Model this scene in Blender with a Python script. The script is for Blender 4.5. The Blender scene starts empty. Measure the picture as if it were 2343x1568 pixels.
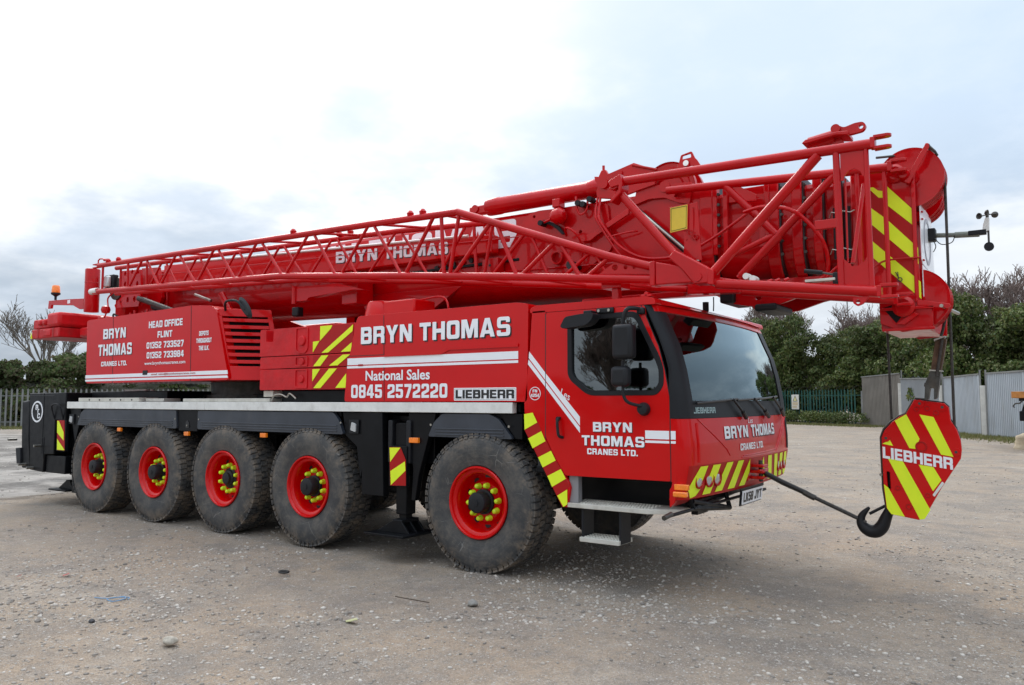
import bpy, bmesh, math, random
import numpy as np
from mathutils import Vector, Matrix
random.seed(7); rng = np.random.default_rng(7)
S = bpy.context.scene
COL = S.collection
R = math.radians

# ---------------------------------------------------------------- camera, sky, sun, exposure
YAW, PITCH, ROLL = -0.6115, 0.0743, 0.0008
cam = bpy.data.cameras.new("camera"); co = bpy.data.objects.new("camera", cam); COL.objects.link(co)
cam.sensor_width = 36.0; cam.lens = 36.0 * 1786.09 / 2342.0; cam.clip_start = 0.05; cam.clip_end = 3000
_f = Vector((math.sin(YAW) * math.cos(PITCH), math.cos(YAW) * math.cos(PITCH), math.sin(PITCH)))
_r = Vector((math.cos(YAW), -math.sin(YAW), 0)); _u = _r.cross(_f)
_m = Matrix((_r, _u, -_f)).transposed().to_4x4(); _m.translation = Vector((4.6781, -6.0834, 1.6561))
co.matrix_world = _m
S.camera = co

SUN_AZ = Vector((-0.80, 0.46, 0)).normalized(); SUN_EL = R(42)
sun_dir = Vector((SUN_AZ.x * math.cos(SUN_EL), SUN_AZ.y * math.cos(SUN_EL), math.sin(SUN_EL)))
W = bpy.data.worlds.new("World"); S.world = W; W.use_nodes = True
nt = W.node_tree; nt.nodes.clear()
def wn(t, **k):
    n = nt.nodes.new(t)
    for a, b in k.items(): setattr(n, a, b)
    return n
def wl(a, b): nt.links.new(a, b)
def wmath(op, a, b=None, c=None, clamp=False):
    n = wn('ShaderNodeMath', operation=op, use_clamp=clamp)
    for i, v in enumerate((a, b, c)):
        if v is None: continue
        if isinstance(v, (int, float)): n.inputs[i].default_value = v
        else: wl(v, n.inputs[i])
    return n.outputs[0]
def wmix(f, a, b):
    n = wn('ShaderNodeMix', data_type='RGBA')
    for s, v in ((n.inputs[0], f), (n.inputs[6], a), (n.inputs[7], b)):
        if isinstance(v, tuple): s.default_value = (*v, 1)
        elif isinstance(v, (int, float)): s.default_value = v
        else: wl(v, s)
    return n.outputs[2]
tc = wn('ShaderNodeTexCoord'); sep = wn('ShaderNodeSeparateXYZ'); wl(tc.outputs['Generated'], sep.inputs[0])
zc = wmath('MAXIMUM', sep.outputs[2], 0.0)
den = wmath('ADD', zc, 0.22)
cmb = wn('ShaderNodeCombineXYZ'); wl(wmath('DIVIDE', sep.outputs[0], den), cmb.inputs[0]); wl(wmath('DIVIDE', sep.outputs[1], den), cmb.inputs[1])
def wnoise(scale, detail, rough, off):
    mp = wn('ShaderNodeMapping'); mp.inputs['Location'].default_value = off; wl(cmb.outputs[0], mp.inputs[0])
    n = wn('ShaderNodeTexNoise'); n.inputs['Scale'].default_value = scale; n.inputs['Detail'].default_value = detail; n.inputs['Roughness'].default_value = rough
    wl(mp.outputs[0], n.inputs['Vector']); return n.outputs['Fac']
def wramp(v, a, b, c=0.0, d=1.0):
    n = wn('ShaderNodeMapRange', interpolation_type='SMOOTHSTEP'); wl(v, n.inputs[0])
    for i, q in enumerate((a, b, c, d)): n.inputs[i + 1].default_value = q
    return n.outputs[0]
sky = wn('ShaderNodeTexSky', sky_type='NISHITA'); sky.sun_disc = False; sky.sun_elevation = SUN_EL
sky.sun_rotation = math.atan2(SUN_AZ.x, SUN_AZ.y); sky.air_density = 1.0; sky.dust_density = 2.0; sky.altitude = 20
bg1 = wn('ShaderNodeBackground'); bg1.inputs[1].default_value = 0.08; wl(sky.outputs[0], bg1.inputs[0])
dt = wn('ShaderNodeVectorMath', operation='DOT_PRODUCT'); nz = wn('ShaderNodeVectorMath', operation='NORMALIZE'); wl(tc.outputs['Generated'], nz.inputs[0]); wl(nz.outputs[0], dt.inputs[0])
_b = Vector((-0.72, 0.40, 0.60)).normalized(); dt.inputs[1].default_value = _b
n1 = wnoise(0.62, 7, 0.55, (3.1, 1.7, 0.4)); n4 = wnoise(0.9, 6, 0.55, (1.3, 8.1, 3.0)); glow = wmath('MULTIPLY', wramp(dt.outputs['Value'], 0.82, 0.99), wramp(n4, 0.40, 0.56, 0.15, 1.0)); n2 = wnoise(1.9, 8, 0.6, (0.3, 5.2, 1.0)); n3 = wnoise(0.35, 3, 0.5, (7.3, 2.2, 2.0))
elev = wramp(zc, 0.03, 0.38)
low = wmix(wramp(n2, 0.35, 0.68), (0.34, 0.41, 0.50), (0.54, 0.62, 0.73))
high = wmix(wramp(n3, 0.35, 0.65), (0.60, 0.74, 0.91), (0.76, 0.86, 0.98))
base = wmix(elev, low, high)
cl = wmath('ADD', wmath('MULTIPLY', wramp(n1, 0.46, 0.57), 0.9), wmath('MULTIPLY', wramp(n2, 0.45, 0.75), 0.25))
cl = wmath('MULTIPLY', cl, wramp(zc, 0.04, 0.25, 0.35, 1.0))
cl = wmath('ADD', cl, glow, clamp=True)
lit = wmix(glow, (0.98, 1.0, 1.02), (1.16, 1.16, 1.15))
cloud = wmix(cl, base, lit)
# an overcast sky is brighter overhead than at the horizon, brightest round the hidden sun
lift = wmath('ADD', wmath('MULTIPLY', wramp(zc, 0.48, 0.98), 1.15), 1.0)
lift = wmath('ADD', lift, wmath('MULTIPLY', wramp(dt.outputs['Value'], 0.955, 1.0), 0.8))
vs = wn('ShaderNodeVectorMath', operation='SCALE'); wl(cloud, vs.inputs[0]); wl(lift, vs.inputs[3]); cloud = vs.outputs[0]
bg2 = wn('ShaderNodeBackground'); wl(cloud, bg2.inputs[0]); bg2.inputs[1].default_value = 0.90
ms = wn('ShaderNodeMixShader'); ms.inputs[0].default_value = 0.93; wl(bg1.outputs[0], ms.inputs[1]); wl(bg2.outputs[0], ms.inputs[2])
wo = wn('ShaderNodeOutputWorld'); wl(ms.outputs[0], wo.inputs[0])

sl = bpy.data.lights.new("sun", 'SUN'); sl.energy = 0.9; sl.angle = R(30); sl.color = (1.0, 0.96, 0.90)
so = bpy.data.objects.new("sun", sl); COL.objects.link(so); so.rotation_euler = sun_dir.to_track_quat('Z', 'Y').to_euler(); so.location = (-20, 20, 30)
S.view_settings.view_transform = 'Standard'; S.view_settings.look = 'None'; S.view_settings.exposure = 0.36; S.view_settings.gamma = 1
S.view_settings.use_curve_mapping = False

# ---------------------------------------------------------------- materials
def mat(name, col, rough=0.5, metal=0.0, coat=0.0, var=0.0, vscale=3.0, bump=0.0, bscale=40.0, dirt=None, dirtamt=0.0, dscale=2.5, trans=0.0, emis=None, spec=0.5, rvar=0.0, streak=False):
    m = bpy.data.materials.new(name); m.use_nodes = True; t = m.node_tree; b = t.nodes['Principled BSDF']
    b.inputs['Roughness'].default_value = rough; b.inputs['Metallic'].default_value = metal; b.inputs['Coat Weight'].default_value = coat
    b.inputs['Coat Roughness'].default_value = 0.05; b.inputs['Specular IOR Level'].default_value = spec
    b.inputs['Transmission Weight'].default_value = trans
    g = t.nodes.new('ShaderNodeNewGeometry')
    def noise(sc, det=5, rgh=0.6, vec=None, map_=None):
        n = t.nodes.new('ShaderNodeTexNoise'); n.inputs['Scale'].default_value = sc; n.inputs['Detail'].default_value = det; n.inputs['Roughness'].default_value = rgh
        src = g.outputs['Position']
        if map_:
            mp = t.nodes.new('ShaderNodeMapping'); mp.inputs['Scale'].default_value = map_; t.links.new(src, mp.inputs[0]); src = mp.outputs[0]
        t.links.new(src, n.inputs['Vector']); return n.outputs['Fac']
    def mix(f, a, c, bt='MIX'):
        n = t.nodes.new('ShaderNodeMix'); n.data_type = 'RGBA'; n.blend_type = bt
        for s, v in ((n.inputs[0], f), (n.inputs[6], a), (n.inputs[7], c)):
            if isinstance(v, tuple): s.default_value = (*v[:3], 1)
            elif isinstance(v, (int, float)): s.default_value = v
            else: t.links.new(v, s)
        return n.outputs[2]
    def ramp(v, a, c, x=0.0, y=1.0):
        n = t.nodes.new('ShaderNodeMapRange'); n.interpolation_type = 'SMOOTHSTEP'; t.links.new(v, n.inputs[0])
        for i, q in enumerate((a, c, x, y)): n.inputs[i + 1].default_value = q
        return n.outputs[0]
    c = tuple(col)
    out = c
    if var:
        out = mix(ramp(noise(vscale), 0.3, 0.7), tuple(max(0, x * (1 - var)) for x in c), tuple(min(1, x * (1 + var)) for x in c))
    if dirt:
        f = ramp(noise(dscale, 8, 0.7, map_=(1, 1, 0.25) if streak else None), 0.62 - dirtamt * 0.3, 0.8, 0.0, dirtamt)
        out = mix(f, out, dirt)
    if isinstance(out, tuple): b.inputs['Base Color'].default_value = (*out, 1)
    else: t.links.new(out, b.inputs['Base Color'])
    if rvar:
        t.links.new(ramp(noise(vscale * 2.3), 0.3, 0.75, max(0, rough - rvar), rough + rvar), b.inputs['Roughness'])
    if bump:
        bp = t.nodes.new('ShaderNodeBump'); bp.inputs['Strength'].default_value = 1.0; bp.inputs['Distance'].default_value = bump
        t.links.new(noise(bscale), bp.inputs['Height']); t.links.new(bp.outputs[0], b.inputs['Normal'])
    if emis:
        b.inputs['Emission Color'].default_value = (*emis[0], 1); b.inputs['Emission Strength'].default_value = emis[1]
    m['helpers'] = 1
    return m
M = {}
M['red'] = mat('red_paint', (0.62, 0.0, 0.001), 0.34, coat=0.42, spec=0.15, var=0.05, vscale=1.3, dirt=(0.40, 0.02, 0.02), dirtamt=0.10, rvar=0.05, bump=0.00015, bscale=40)
M['red2'] = mat('red_paint_steel', (0.53, 0.0, 0.003), 0.36, coat=0.45, spec=0.15, var=0.10, vscale=2.3, dirt=(0.20, 0.01, 0.008), dirtamt=0.3, rvar=0.08, bump=0.0008, bscale=30)
M['cast'] = mat('red_cast_iron', (0.58, 0.003, 0.008), 0.5, coat=0.05, spec=0.35, var=0.12, vscale=4, dirt=(0.25, 0.05, 0.04), dirtamt=0.3, bump=0.004, bscale=22, rvar=0.1)
M['dred'] = mat('reflective_red', (0.42, 0.004, 0.004), 0.45, spec=0.3, var=0.05)
M['yel'] = mat('reflective_yellow', (0.80, 1.0, 0.03), 0.45, spec=0.3, var=0.05, vscale=5)
M['nut'] = mat('yellow_nut_cap', (0.66, 0.92, 0.02), 0.45, var=0.12, vscale=9, dirt=(0.2, 0.2, 0.08), dirtamt=0.35, dscale=14)
M['white'] = mat('white_vinyl', (0.90, 0.92, 0.96), 0.35, coat=0.3, var=0.02)
M['ink'] = mat('black_vinyl', (0.012, 0.012, 0.014), 0.4)
M['black'] = mat('black_chassis_paint', (0.006, 0.0065, 0.008), 0.40, coat=0.0, spec=0.18, var=0.25, vscale=3, dirt=(0.04, 0.036, 0.032), dirtamt=0.15, dscale=3.0, rvar=0.1)
M['fend'] = mat('dark_mudguard_plastic', (0.036, 0.043, 0.057), 0.36, coat=0.15, var=0.2, vscale=2.5, dirt=(0.16, 0.15, 0.14), dirtamt=0.35, dscale=2.2, rvar=0.08, streak=True)
M['plastic'] = mat('black_plastic', (0.012, 0.013, 0.016), 0.48, spec=0.3, var=0.15, bump=0.0006, bscale=150)
M['grey'] = mat('dark_grey_trim', (0.013, 0.014, 0.017), 0.5, spec=0.25, var=0.1)
M['alu'] = mat('aluminium_edge', (0.78, 0.78, 0.75), 0.45, metal=0.0, var=0.07, vscale=6, dirt=(0.33, 0.30, 0.26), dirtamt=0.5, dscale=4)
M['cream'] = mat('cream_step_paint', (0.58, 0.56, 0.50), 0.6, var=0.1, vscale=7, dirt=(0.24, 0.20, 0.16), dirtamt=0.5, dscale=5)
M['steel'] = mat('bare_steel', (0.42, 0.40, 0.36), 0.32, metal=0.9, var=0.15, dirt=(0.1, 0.07, 0.04), dirtamt=0.4)
M['dsteel'] = mat('greasy_steel', (0.07, 0.068, 0.062), 0.42, metal=0.5, var=0.3, vscale=12, dirt=(0.12, 0.08, 0.05), dirtamt=0.5, dscale=9)
M['rope'] = mat('wire_rope', (0.055, 0.05, 0.045), 0.5, metal=0.4, var=0.3, vscale=40, bump=0.003, bscale=180)
M['rust'] = mat('rusty_wedge_socket', (0.13, 0.075, 0.045), 0.75, metal=0.2, var=0.35, vscale=14, bump=0.002, bscale=60)
M['hose'] = mat('rubber_hose', (0.02, 0.02, 0.02), 0.55, var=0.2)
M['amber'] = mat('amber_lens', (0.85, 0.20, 0.01), 0.15, coat=0.8, var=0.15, vscale=30, emis=((0.8, 0.2, 0.01), 0.12))
M['chrome'] = mat('reflector_chrome', (0.75, 0.75, 0.74), 0.12, metal=1.0)
M['yplate'] = mat('yellow_sign', (0.78, 0.60, 0.05), 0.45, var=0.06, vscale=8)
M['lamp'] = mat('clear_lens', (0.55, 0.56, 0.56), 0.08, metal=0.35, coat=1.0, bump=0.002, bscale=90)
M['dash'] = mat('cab_interior', (0.03, 0.032, 0.035), 0.7, var=0.2)
M['seatc'] = mat('seat_cloth', (0.02, 0.03, 0.035), 0.85, var=0.2)
def glass(name, tint, dark, rough=0.0, ior=1.52, refl=(0.9, 0.95, 0.97)):
    m = bpy.data.materials.new(name); m.use_nodes = True; t = m.node_tree; t.nodes.clear()
    o = t.nodes.new('ShaderNodeOutputMaterial'); fr = t.nodes.new('ShaderNodeFresnel'); fr.inputs[0].default_value = ior
    gl = t.nodes.new('ShaderNodeBsdfGlossy'); gl.inputs['Roughness'].default_value = rough; gl.inputs[0].default_value = (*refl, 1)
    tr = t.nodes.new('ShaderNodeBsdfTransparent'); tr.inputs[0].default_value = (*tint, 1)
    mp = t.nodes.new('ShaderNodeMath'); mp.operation = 'MULTIPLY_ADD'; mp.inputs[1].default_value = dark; mp.inputs[2].default_value = 0.02; mp.use_clamp = True
    n = t.nodes.new('ShaderNodeTexNoise'); n.inputs['Scale'].default_value = 0.9
    bp = t.nodes.new('ShaderNodeBump'); bp.inputs['Distance'].default_value = 0.01; bp.inputs['Strength'].default_value = 0.3
    t.links.new(n.outputs['Fac'], bp.inputs['Height']); t.links.new(bp.outputs[0], gl.inputs['Normal'])
    mx = t.nodes.new('ShaderNodeMixShader'); t.links.new(fr.outputs[0], mp.inputs[0]); t.links.new(mp.outputs[0], mx.inputs[0])
    t.links.new(tr.outputs[0], mx.inputs[1]); t.links.new(gl.outputs[0], mx.inputs[2]); t.links.new(mx.outputs[0], o.inputs[0])
    return m
M['glass'] = glass('tinted_glass', (0.30, 0.36, 0.35), 3.2)
M['wscreen'] = glass('windscreen_glass', (0.60, 0.70, 0.67), 2.7, refl=(0.50, 0.60, 0.62))

def tyre_mat():
    m = mat('worn_tyre_rubber', (0.055, 0.054, 0.053), 0.68)
    t = m.node_tree; b = t.nodes['Principled BSDF']; tcn = t.nodes.new('ShaderNodeTexCoord')
    oi = t.nodes.new('ShaderNodeObjectInfo')
    vm = t.nodes.new('ShaderNodeVectorMath'); vm.operation = 'MULTIPLY_ADD'; t.links.new(oi.outputs['Location'], vm.inputs[0]); vm.inputs[1].default_value = (1.7, 1, 1)
    t.links.new(tcn.outputs['Object'], vm.inputs[2])
    def noise(s, d, r, dist=0.0):
        n = t.nodes.new('ShaderNodeTexNoise'); n.inputs['Scale'].default_value = s; n.inputs['Detail'].default_value = d; n.inputs['Roughness'].default_value = r
        n.inputs['Distortion'].default_value = dist; t.links.new(vm.outputs[0], n.inputs['Vector']); return n.outputs['Fac']
    def ramp(v, a, c, x=0.0, y=1.0):
        n = t.nodes.new('ShaderNodeMapRange'); n.interpolation_type = 'SMOOTHSTEP'; t.links.new(v, n.inputs[0])
        for i, q in enumerate((a, c, x, y)): n.inputs[i + 1].default_value = q
        return n.outputs[0]
    def mix(f, a, c):
        n = t.nodes.new('ShaderNodeMix'); n.data_type = 'RGBA'; t.links.new(f, n.inputs[0])
        for s, v in ((n.inputs[6], a), (n.inputs[7], c)):
            if isinstance(v, tuple): s.default_value = (*v, 1)
            else: t.links.new(v, s)
        return n.outputs[2]
    c = mix(ramp(noise(3, 8, 0.7), 0.35, 0.7), (0.040, 0.041, 0.043), (0.095, 0.091, 0.085))
    # radial distance: brown mud near the shoulder
    ln = t.nodes.new('ShaderNodeVectorMath'); ln.operation = 'MULTIPLY'; ln.inputs[1].default_value = (1, 0, 1); t.links.new(tcn.outputs['Object'], ln.inputs[0])
    le = t.nodes.new('ShaderNodeVectorMath'); le.operation = 'LENGTH'; t.links.new(ln.outputs[0], le.inputs[0])
    mu = t.nodes.new('ShaderNodeMath'); mu.operation = 'MULTIPLY'; t.links.new(ramp(le.outputs['Value'], 0.50, 0.67, 0.25, 1.0), mu.inputs[0]); t.links.new(ramp(noise(6, 8, 0.75), 0.42, 0.68), mu.inputs[1])
    c = mix(mu.outputs[0], c, (0.19, 0.145, 0.105))
    w = t.nodes.new('ShaderNodeTexWave'); w.wave_type = 'RINGS'; w.rings_direction = 'Y'; w.inputs['Scale'].default_value = 9; w.inputs['Distortion'].default_value = 1.2; w.inputs['Detail'].default_value = 2
    t.links.new(tcn.outputs['Object'], w.inputs['Vector'])
    v = t.nodes.new('ShaderNodeTexVoronoi'); v.feature = 'DISTANCE_TO_EDGE'; v.inputs['Scale'].default_value = 3.2; t.links.new(vm.outputs[0], v.inputs['Vector'])
    mp = t.nodes.new('ShaderNodeMath'); mp.operation = 'MULTIPLY'; t.links.new(ramp(v.outputs['Distance'], 0.0, 0.008, 0.6, 0.0), mp.inputs[0]); t.links.new(ramp(noise(5, 3, 0.6), 0.5, 0.62), mp.inputs[1])
    c = mix(mp.outputs[0], c, (0.28, 0.27, 0.25))
    t.links.new(c, b.inputs['Base Color'])
    ad = t.nodes.new('ShaderNodeMath'); ad.operation = 'ADD'; t.links.new(ramp(w.outputs['Fac'], 0.2, 0.5, 0, 0.12), ad.inputs[0]); t.links.new(noise(30, 5, 0.6), ad.inputs[1])
    bp = t.nodes.new('ShaderNodeBump'); bp.inputs['Distance'].default_value = 0.004; t.links.new(ad.outputs[0], bp.inputs['Height']); t.links.new(bp.outputs[0], b.inputs['Normal'])
    return m
M['tyre'] = tyre_mat()

# ---------------------------------------------------------------- helpers
def tag(o, label=None, cat=None, group=None, kind=None):
    if label: o['label'] = label
    if cat: o['category'] = cat
    if group: o['group'] = group
    if kind: o['kind'] = kind
    return o
def empty(name, loc, label, cat, group=None):
    o = bpy.data.objects.new(name, None); COL.objects.link(o); o.location = loc; o.empty_display_size = 0.3
    return tag(o, label, cat, group)
def adopt(o, parent):
    COL.objects.link(o)
    if parent is not None:
        o.parent = parent
        if parent.parent is None: o.location = -Vector(parent.location) if parent.type == 'EMPTY' else Vector((0, 0, 0))
    return o
class MB:
    def __init__(s): s.v = []; s.f = []; s.mi = []; s.cm = 0
    def add(s, vs, fs):
        n = len(s.v); s.v += [tuple(p) for p in vs]; s.f += [tuple(i + n for i in q) for q in fs]; s.mi += [s.cm] * len(fs); return s
    def box(s, x0, x1, y0, y1, z0, z1, mtx=None):
        vs = [Vector((x, y, z)) for z in (z0, z1) for y in (y0, y1) for x in (x0, x1)]
        if mtx is not None: vs = [mtx @ p for p in vs]
        return s.add(vs, [(0, 2, 3, 1), (4, 5, 7, 6), (0, 1, 5, 4), (2, 6, 7, 3), (0, 4, 6, 2), (1, 3, 7, 5)])
    def prism(s, poly, y0, y1, ax='y'):
        n = len(poly)
        def P(a, b, c): return (a, c, b) if ax == 'y' else ((c, a, b) if ax == 'x' else (a, b, c))
        vs = [P(a, b, y0) for a, b in poly] + [P(a, b, y1) for a, b in poly]
        fs = [tuple(range(n)), tuple(range(2 * n - 1, n - 1, -1))] + [(i, i + n, (i + 1) % n + n, (i + 1) % n) for i in range(n)]
        return s.add(vs, fs)
    def tube(s, p0, p1, r, n=12, r2=None, cap=True):
        p0 = Vector(p0); p1 = Vector(p1); d = (p1 - p0); r2 = r if r2 is None else r2
        q = d.to_track_quat('Z', 'Y').to_matrix()
        vs = []
        for p, rr in ((p0, r), (p1, r2)):
            for i in range(n):
                a = 2 * math.pi * i / n; vs.append(p + q @ Vector((rr * math.cos(a), rr * math.sin(a), 0)))
        fs = [(i, (i + 1) % n, n + (i + 1) % n, n + i) for i in range(n)]
        if cap: fs += [tuple(range(n - 1, -1, -1)), tuple(range(n, 2 * n))]
        return s.add(vs, fs)
    def path(s, pts, r, n=8):
        pts = [Vector(p) for p in pts]; rings = []
        for i, p in enumerate(pts):
            d = (pts[min(i + 1, len(pts) - 1)] - pts[max(i - 1, 0)]).normalized(); q = d.to_track_quat('Z', 'Y').to_matrix()
            rings.append([p + q @ Vector((r * math.cos(2 * math.pi * k / n), r * math.sin(2 * math.pi * k / n), 0)) for k in range(n)])
        # keep rings aligned
        vs = list(rings[0]); prev = rings[0]
        for rg in rings[1:]:
            best = min(range(n), key=lambda o: sum((rg[(k + o) % n] - prev[k]).length for k in range(n)))
            rg = [rg[(k + best) % n] for k in range(n)]; vs += rg; prev = rg
        fs = []
        for j in range(len(pts) - 1):
            for k in range(n): fs.append((j * n + k, j * n + (k + 1) % n, (j + 1) * n + (k + 1) % n, (j + 1) * n + k))
        fs += [tuple(range(n - 1, -1, -1)), tuple(range((len(pts) - 1) * n, len(pts) * n))]
        return s.add(vs, fs)
    def lathe(s, prof, n=48, c=(0, 0, 0), ax='y', closed=False):
        # prof: list of (radius, axial)
        vs = []
        for r, a in prof:
            for i in range(n):
                t = 2 * math.pi * i / n; u, w = r * math.cos(t), r * math.sin(t)
                p = (u, a, w) if ax == 'y' else ((a, u, w) if ax == 'x' else (u, w, a))
                vs.append((p[0] + c[0], p[1] + c[1], p[2] + c[2]))
        m = len(prof); fs = []
        for j in range(m - 1 + (1 if closed else 0)):
            j2 = (j + 1) % m
            for i in range(n): fs.append((j * n + i, j * n + (i + 1) % n, j2 * n + (i + 1) % n, j2 * n + i))
        if not closed:
            if prof[0][0] > 1e-6: fs.append(tuple(range(n)))
            if prof[-1][0] > 1e-6: fs.append(tuple(range((m - 1) * n, m * n)))
        return s.add(vs, fs)
    def disc(s, c, r, y0, y1, n=32, ax='y'):
        return s.lathe([(r, y0), (r, y1)], n, c, ax)
    def build(s, name, m, parent=None, bevel=0.0, smooth=True, ang=35, seg=2):
        me = bpy.data.meshes.new(name); me.from_pydata(s.v, [], s.f)
        for x in (m if isinstance(m, (list, tuple)) else [m]): me.materials.append(x)
        if any(s.mi): me.polygons.foreach_set('material_index', s.mi)
        bm = bmesh.new(); bm.from_mesh(me); bmesh.ops.recalc_face_normals(bm, faces=bm.faces); bm.to_mesh(me); bm.free()
        if smooth:
            me.shade_smooth(); me.set_sharp_from_angle(angle=R(ang))
        o = bpy.data.objects.new(name, me); adopt(o, parent)
        if bevel:
            b = o.modifiers.new('bevel', 'BEVEL'); b.width = bevel; b.segments = seg; b.limit_method = 'ANGLE'; b.angle_limit = R(40)
        return o
def box(name, m, parent, x0, x1, y0, y1, z0, z1, bevel=0.006, **k): return MB().box(x0, x1, y0, y1, z0, z1).build(name, m, parent, bevel, **k)
def tube(name, m, parent, p0, p1, r, n=14, **k): return MB().tube(p0, p1, r, n).build(name, m, parent, **k)
def hosep(name, m, parent, pts, r, n=8):
    # smooth the polyline (Catmull-Rom)
    P = [Vector(p) for p in pts]; out = []
    for i in range(len(P) - 1):
        a = P[max(i - 1, 0)]; b = P[i]; c = P[i + 1]; d = P[min(i + 2, len(P) - 1)]
        for k in range(6):
            t = k / 6; out.append(0.5 * ((2 * b) + (c - a) * t + (2 * a - 5 * b + 4 * c - d) * t * t + (3 * b - a - 3 * c + d) * t ** 3))
    out.append(P[-1])
    return MB().path(out, r, n).build(name, m, parent)
def circ(cx, cz, r, n=24, sx=1.0): return [(cx + sx * r * math.cos(2 * math.pi * i / n), cz + r * math.sin(2 * math.pi * i / n)) for i in range(n)]
def rrect(x0, x1, z0, z1, r, n=5):
    out = []
    for cx, cz, a0 in ((x1 - r, z1 - r, 0), (x0 + r, z1 - r, 90), (x0 + r, z0 + r, 180), (x1 - r, z0 + r, 270)):
        for i in range(n + 1): a = R(a0 + 90 * i / n); out.append((cx + r * math.cos(a), cz + r * math.sin(a)))
    return out
def rpoly(pts, r, n=4):
    # round the corners of a polygon
    out = []; L = len(pts)
    for i in range(L):
        p = Vector(pts[i]); a = (Vector(pts[i - 1]) - p); b = (Vector(pts[(i + 1) % L]) - p)
        rr = min(r, a.length * 0.45, b.length * 0.45); pa = p + a.normalized() * rr; pb = p + b.normalized() * rr
        for k in range(n + 1):
            t = k / n; q = pa * (1 - t) ** 2 + p * 2 * t * (1 - t) + pb * t * t; out.append((q.x, q.y))
    return out
DG = None
def plate(name, m, parent, polys, y0, y1, bevel=0.0, fn=None):
    """flat plate with holes (first polygon outer, others holes) in the xz plane between y0 and y1 (or mapped by fn)"""
    cu = bpy.data.curves.new(name, 'CURVE'); cu.dimensions = '2D'; cu.fill_mode = 'BOTH'; cu.extrude = 0.5
    for poly in polys:
        sp = cu.splines.new('POLY'); sp.points.add(len(poly) - 1); sp.use_cyclic_u = True
        for i, (a, b) in enumerate(poly): sp.points[i].co = (a, b, 0, 1)
    t = bpy.data.objects.new('tmp', cu); me = bpy.data.meshes.new_from_object(t); bpy.data.objects.remove(t); bpy.data.curves.remove(cu)
    bm = bmesh.new(); bm.from_mesh(me); bmesh.ops.remove_doubles(bm, verts=bm.verts, dist=1e-6)
    ym, h = (y0 + y1) / 2, abs(y1 - y0)
    for v in bm.verts:
        a, b, c = v.co
        v.co = (a, ym - c * h, b) if fn is None else fn(a, b, c)
    bmesh.ops.recalc_face_normals(bm, faces=bm.faces); bm.to_mesh(me); bm.free()
    me.name = name; me.materials.clear()
    me.materials.append(m); me.shade_smooth(); me.set_sharp_from_angle(angle=R(35))
    o = bpy.data.objects.new(name, me); adopt(o, parent)
    if bevel:
        b = o.modifiers.new('bevel', 'BEVEL'); b.width = bevel; b.segments = 2; b.limit_method = 'ANGLE'; b.angle_limit = R(50)
    return o
def text(s, m, parent, x0, x1, z0, z1, y=-0.004, bold=0.03, shear=0.0, slope=0.0, fn=None, shadow=None, name='lettering', space=1.0):
    cu = bpy.data.curves.new(name, 'FONT'); cu.body = s; cu.size = 1; cu.extrude = 0.02; cu.offset = bold; cu.resolution_u = 3; cu.shear = shear; cu.space_character = space
    t = bpy.data.objects.new('tmp', cu); me = bpy.data.meshes.new_from_object(t); bpy.data.objects.remove(t); bpy.data.curves.remove(cu)
    n = len(me.vertices); a = np.empty(n * 3); me.vertices.foreach_get('co', a); a = a.reshape(-1, 3)
    mn = a.min(0); mx = a.max(0); u = (a[:, 0] - mn[0]) / (mx[0] - mn[0]); w = (a[:, 1] - mn[1]) / (mx[1] - mn[1]); d = (a[:, 2] > 0).astype(float)
    X = x0 + u * (x1 - x0); Z = z0 + w * (z1 - z0) + slope * (X - x0)
    if fn is None: out = np.stack([X, y - 0.0015 * d, Z], 1)
    else: out = np.array([fn(X[i], Z[i], d[i]) for i in range(n)])
    me.vertices.foreach_set('co', out.ravel()); me.name = name; me.materials.clear(); me.materials.append(m)
    bm = bmesh.new(); bm.from_mesh(me); bmesh.ops.recalc_face_normals(bm, faces=bm.faces); bm.to_mesh(me); bm.free()
    o = bpy.data.objects.new(name, me); adopt(o, parent)
    if shadow:
        dx, dz = shadow
        if fn is None: text(s, M['ink'], parent, x0 + dx, x1 + dx, z0 - dz, z1 - dz, y + 0.0018, bold, shear, slope, None, None, 'lettering_shadow', space)
        else: text(s, M['ink'], parent, x0 + dx, x1 + dx, z0 - dz, z1 - dz, y, bold, shear, slope, lambda a, b, c: fn(a, b, c - 1.2), None, 'lettering_shadow', space)
    return o
# block capitals drawn as outlines: wide, squared letters with rounded outer corners
h_, v_ = 0.30, 0.215      # stem width (x) and bar height (y)
q_ = 0.20                  # outer corner radius
def _sq(*p): return [(a[0], a[1], a[2] if len(a) > 2 else 0.0) for a in p]
_i = 0.06
GL = {}
def G(c, w, *polys): GL[c] = (w, polys)
G('B', 1, _sq((0, 0), (1, 0, q_), (1, .52, .06), (.95, .54, .05), (.98, .58, .05), (.98, 1, q_), (0, 1)), _sq((h_, v_), (1 - h_, v_, _i), (1 - h_, .43, _i), (h_, .43)), _sq((h_, .62), (.68, .62, _i), (.68, 1 - v_, _i), (h_, 1 - v_)))
G('R', 1, _sq((0, 0), (h_, 0), (h_, .38), (.62, .38, .03), (.70, .32, .05), (.70, 0), (1, 0), (1, .40, .10), (.93, .47, .06), (1, .55, .10), (1, 1, q_), (0, 1)), _sq((h_, .56), (.70, .56, _i), (.70, 1 - v_, _i), (h_, 1 - v_)))
G('P', 1, _sq((0, 0), (h_, 0), (h_, .32), (1, .32, q_), (1, 1, q_), (0, 1)), _sq((h_, .52), (.70, .52, _i), (.70, 1 - v_, _i), (h_, 1 - v_)))
G('Y', 1.05, _sq((.355, 0), (.645, 0), (.645, .40), (1, 1), (.68, 1), (.50, .63), (.32, 1), (0, 1), (.355, .40)))
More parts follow.
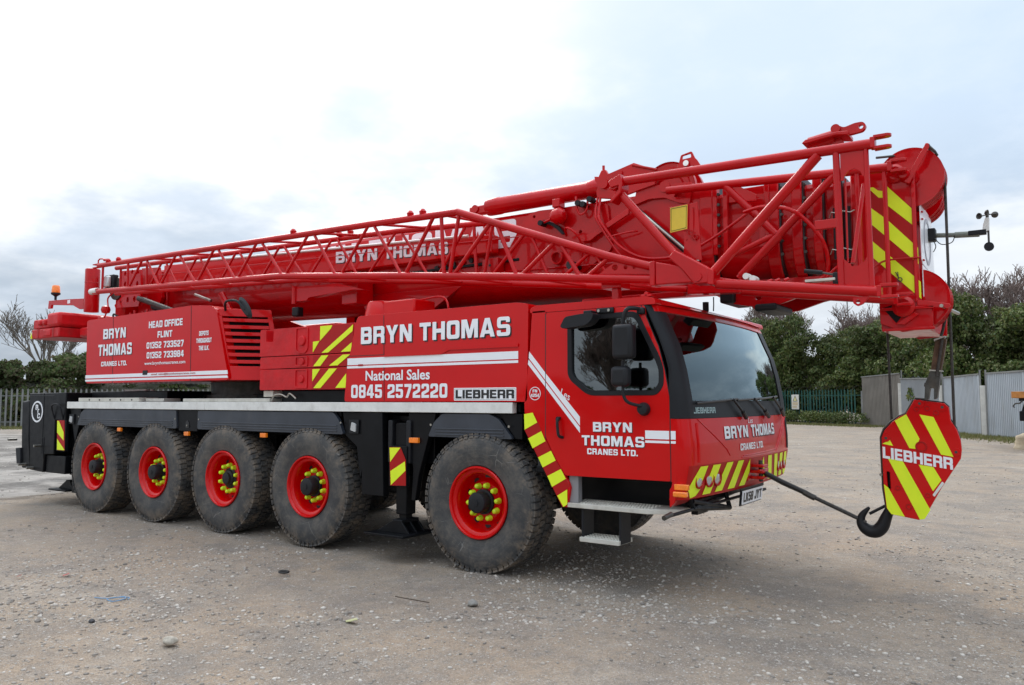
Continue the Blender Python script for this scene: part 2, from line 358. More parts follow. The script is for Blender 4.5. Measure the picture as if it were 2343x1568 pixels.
G('N', 1.02, _sq((0, 0), (.27, 0), (.27, .60), (.66, 0), (1, 0), (1, 1), (.73, 1), (.73, .42), (.34, 1), (0, 1)))
G('T', .95, _sq((.35, 0), (.65, 0), (.65, 1 - v_), (1, 1 - v_), (1, 1), (0, 1), (0, 1 - v_), (.35, 1 - v_)))
G('H', 1.02, _sq((0, 0), (h_, 0), (h_, .39), (1 - h_, .39), (1 - h_, 0), (1, 0), (1, 1), (1 - h_, 1), (1 - h_, .61), (h_, .61), (h_, 1), (0, 1)))
G('O', 1.02, _sq((0, 0, q_), (1, 0, q_), (1, 1, q_), (0, 1, q_)), _sq((h_, v_, .09), (1 - h_, v_, .09), (1 - h_, 1 - v_, .09), (h_, 1 - v_, .09)))
G('0', .88, *GL['O'][1])
G('D', 1, _sq((0, 0), (1, 0, q_), (1, 1, q_), (0, 1)), _sq((h_, v_), (1 - h_, v_, .09), (1 - h_, 1 - v_, .09), (h_, 1 - v_)))
G('U', 1, _sq((0, 0, q_), (1, 0, q_), (1, 1), (1 - h_, 1), (1 - h_, v_, .09), (h_, v_, .09), (h_, 1), (0, 1)))
G('M', 1.28, _sq((0, 0), (.22, 0), (.22, .62), (.40, 0), (.60, 0), (.78, .62), (.78, 0), (1, 0), (1, 1), (.67, 1), (.50, .42), (.33, 1), (0, 1)))
G('A', 1.12, _sq((0, 0), (.28, 0), (.335, .17), (.665, .17), (.72, 0), (1, 0), (.66, 1), (.34, 1)), _sq((.39, .355), (.61, .355), (.50, .74)))
G('S', .98, _sq((0, 0, .17), (1, 0, q_), (1, .60, q_), (.29, .60, .03), (.29, .815, .05), (.69, .815, .04), (.69, .71), (.97, .71), (.97, 1, q_), (.02, 1, q_), (.02, .41, q_), (.71, .41, .03), (.71, .185, .05), (.29, .185, .04), (.29, .30), (0, .30)))
G('C', 1, _sq((0, 0, q_), (1, 0, q_), (1, .38), (.71, .38), (.71, v_, .05), (h_, v_, .08), (h_, 1 - v_, .08), (.71, 1 - v_, .05), (.71, .64), (1, .64), (1, 1, q_), (0, 1, q_)))
G('G', 1, _sq((0, 0, q_), (1, 0), (1, .55), (.52, .55), (.52, .37), (.72, .37), (.72, v_), (h_, v_, .08), (h_, 1 - v_, .08), (.72, 1 - v_, .05), (.72, .70), (1, .70), (1, 1, q_), (0, 1, q_)))
G('E', .88, _sq((0, 0), (1, 0), (1, v_), (.33, v_), (.33, .40), (.93, .40), (.93, .60), (.33, .60), (.33, 1 - v_), (.98, 1 - v_), (.98, 1), (0, 1)))
G('F', .84, _sq((0, 0), (.34, 0), (.34, .38), (.93, .38), (.93, .59), (.34, .59), (.34, 1 - v_), (1, 1 - v_), (1, 1), (0, 1)))
G('L', .84, _sq((0, 0), (1, 0), (1, v_ + .01), (.36, v_ + .01), (.36, 1), (0, 1)))
G('I', .31, _sq((0, 0), (1, 0), (1, 1), (0, 1)))
G('K', 1, _sq((0, 0), (h_, 0), (h_, .36), (.40, .44), (.66, 0), (1, 0), (.62, .56), (.98, 1), (.64, 1), (h_, .64), (h_, 1), (0, 1)))
G('J', .8, _sq((0, 0, q_), (1, 0, q_), (1, 1), (.64, 1), (.64, v_, .05), (.36, v_, .05), (.36, .34), (0, .34)))
G('1', .50, _sq((.42, 0), (1, 0), (1, 1), (.5, 1), (0, .80), (0, .62), (.42, .74)))
G('2', .88, _sq((0, 0), (1, 0), (1, .20), (.36, .20), (.36, .25), (.92, .43, .12), (1, .52, .08), (1, 1, q_), (0, 1, q_), (0, .66), (.32, .66), (.32, .81, .05), (.66, .81, .05), (.66, .58, .05), (.08, .42, .10), (0, .34, .05)))
G('3', .88, _sq((0, 0, q_), (1, 0, q_), (1, .45, .08), (.92, .51, .05), (1, .58, .08), (1, 1, q_), (0, 1, q_), (0, .70), (.32, .70), (.32, .81, .05), (.67, .81, .05), (.67, .60, .05), (.36, .60), (.36, .42), (.67, .42, .05), (.67, .19, .05), (.32, .19, .05), (.32, .30), (0, .30)))
G('4', .92, _sq((.52, 0), (.84, 0), (.84, .18), (1, .18), (1, .37), (.84, .37), (.84, 1), (.44, 1), (0, .40), (0, .18), (.52, .18)), _sq((.26, .37), (.52, .37), (.52, .74)))
G('5', .88, _sq((0, 0, q_), (1, 0, q_), (1, .65, q_), (.33, .65), (.33, .80), (.96, .80), (.96, 1), (0, 1), (0, .46), (.67, .46, .05), (.67, .19, .05), (.32, .19, .05), (.32, .30), (0, .30)))
G('7', .86, _sq((.18, 0), (.54, 0), (1, .74), (1, 1), (0, 1), (0, .79), (.62, .79)))
G('8', .88, _sq((0, 0, q_), (1, 0, q_), (1, .46, .08), (.93, .51, .05), (1, .57, .08), (1, 1, q_), (0, 1, q_), (0, .57, .08), (.07, .51, .05), (0, .46, .08)), _sq((.32, .18, .05), (.68, .18, .05), (.68, .42, .05), (.32, .42, .05)), _sq((.32, .60, .05), (.68, .60, .05), (.68, .82, .05), (.32, .82, .05)))
G('9', .88, _sq((0, 0, q_), (1, 0, q_), (1, 1, q_), (0, 1, q_), (0, .38, q_), (.68, .38), (.68, .19, .05), (.32, .19, .05), (.32, .28), (0, .28)), _sq((.32, .56, .05), (.68, .56, .05), (.68, .81, .05), (.32, .81, .05)))
G('.', .28, _sq((0, 0), (1, 0), (1, .24), (0, .24)))
def rp3(pts, ar):
    # round each corner by its own radius; ar = glyph width so that corners stay circular
    P = [Vector((p[0] * ar, p[1])) for p in pts]; out = []; L = len(P)
    for i in range(L):
        r = pts[i][2]; p = P[i]
        if r <= 0.001: out.append((p.x, p.y)); continue
        a = P[i - 1] - p; b = P[(i + 1) % L] - p; rr = min(r, a.length * .48, b.length * .48); pa = p + a.normalized() * rr; pb = p + b.normalized() * rr
        for k in range(5): t = k / 4; q = pa * (1 - t) ** 2 + p * 2 * t * (1 - t) + pb * t * t; out.append((q.x, q.y))
    return out
def block_text(s, gap=0.13, ar=0.82):
    x = 0.0; polys = []
    for c in s:
        if c == ' ': x += 0.45; continue
        w, ps = GL[c]; w *= ar
        for p in ps: polys.append([(a + x, b) for a, b in rp3(p, w)])
        x += w + gap
    return polys, x - gap
_old_text = text
def text(s, m, parent, x0, x1, z0, z1, y=-0.004, bold=0.03, shear=0.0, slope=0.0, fn=None, shadow=None, name='lettering', space=1.0):
    if any(c not in GL and c != ' ' for c in s) or bold <= 0: return _old_text(s, m, parent, x0, x1, z0, z1, y, bold, shear, slope, fn, shadow, name, space)
    polys, L = block_text(s, 0.10 if bold >= 0.07 else 0.13)
    def mp(a, b, c):
        X = x0 + a / L * (x1 - x0); Z = z0 + b * (z1 - z0) + slope * (X - x0); d = 1.0 if c > 0 else 0.0
        if fn is None: return (X, y - 0.0015 * d, Z)
        return fn(X, Z, d)
    o = plate(name, m, parent, polys, 0, 0, fn=mp)
    if shadow:
        dx, dz = shadow
        if fn is None: text(s, M['ink'], parent, x0 + dx, x1 + dx, z0 - dz, z1 - dz, y + 0.0018, bold, shear, slope, None, None, 'lettering_shadow', space)
        else: text(s, M['ink'], parent, x0 + dx, x1 + dx, z0 - dz, z1 - dz, y, bold, shear, slope, lambda a, b, c: fn(a, b, c - 1.2), None, 'lettering_shadow', space)
    return o
# ================================================================ THE CRANE
WD = 2.85; YC = WD / 2
crane = empty('mobile_crane', (-3.6, YC, 0), 'huge red five-axle mobile crane with black chassis, white lettering and folded lattice jib', 'mobile crane')
C = crane
def sub(name, wloc=(0, 0, 0), label=None):
    o = bpy.data.objects.new(name, None); COL.objects.link(o); o.parent = crane; o.location = Vector(wloc) - Vector(crane.location); o.empty_display_size = 0.2
    if label: o['label'] = label
    return o

# ---- chassis
ch = MB(); ch.box(-9.0, 1.9, 1.0, 1.85, 0.78, 1.56); ch.box(-7.95, 0.45, 0.62, 2.23, 1.28, 1.5)
chassis = ch.build('chassis_frame', M['black'], C, 0.01)
MB().box(-8.15, 0.44, 0.10, WD - 0.10, 1.545, 1.625).build('deck', M['plastic'], C, 0.004)
for x in (0, -2.4685, -4.0809, -5.6626, -7.2745):
    a = MB(); a.tube((x, 0.32, 0.69), (x, WD - 0.32, 0.69), 0.085, 14); a.lathe([(0.02, -0.24), (0.2, -0.16), (0.24, 0), (0.2, 0.16), (0.02, 0.24)], 20, (x, YC, 0.69)); a.box(x - 0.28, x - 0.2, 0.55, WD - 0.55, 0.8, 0.9)
    a.tube((x + 0.25, 0.7, 0.6), (x + 0.2, 0.75, 1.2), 0.06); a.tube((x + 0.25, WD - 0.7, 0.6), (x + 0.2, WD - 0.75, 1.2), 0.06)
    a.build('axle', M['black'], C)
for xa, xb in ((-3.25, -2.0),): pass
box('fuel_tank', M['black'], C, -1.85, -1.32, 0.42, 0.98, 0.62, 1.28, 0.03)
for k, (x0, x1) in enumerate(((-1.3, -0.7), (-8.3, -7.95))):
    box('outrigger_housing', M['black'], C, x0, x1, 0.18, WD - 0.18, 1.0 if k == 0 else 0.85, 1.5, 0.01)
# white deck edge strips
for y0, y1 in ((0.0, 0.075), (WD - 0.075, WD)):
    for a, b in ((-8.155, -4.503), (-4.499, 0.415)): box('deck_edge', M['alu'], C, a, b, y0, y1, 1.535, 1.638, 0.004)
# mudguards
def mudguard(pts, side, lbl=None):
    y0, y1 = (0.015, 0.06) if side == 0 else (WD - 0.06, WD - 0.015)
    o = plate('mudguard', M['fend'], C, [pts], y0, y1, 0.006)
    xs = [p[0] for p in pts]; a, b = min(xs) + 0.09, max(xs) - 0.09
    for z in (1.315, 1.345, 1.375):
        if side == 0: box('mudguard_rib', M['fend'], o, a, b, y0 - 0.009, y0 + 0.004, z - 0.006, z + 0.006, 0.003)
    if side == 0:
        for x in (min(xs) + 0.03, max(xs) - 0.03): MB().disc((x, 0, 1.41 if 0.3 < 1 else 0), 0.012, y0 - 0.006, y0 + 0.002, 10).build('bolt', M['steel'], o)
    return o
for sd in (0, 1):
    mudguard(rpoly([(-7.84, 1.28), (-7.74, 1.47), (-7.63, 1.525), (-5.17, 1.525), (-5.15, 1.28)], 0.03), sd)
    mudguard(rpoly([(-4.67, 1.28), (-4.67, 1.525), (-2.07, 1.525), (-1.98, 1.44), (-1.90, 1.28)], 0.03), sd)
    mudguard(rpoly([(-0.65, 1.29), (-0.57, 1.44), (-0.46, 1.525), (0.13, 1.525), (0.24, 1.48), (0.41, 1.29)], 0.03), sd)
    # inner arch lining
    y0, y1 = (0.07, 0.6) if sd == 0 else (WD - 0.6, WD - 0.07)
    for a, b in ((-7.8, -5.2), (-4.6, -2.0), (-0.55, 0.35)): box('wheel_arch', M['black'], C, a, b, y0, y1, 1.47, 1.53, 0.01)
Y = 0.045
p = plate('skirt_panel', M['black'], C, [[(-5.16, 1.53), (-4.69, 1.53), (-4.70, 1.25), (-5.13, 1.25)]], 0.035, 0.11, 0.006)
plate('padlock_hole', M['ink'], p, [rpoly([(-4.96, 1.29), (-4.96, 1.36), (-4.92, 1.40), (-4.88, 1.36), (-4.88, 1.29)], 0.02)], 0.028, 0.037)
MB().disc((-4.92, 0, 1.325), 0.013, 0.02, 0.03, 10).build('lock', M['steel'], p)
plate('skirt_panel', M['black'], C, [[(-1.95, 1.528), (-1.63, 1.528), (-1.63, 0.9), (-1.66, 0.8), (-1.72, 1.15), (-1.9, 1.27)]], 0.05, 0.12, 0.006)
plate('skirt_panel', M['black'], C, [[(-1.61, 1.528), (-1.30, 1.528), (-1.265, 0.64), (-1.59, 0.64)]], 0.01, 0.10, 0.006)
plate('skirt_panel', M['black'], C, [[(-0.95, 1.528), (-0.58, 1.528), (-0.60, 1.42), (-0.67, 1.29), (-0.80, 0.9), (-0.85, 0.62), (-0.90, 0.62), (-0.88, 0.95), (-0.95, 1.22)]], 0.05, 0.12, 0.005)
plate('skirt_panel', M['black'], C, [[(0.24, 1.528), (0.50, 1.528), (0.50, 1.29), (0.42, 1.29), (0.30, 1.44)]], 0.045, 0.12, 0.005)
plate('mud_flap', M['black'], C, [[(-8.15, 1.53), (-7.80, 1.53), (-7.86, 1.27), (-8.0, 0.9), (-8.0, 0.23), (-7.74, 0.22), (-7.74, 0.4), (-7.9, 0.5), (-7.92, 0.9)]], 0.05, 0.10, 0.004)
# side work lights in the skirt
for x in (-1.75, -8.06):
    o = box('side_lamp', M['plastic'], C, x - 0.075, x + 0.075, 0.028, 0.06, 1.29, 1.445, 0.006)
    plate('lamp_glass', M['lamp'], o, [rpoly([(x - 0.04, 1.33), (x + 0.045, 1.31), (x + 0.045, 1.40), (x - 0.02, 1.42)], 0.015)], 0.014, 0.03, 0.004)
for x, z, w in ((-6.62, 1.235, 0.045), (-4.925, 1.215, 0.05), (-3.31, 1.235, 0.055), (-0.85, 1.245, 0.062)):
    o = box('marker_lamp', M['amber'], C, x - w, x + w, 0.012, 0.05, z - 0.027, z + 0.027, 0.006)
# jack cylinders and outrigger pads
def outrigger(x, y, s, ztop, pz, big=1):
    g = sub('outrigger', (x, y, 0))
    MB().box(-0.085, 0.085, -0.085, 0.085, 0.88, ztop).build('jack_housing', M['black'], g, 0.01)
    MB().box(-0.075, 0.075, -0.075, 0.075, 0.46, 0.88).build('jack_tube', M['black'], g, 0.01)
    for q in (-1, 1): MB().box(q * 0.13 - 0.03, q * 0.13 + 0.03, -0.12, 0.02, 1.0, ztop + 0.03).build('jack_guide', M['plastic'], g, 0.012)
    f = MB(); f.box(-0.05, 0.05, -0.05, 0.05, pz + 0.14, 0.50); f.build('jack_foot', M['black'], g, 0.005)
    q = MB(); n = 8
    q.box(-0.36, 0.2, -0.26, 0.26, pz, pz + 0.025)
    for yy in (-0.12, 0.0, 0.12): q.prism([(-0.3, pz + 0.025), (0.17, pz + 0.025), (0.05, pz + 0.16), (-0.05, pz + 0.16)], yy - 0.012, yy + 0.012)
    q.box(-0.07, 0.07, -0.13, 0.13, pz + 0.13, pz + 0.165)
    q.build('support_pad', M['black'], g, 0.005)
    return g
g1 = outrigger(-1.06, 0.14, 0, 1.42, 0.25)
g2 = outrigger(-8.42, 0.32, 0, 1.42, 0.22)
outrigger(-1.06, WD - 0.14, 1, 1.42, 0.25); outrigger(-8.42, WD - 0.32, 1, 1.42, 0.22)
def stripes(base_name, parent, outline, polys, y, m0='dred'):
    o = plate(base_name, M[m0], parent, [outline], y - 0.002, y, 0)
    for q in polys: plate('yellow_stripe', M['yel'], o, [q], y - 0.0045, y - 0.0025, 0)
    return o
box('hazard_plate_bracket', M['black'], C, -1.18, -0.93, 0.0, 0.05, 0.76, 1.18, 0.005)
stripes('hazard_plate', C, [(-1.17, 1.165), (-1.01, 1.17), (-0.935, 1.04), (-0.93, 0.775), (-1.15, 0.765)],
        [[(-1.165, 1.16), (-1.01, 1.165), (-1.155, 1.01)], [(-1.15, 0.915), (-0.945, 1.025), (-0.935, 0.93), (-1.14, 0.77)]], -0.004)
box('hazard_plate_bracket', M['black'], C, -8.44, -8.16, 0.0, 0.05, 0.86, 1.35, 0.005)
stripes('hazard_plate', C, [(-8.44, 1.345), (-8.20, 1.345), (-8.16, 0.875), (-8.40, 0.875)],
        [[(-8.43, 1.335), (-8.38, 1.335), (-8.21, 1.16), (-8.20, 1.03), (-8.42, 1.15)], [(-8.41, 1.05), (-8.16, 0.885), (-8.17, 0.88), (-8.40, 0.88)]], -0.004)

# ---- rear end of the carrier
re_ = plate('rear_body', M['black'], C, [[(-9.44, 1.78), (-8.20, 1.785), (-8.18, 1.35), (-8.52, 1.35), (-8.52, 0.80), (-8.83, 0.79), (-8.86, 0.5), (-9.31, 0.52)]], 0.0, WD, 0.012)
box('rear_locker', M['black'], re_, -8.82, -8.2, 0.03, 0.6, 0.50, 0.78, 0.01)
box('panel_seam', M['grey'], re_, -9.3, -8.86, -0.006, 0.0, 1.055, 1.065, 0.0); box('panel_seam', M['grey'], re_, -8.865, -8.857, -0.006, 0.0, 0.72, 1.06, 0.0)
box('panel_seam', M['grey'], re_, -8.92, -8.912, -0.005, 0.0, 0.8, 1.78, 0.0); box('panel_seam', M['ink'], re_, -9.40, -8.56, -0.005, 0.0, 1.735, 1.745, 0.0)
tp = plate('tail_panel', M['black'], C, [[(-9.73, 1.65), (-9.47, 1.66), (-9.44, 1.0), (-9.34, 0.54), (-9.66, 0.53), (-9.70, 0.9)]], 0.02, WD - 0.02, 0.02)
plate('tail_lip', M['plastic'], C, [[(-9.84, 0.86), (-9.68, 0.87), (-9.64, 0.60), (-9.78, 0.60)]], -0.01, WD, 0.01)
for x, z in ((-9.92, 1.0), (-8.98, 0.925), (-9.5, 0.60), (-9.2, 0.56)):
    o = MB().tube((x, 0.04, z), (x, -0.10, z), 0.022, 10); o.build('coupling', M['steel'], C)
hosep('grab_rail', M['grey'], C, [(-8.54, 0.0, 1.36), (-8.54, -0.05, 1.57), (-8.3, -0.05, 1.58), (-8.26, 0.0, 1.36)], 0.012)
# round badge
bd = plate('badge', M['white'], C, [circ(-9.13, 1.475, 0.175, 32, 1.12), circ(-9.13, 1.475, 0.148, 32, 1.12)], -0.006, -0.002, 0)
for s_, x, z in (('B', -9.19, 1.505), ('T', -9.15, 1.435), ('C', -9.12, 1.365)): text(s_, M['white'], bd, x, x + 0.085, z, z + 0.085, -0.003, 0.03)
# things lying on the rear deck of the carrier
box('deck_board', M['cream'], C, -7.84, -6.12, 0.02, 0.32, 1.640, 1.698, 0.006)
box('deck_board', M['cream'], C, -6.08, -5.62, 0.10, 0.36, 1.640, 1.688, 0.006)
box('deck_board', M['cream'], C, -5.04, -3.22, 0.03, 0.28, 1.640, 1.684, 0.006)
for x in (-7.5, -7.2, -6.9, -6.6, -6.3): MB().disc((x, 0, 1.668), 0.012, 0.012, 0.02, 8).build('bolt', M['dsteel'], C)
box('locker', M['black'], C, -8.15, -6.0, 0.38, 2.4, 1.64, 1.80, 0.01)
box('locker', M['plastic'], C, -5.9, -3.5, 0.9, 2.4, 1.64, 1.75, 0.01)
o = MB(); o.tube((-6.6, 0.5, 1.83), (-6.6, 0.5, 1.78), 0.03); o.box(-7.3, -6.7, 0.45, 0.55, 1.80, 1.83); o.build('ladder_bracket', M['alu'], C, 0.004)
MB().lathe([(0.78, 1.63), (0.78, 1.74), (0.72, 1.74), (0.72, 1.92)], 48, (-5.2, YC, 0), 'z').build('slewing_ring', M['dsteel'], C)

# ---- wheels
def lerp(a, b, t): return a + (b - a) * t
def tyre_mesh():
    prof = [(0.350, 0.028), (0.362, 0.012), (0.40, 0.004), (0.47, -0.012), (0.54, -0.014), (0.60, -0.006), (0.635, 0.008), (0.655, 0.03), (0.664, 0.07), (0.667, 0.19)]
    prof = prof + [(r, 0.38 - a) for r, a in reversed(prof[:-1])]
    b = MB(); b.lathe(prof, 120, closed=True)
    n = 60
    for i in range(n):
        a = 2 * math.pi * i / n
        for row, (y0, y1, off, w, sk) in enumerate(((0.004, 0.085, 0.0, 0.80, 0.25), (0.10, 0.18, 0.5, 0.80, 0.3), (0.20, 0.28, 0.0, 0.80, -0.3), (0.295, 0.376, 0.5, 0.80, -0.25))):
            t = a + off * 2 * math.pi / n; h = math.pi / n * w
            vs = []
            for rr in (0.655, 0.682):
                for (yy, tt) in ((y0, t - h), (y1, t - h + sk * h), (y1, t + h + sk * h), (y0, t + h)):
                    r2 = rr - (0.010 if (rr > 0.66 and yy in (0.004, 0.376)) else 0)
                    k = 0.9 if rr > 0.66 else 1.0
                    tm = (t + (tt - t) * k)
                    vs.append((r2 * math.cos(tm), yy, r2 * math.sin(tm)))
            b.add(vs, [(3, 2, 1, 0), (4, 5, 6, 7), (0, 1, 5, 4), (1, 2, 6, 5), (2, 3, 7, 6), (3, 0, 4, 7)])
            if row in (0, 3):  # shoulder rib running down the sidewall
                yy = 0.0 if row == 0 else 0.38; sg = -1 if row == 0 else 1
                vs = []
                for rr, dy in ((0.628, 0.0), (0.668, 0.0)):
                    for tt in (t - h * 0.9, t + h * 0.9):
                        for d in (0.0, 0.006): vs.append((rr * math.cos(tt), yy + sg * (dy + d) - sg * 0.004 + (-sg * 0.018 if rr > 0.65 else 0), rr * math.sin(tt)))
                b.add(vs, [(0, 2, 3, 1), (4, 5, 7, 6), (0, 1, 5, 4), (2, 6, 7, 3), (1, 3, 7, 5)])
    zmin = -0.668
    out = []
    for x, y, z in b.v:
        if z < -0.60:
            t = (-0.60 - z) / 0.085
            y2 = 0.19 + (y - 0.19) * (1 + 0.09 * t) if abs(y - 0.19) > 0.13 else y
            y = y2
        out.append((x, y, max(z, zmin) + (0.0 if z > zmin else 0.0)))
    b.v = out
    return b
def rim_mesh():
    prof = [(0.350, 0.020), (0.352, 0.002), (0.345, -0.008), (0.333, -0.008), (0.325, 0.004), (0.318, 0.022), (0.296, 0.030), (0.283, 0.045), (0.277, 0.10), (0.270, 0.165), (0.262, 0.182), (0.235, 0.178), (0.212, 0.160), (0.200, 0.130), (0.192, 0.122), (0.10, 0.122), (0.10, 0.20)]
    b = MB(); b.lathe(prof, 72, closed=False); b.f = [f for f in b.f if len(f) < 20]; b.mi = [0] * len(b.f)
    b.cm = 1
    for i in range(10):
        a = 2 * math.pi * (i + 0.5) / 10
        cx, cz = 0.238 * math.cos(a), 0.238 * math.sin(a)
        n0 = len(b.v)
        vs = []
        for yy in (0.1745, 0.19):
            for k in range(12):
                t = 2 * math.pi * k / 12; u, w = 0.024 * math.cos(t), 0.034 * math.sin(t)
                vs.append((cx + u * math.cos(a) - w * math.sin(a), yy - 0.30 * (0 if u < 0 else 0) , cz + u * math.sin(a) + w * math.cos(a)))
        b.add(vs, [tuple(range(12)), tuple(range(23, 11, -1))] + [(k, k + 12, (k + 1) % 12 + 12, (k + 1) % 12) for k in range(12)])
    # inner barrel
    b.cm = 0
    b.lathe([(0.350, 0.02), (0.30, 0.06), (0.29, 0.34), (0.345, 0.37)], 60)
    keep = [i for i, f in enumerate(b.f) if len(f) < 20]; b.mi = [b.mi[i] for i in keep]; b.f = [b.f[i] for i in keep]; return b
protos = {}
def wheel(x, side, hub='cap'):
    g = sub('wheel', (x, 0.0 if side == 0 else WD, 0.668)); 
    if side: g.rotation_euler = (0, 0, math.pi)
    def part(name, fn, m, **k):
        key = name + (hub if name in ('hub_cap',) else '')
        if key not in protos:
            o = fn().build(name, m, None, **k); me = o.data; COL.objects.unlink(o); protos[key] = (me, o)
        o = bpy.data.objects.new(name, protos[key][0]); COL.objects.link(o); o.parent = g
        return o
    t = part('tyre', tyre_mesh, M['tyre'], ang=30); t.rotation_euler = (0, random.uniform(-.06, .06), 0)
    part('rim', rim_mesh, [M['red'], M['ink']], ang=40)
    if hub == 'cap': hf = lambda: MB().lathe([(0.122, 0.125), (0.122, 0.095), (0.102, 0.09), (0.102, -0.005), (0.095, -0.018), (0.078, -0.023), (0.03, -0.025), (0.03, -0.032), (0.0, -0.033)], 40)
    else: hf = lambda: MB().lathe([(0.13, 0.125), (0.13, 0.115), (0.108, 0.105), (0.10, 0.085), (0.075, 0.075), (0.07, 0.05), (0.04, 0.045), (0.0, 0.043)], 40)
    part('hub_cap', hf, M['plastic'], ang=30)
    ph = random.uniform(0, 0.6)
    for i in range(10):
        a = 2 * math.pi * i / 10 + ph
        o = part('wheel_nut', lambda: MB().lathe([(0.030, 0.125), (0.030, 0.110), (0.025, 0.104), (0.025, 0.080), (0.021, 0.068), (0.012, 0.062), (0.0, 0.061)], 12), M['nut'], ang=50)
        o.location = (0.168 * math.cos(a), 0, 0.168 * math.sin(a)); o.rotation_euler = (random.uniform(-.08, .08), 0, random.uniform(-.08, .08))
    return g
for x in (0, -2.4685, -4.0809, -5.6626, -7.2745):
    wheel(x, 0, 'flat' if abs(x + 4.08) < 0.1 else 'cap'); wheel(x, 1)

# ---- engine cover (superstructure, near side)
ec = plate('engine_cover', M['red'], C, [rpoly([(-7.63, 2.87), (-7.58, 2.895), (-4.86, 2.935), (-4.42, 2.905), (-4.30, 2.84), (-4.00, 1.92), (-7.59, 1.92)], 0.05)], 0.0, 0.80, 0.03)
for a, b in (((-6.86, 2.91), (-6.815, 1.915)), ((-4.865, 2.93), (-4.835, 1.915))): plate('panel_gap', M['ink'], ec, [[(a[0] - .005, a[1]), (a[0] + .005, a[1]), (b[0] + .005, b[1]), (b[0] - .005, b[1])]], -0.0025, 0.001)
for z0, z1 in ((1.995, 2.045), (1.948, 1.978)): plate('white_stripe', M['white'], ec, [[(-7.61, z0), (-4.02 if z1 > 2 else -4.01, z0), (-4.03, z1), (-7.61, z1)]], -0.003, 0.001)
plate('cover_latch', M['plastic'], ec, [rrect(-6.00, -5.88, 2.02, 2.085, 0.01)], -0.006, 0.0)
text('BRYN', M['white'], ec, -7.12, -6.49, 2.58, 2.73, bold=0.045, shadow=(0.008, 0.010)); text('THOMAS', M['white'], ec, -7.25, -6.31, 2.33, 2.50, bold=0.045, shadow=(0.008, 0.010))
text('CRANES LTD.', M['white'], ec, -7.15, -6.43, 2.17, 2.24, bold=0.03)
text('HEAD OFFICE', M['white'], ec, -5.88, -5.05, 2.68, 2.775, bold=0.02); text('FLINT', M['white'], ec, -5.65, -5.29, 2.535, 2.625, bold=0.02)
text('01352 733527', M['white'], ec, -5.92, -5.01, 2.39, 2.48, bold=0.02); text('01352 733984', M['white'], ec, -5.91, -5.00, 2.25, 2.34, bold=0.02)
text('www.brynthomascranes.com', M['white'], ec, -5.96, -4.96, 2.145, 2.205, bold=0.01)
text('email: sales@brynthomascranes.com', M['dred'], ec, -5.78, -4.72, 2.005, 2.04, y=-0.0065, bold=0.0)
for s_, a, b, z in (('DEPOTS', -4.66, -4.45, 2.515), ('THROUGHOUT', -4.72, -4.38, 2.42), ('THE U.K.', -4.66, -4.43, 2.32)): text(s_, M['white'], ec, a, b, z, z + 0.06, bold=0.01)
# louvred end, turned inwards
lv = sub('louvre_panel')
A_, B_ = Vector((-4.02, 0.03, 0)), Vector((-3.62, 0.55, 0)); dd = (B_ - A_).normalized(); nn = Vector((dd.y, -dd.x, 0))
def lq(name, m, a0, a1, z0, z1, o0, o1, bev=0.004, lean=0.0):
    b = MB(); vs = []
    for z in (z0, z1):
        for o in (o0, o1):
            for a in (a0, a1):
                q = A_ + dd * a - nn * o; vs.append((q.x - lean * (z - 1.92), q.y, z))
    b.add(vs, [(0, 2, 3, 1), (4, 5, 7, 6), (0, 1, 5, 4), (2, 6, 7, 3), (0, 4, 6, 2), (1, 3, 7, 5)])
    return b.build(name, m, lv, bev)
LN = 0.30
lq('backing', M['black'], 0.0, 0.66, 1.93, 2.84, 0.08, 0.10, lean=LN)
lq('frame', M['red'], 0.0, 0.66, 2.76, 2.86, 0.0, 0.09, lean=LN); lq('frame', M['red'], 0.0, 0.66, 1.92, 2.10, 0.0, 0.09, lean=LN)
lq('frame', M['red'], 0.60, 0.66, 2.10, 2.76, -0.002, 0.09, lean=LN); lq('frame', M['red'], -0.02, 0.03, 2.10, 2.76, -0.002, 0.09, lean=LN)
for k in range(7): lq('slat', M['red'], 0.03, 0.60, 2.135 + k * 0.092, 2.182 + k * 0.092, 0.005, 0.07, lean=LN)
mr = hosep('mirror_arm', M['plastic'], C, [(-4.25, 0.1, 2.84), (-4.1, 0.0, 2.93), (-3.85, -0.02, 2.92), (-3.7, 0.0, 2.80)], 0.016)
MB().lathe([(0.0, -0.03), (0.07, -0.025), (0.10, 0), (0.07, 0.025), (0, 0.03)], 20).build('mirror', M['plastic'], C).matrix_local = Matrix.Translation(Vector((-3.72, 0.02, 2.83)) - Vector(crane.location)) @ Matrix.Rotation(0.8, 4, 'Y') @ Matrix.Scale(1.9, 4, (1, 0, 0)) @ Matrix.Scale(0.7, 4, (0, 0, 1))
box('work_lamp', M['plastic'], C, -3.42, -3.30, 0.5, 0.6, 2.74, 2.86, 0.015)

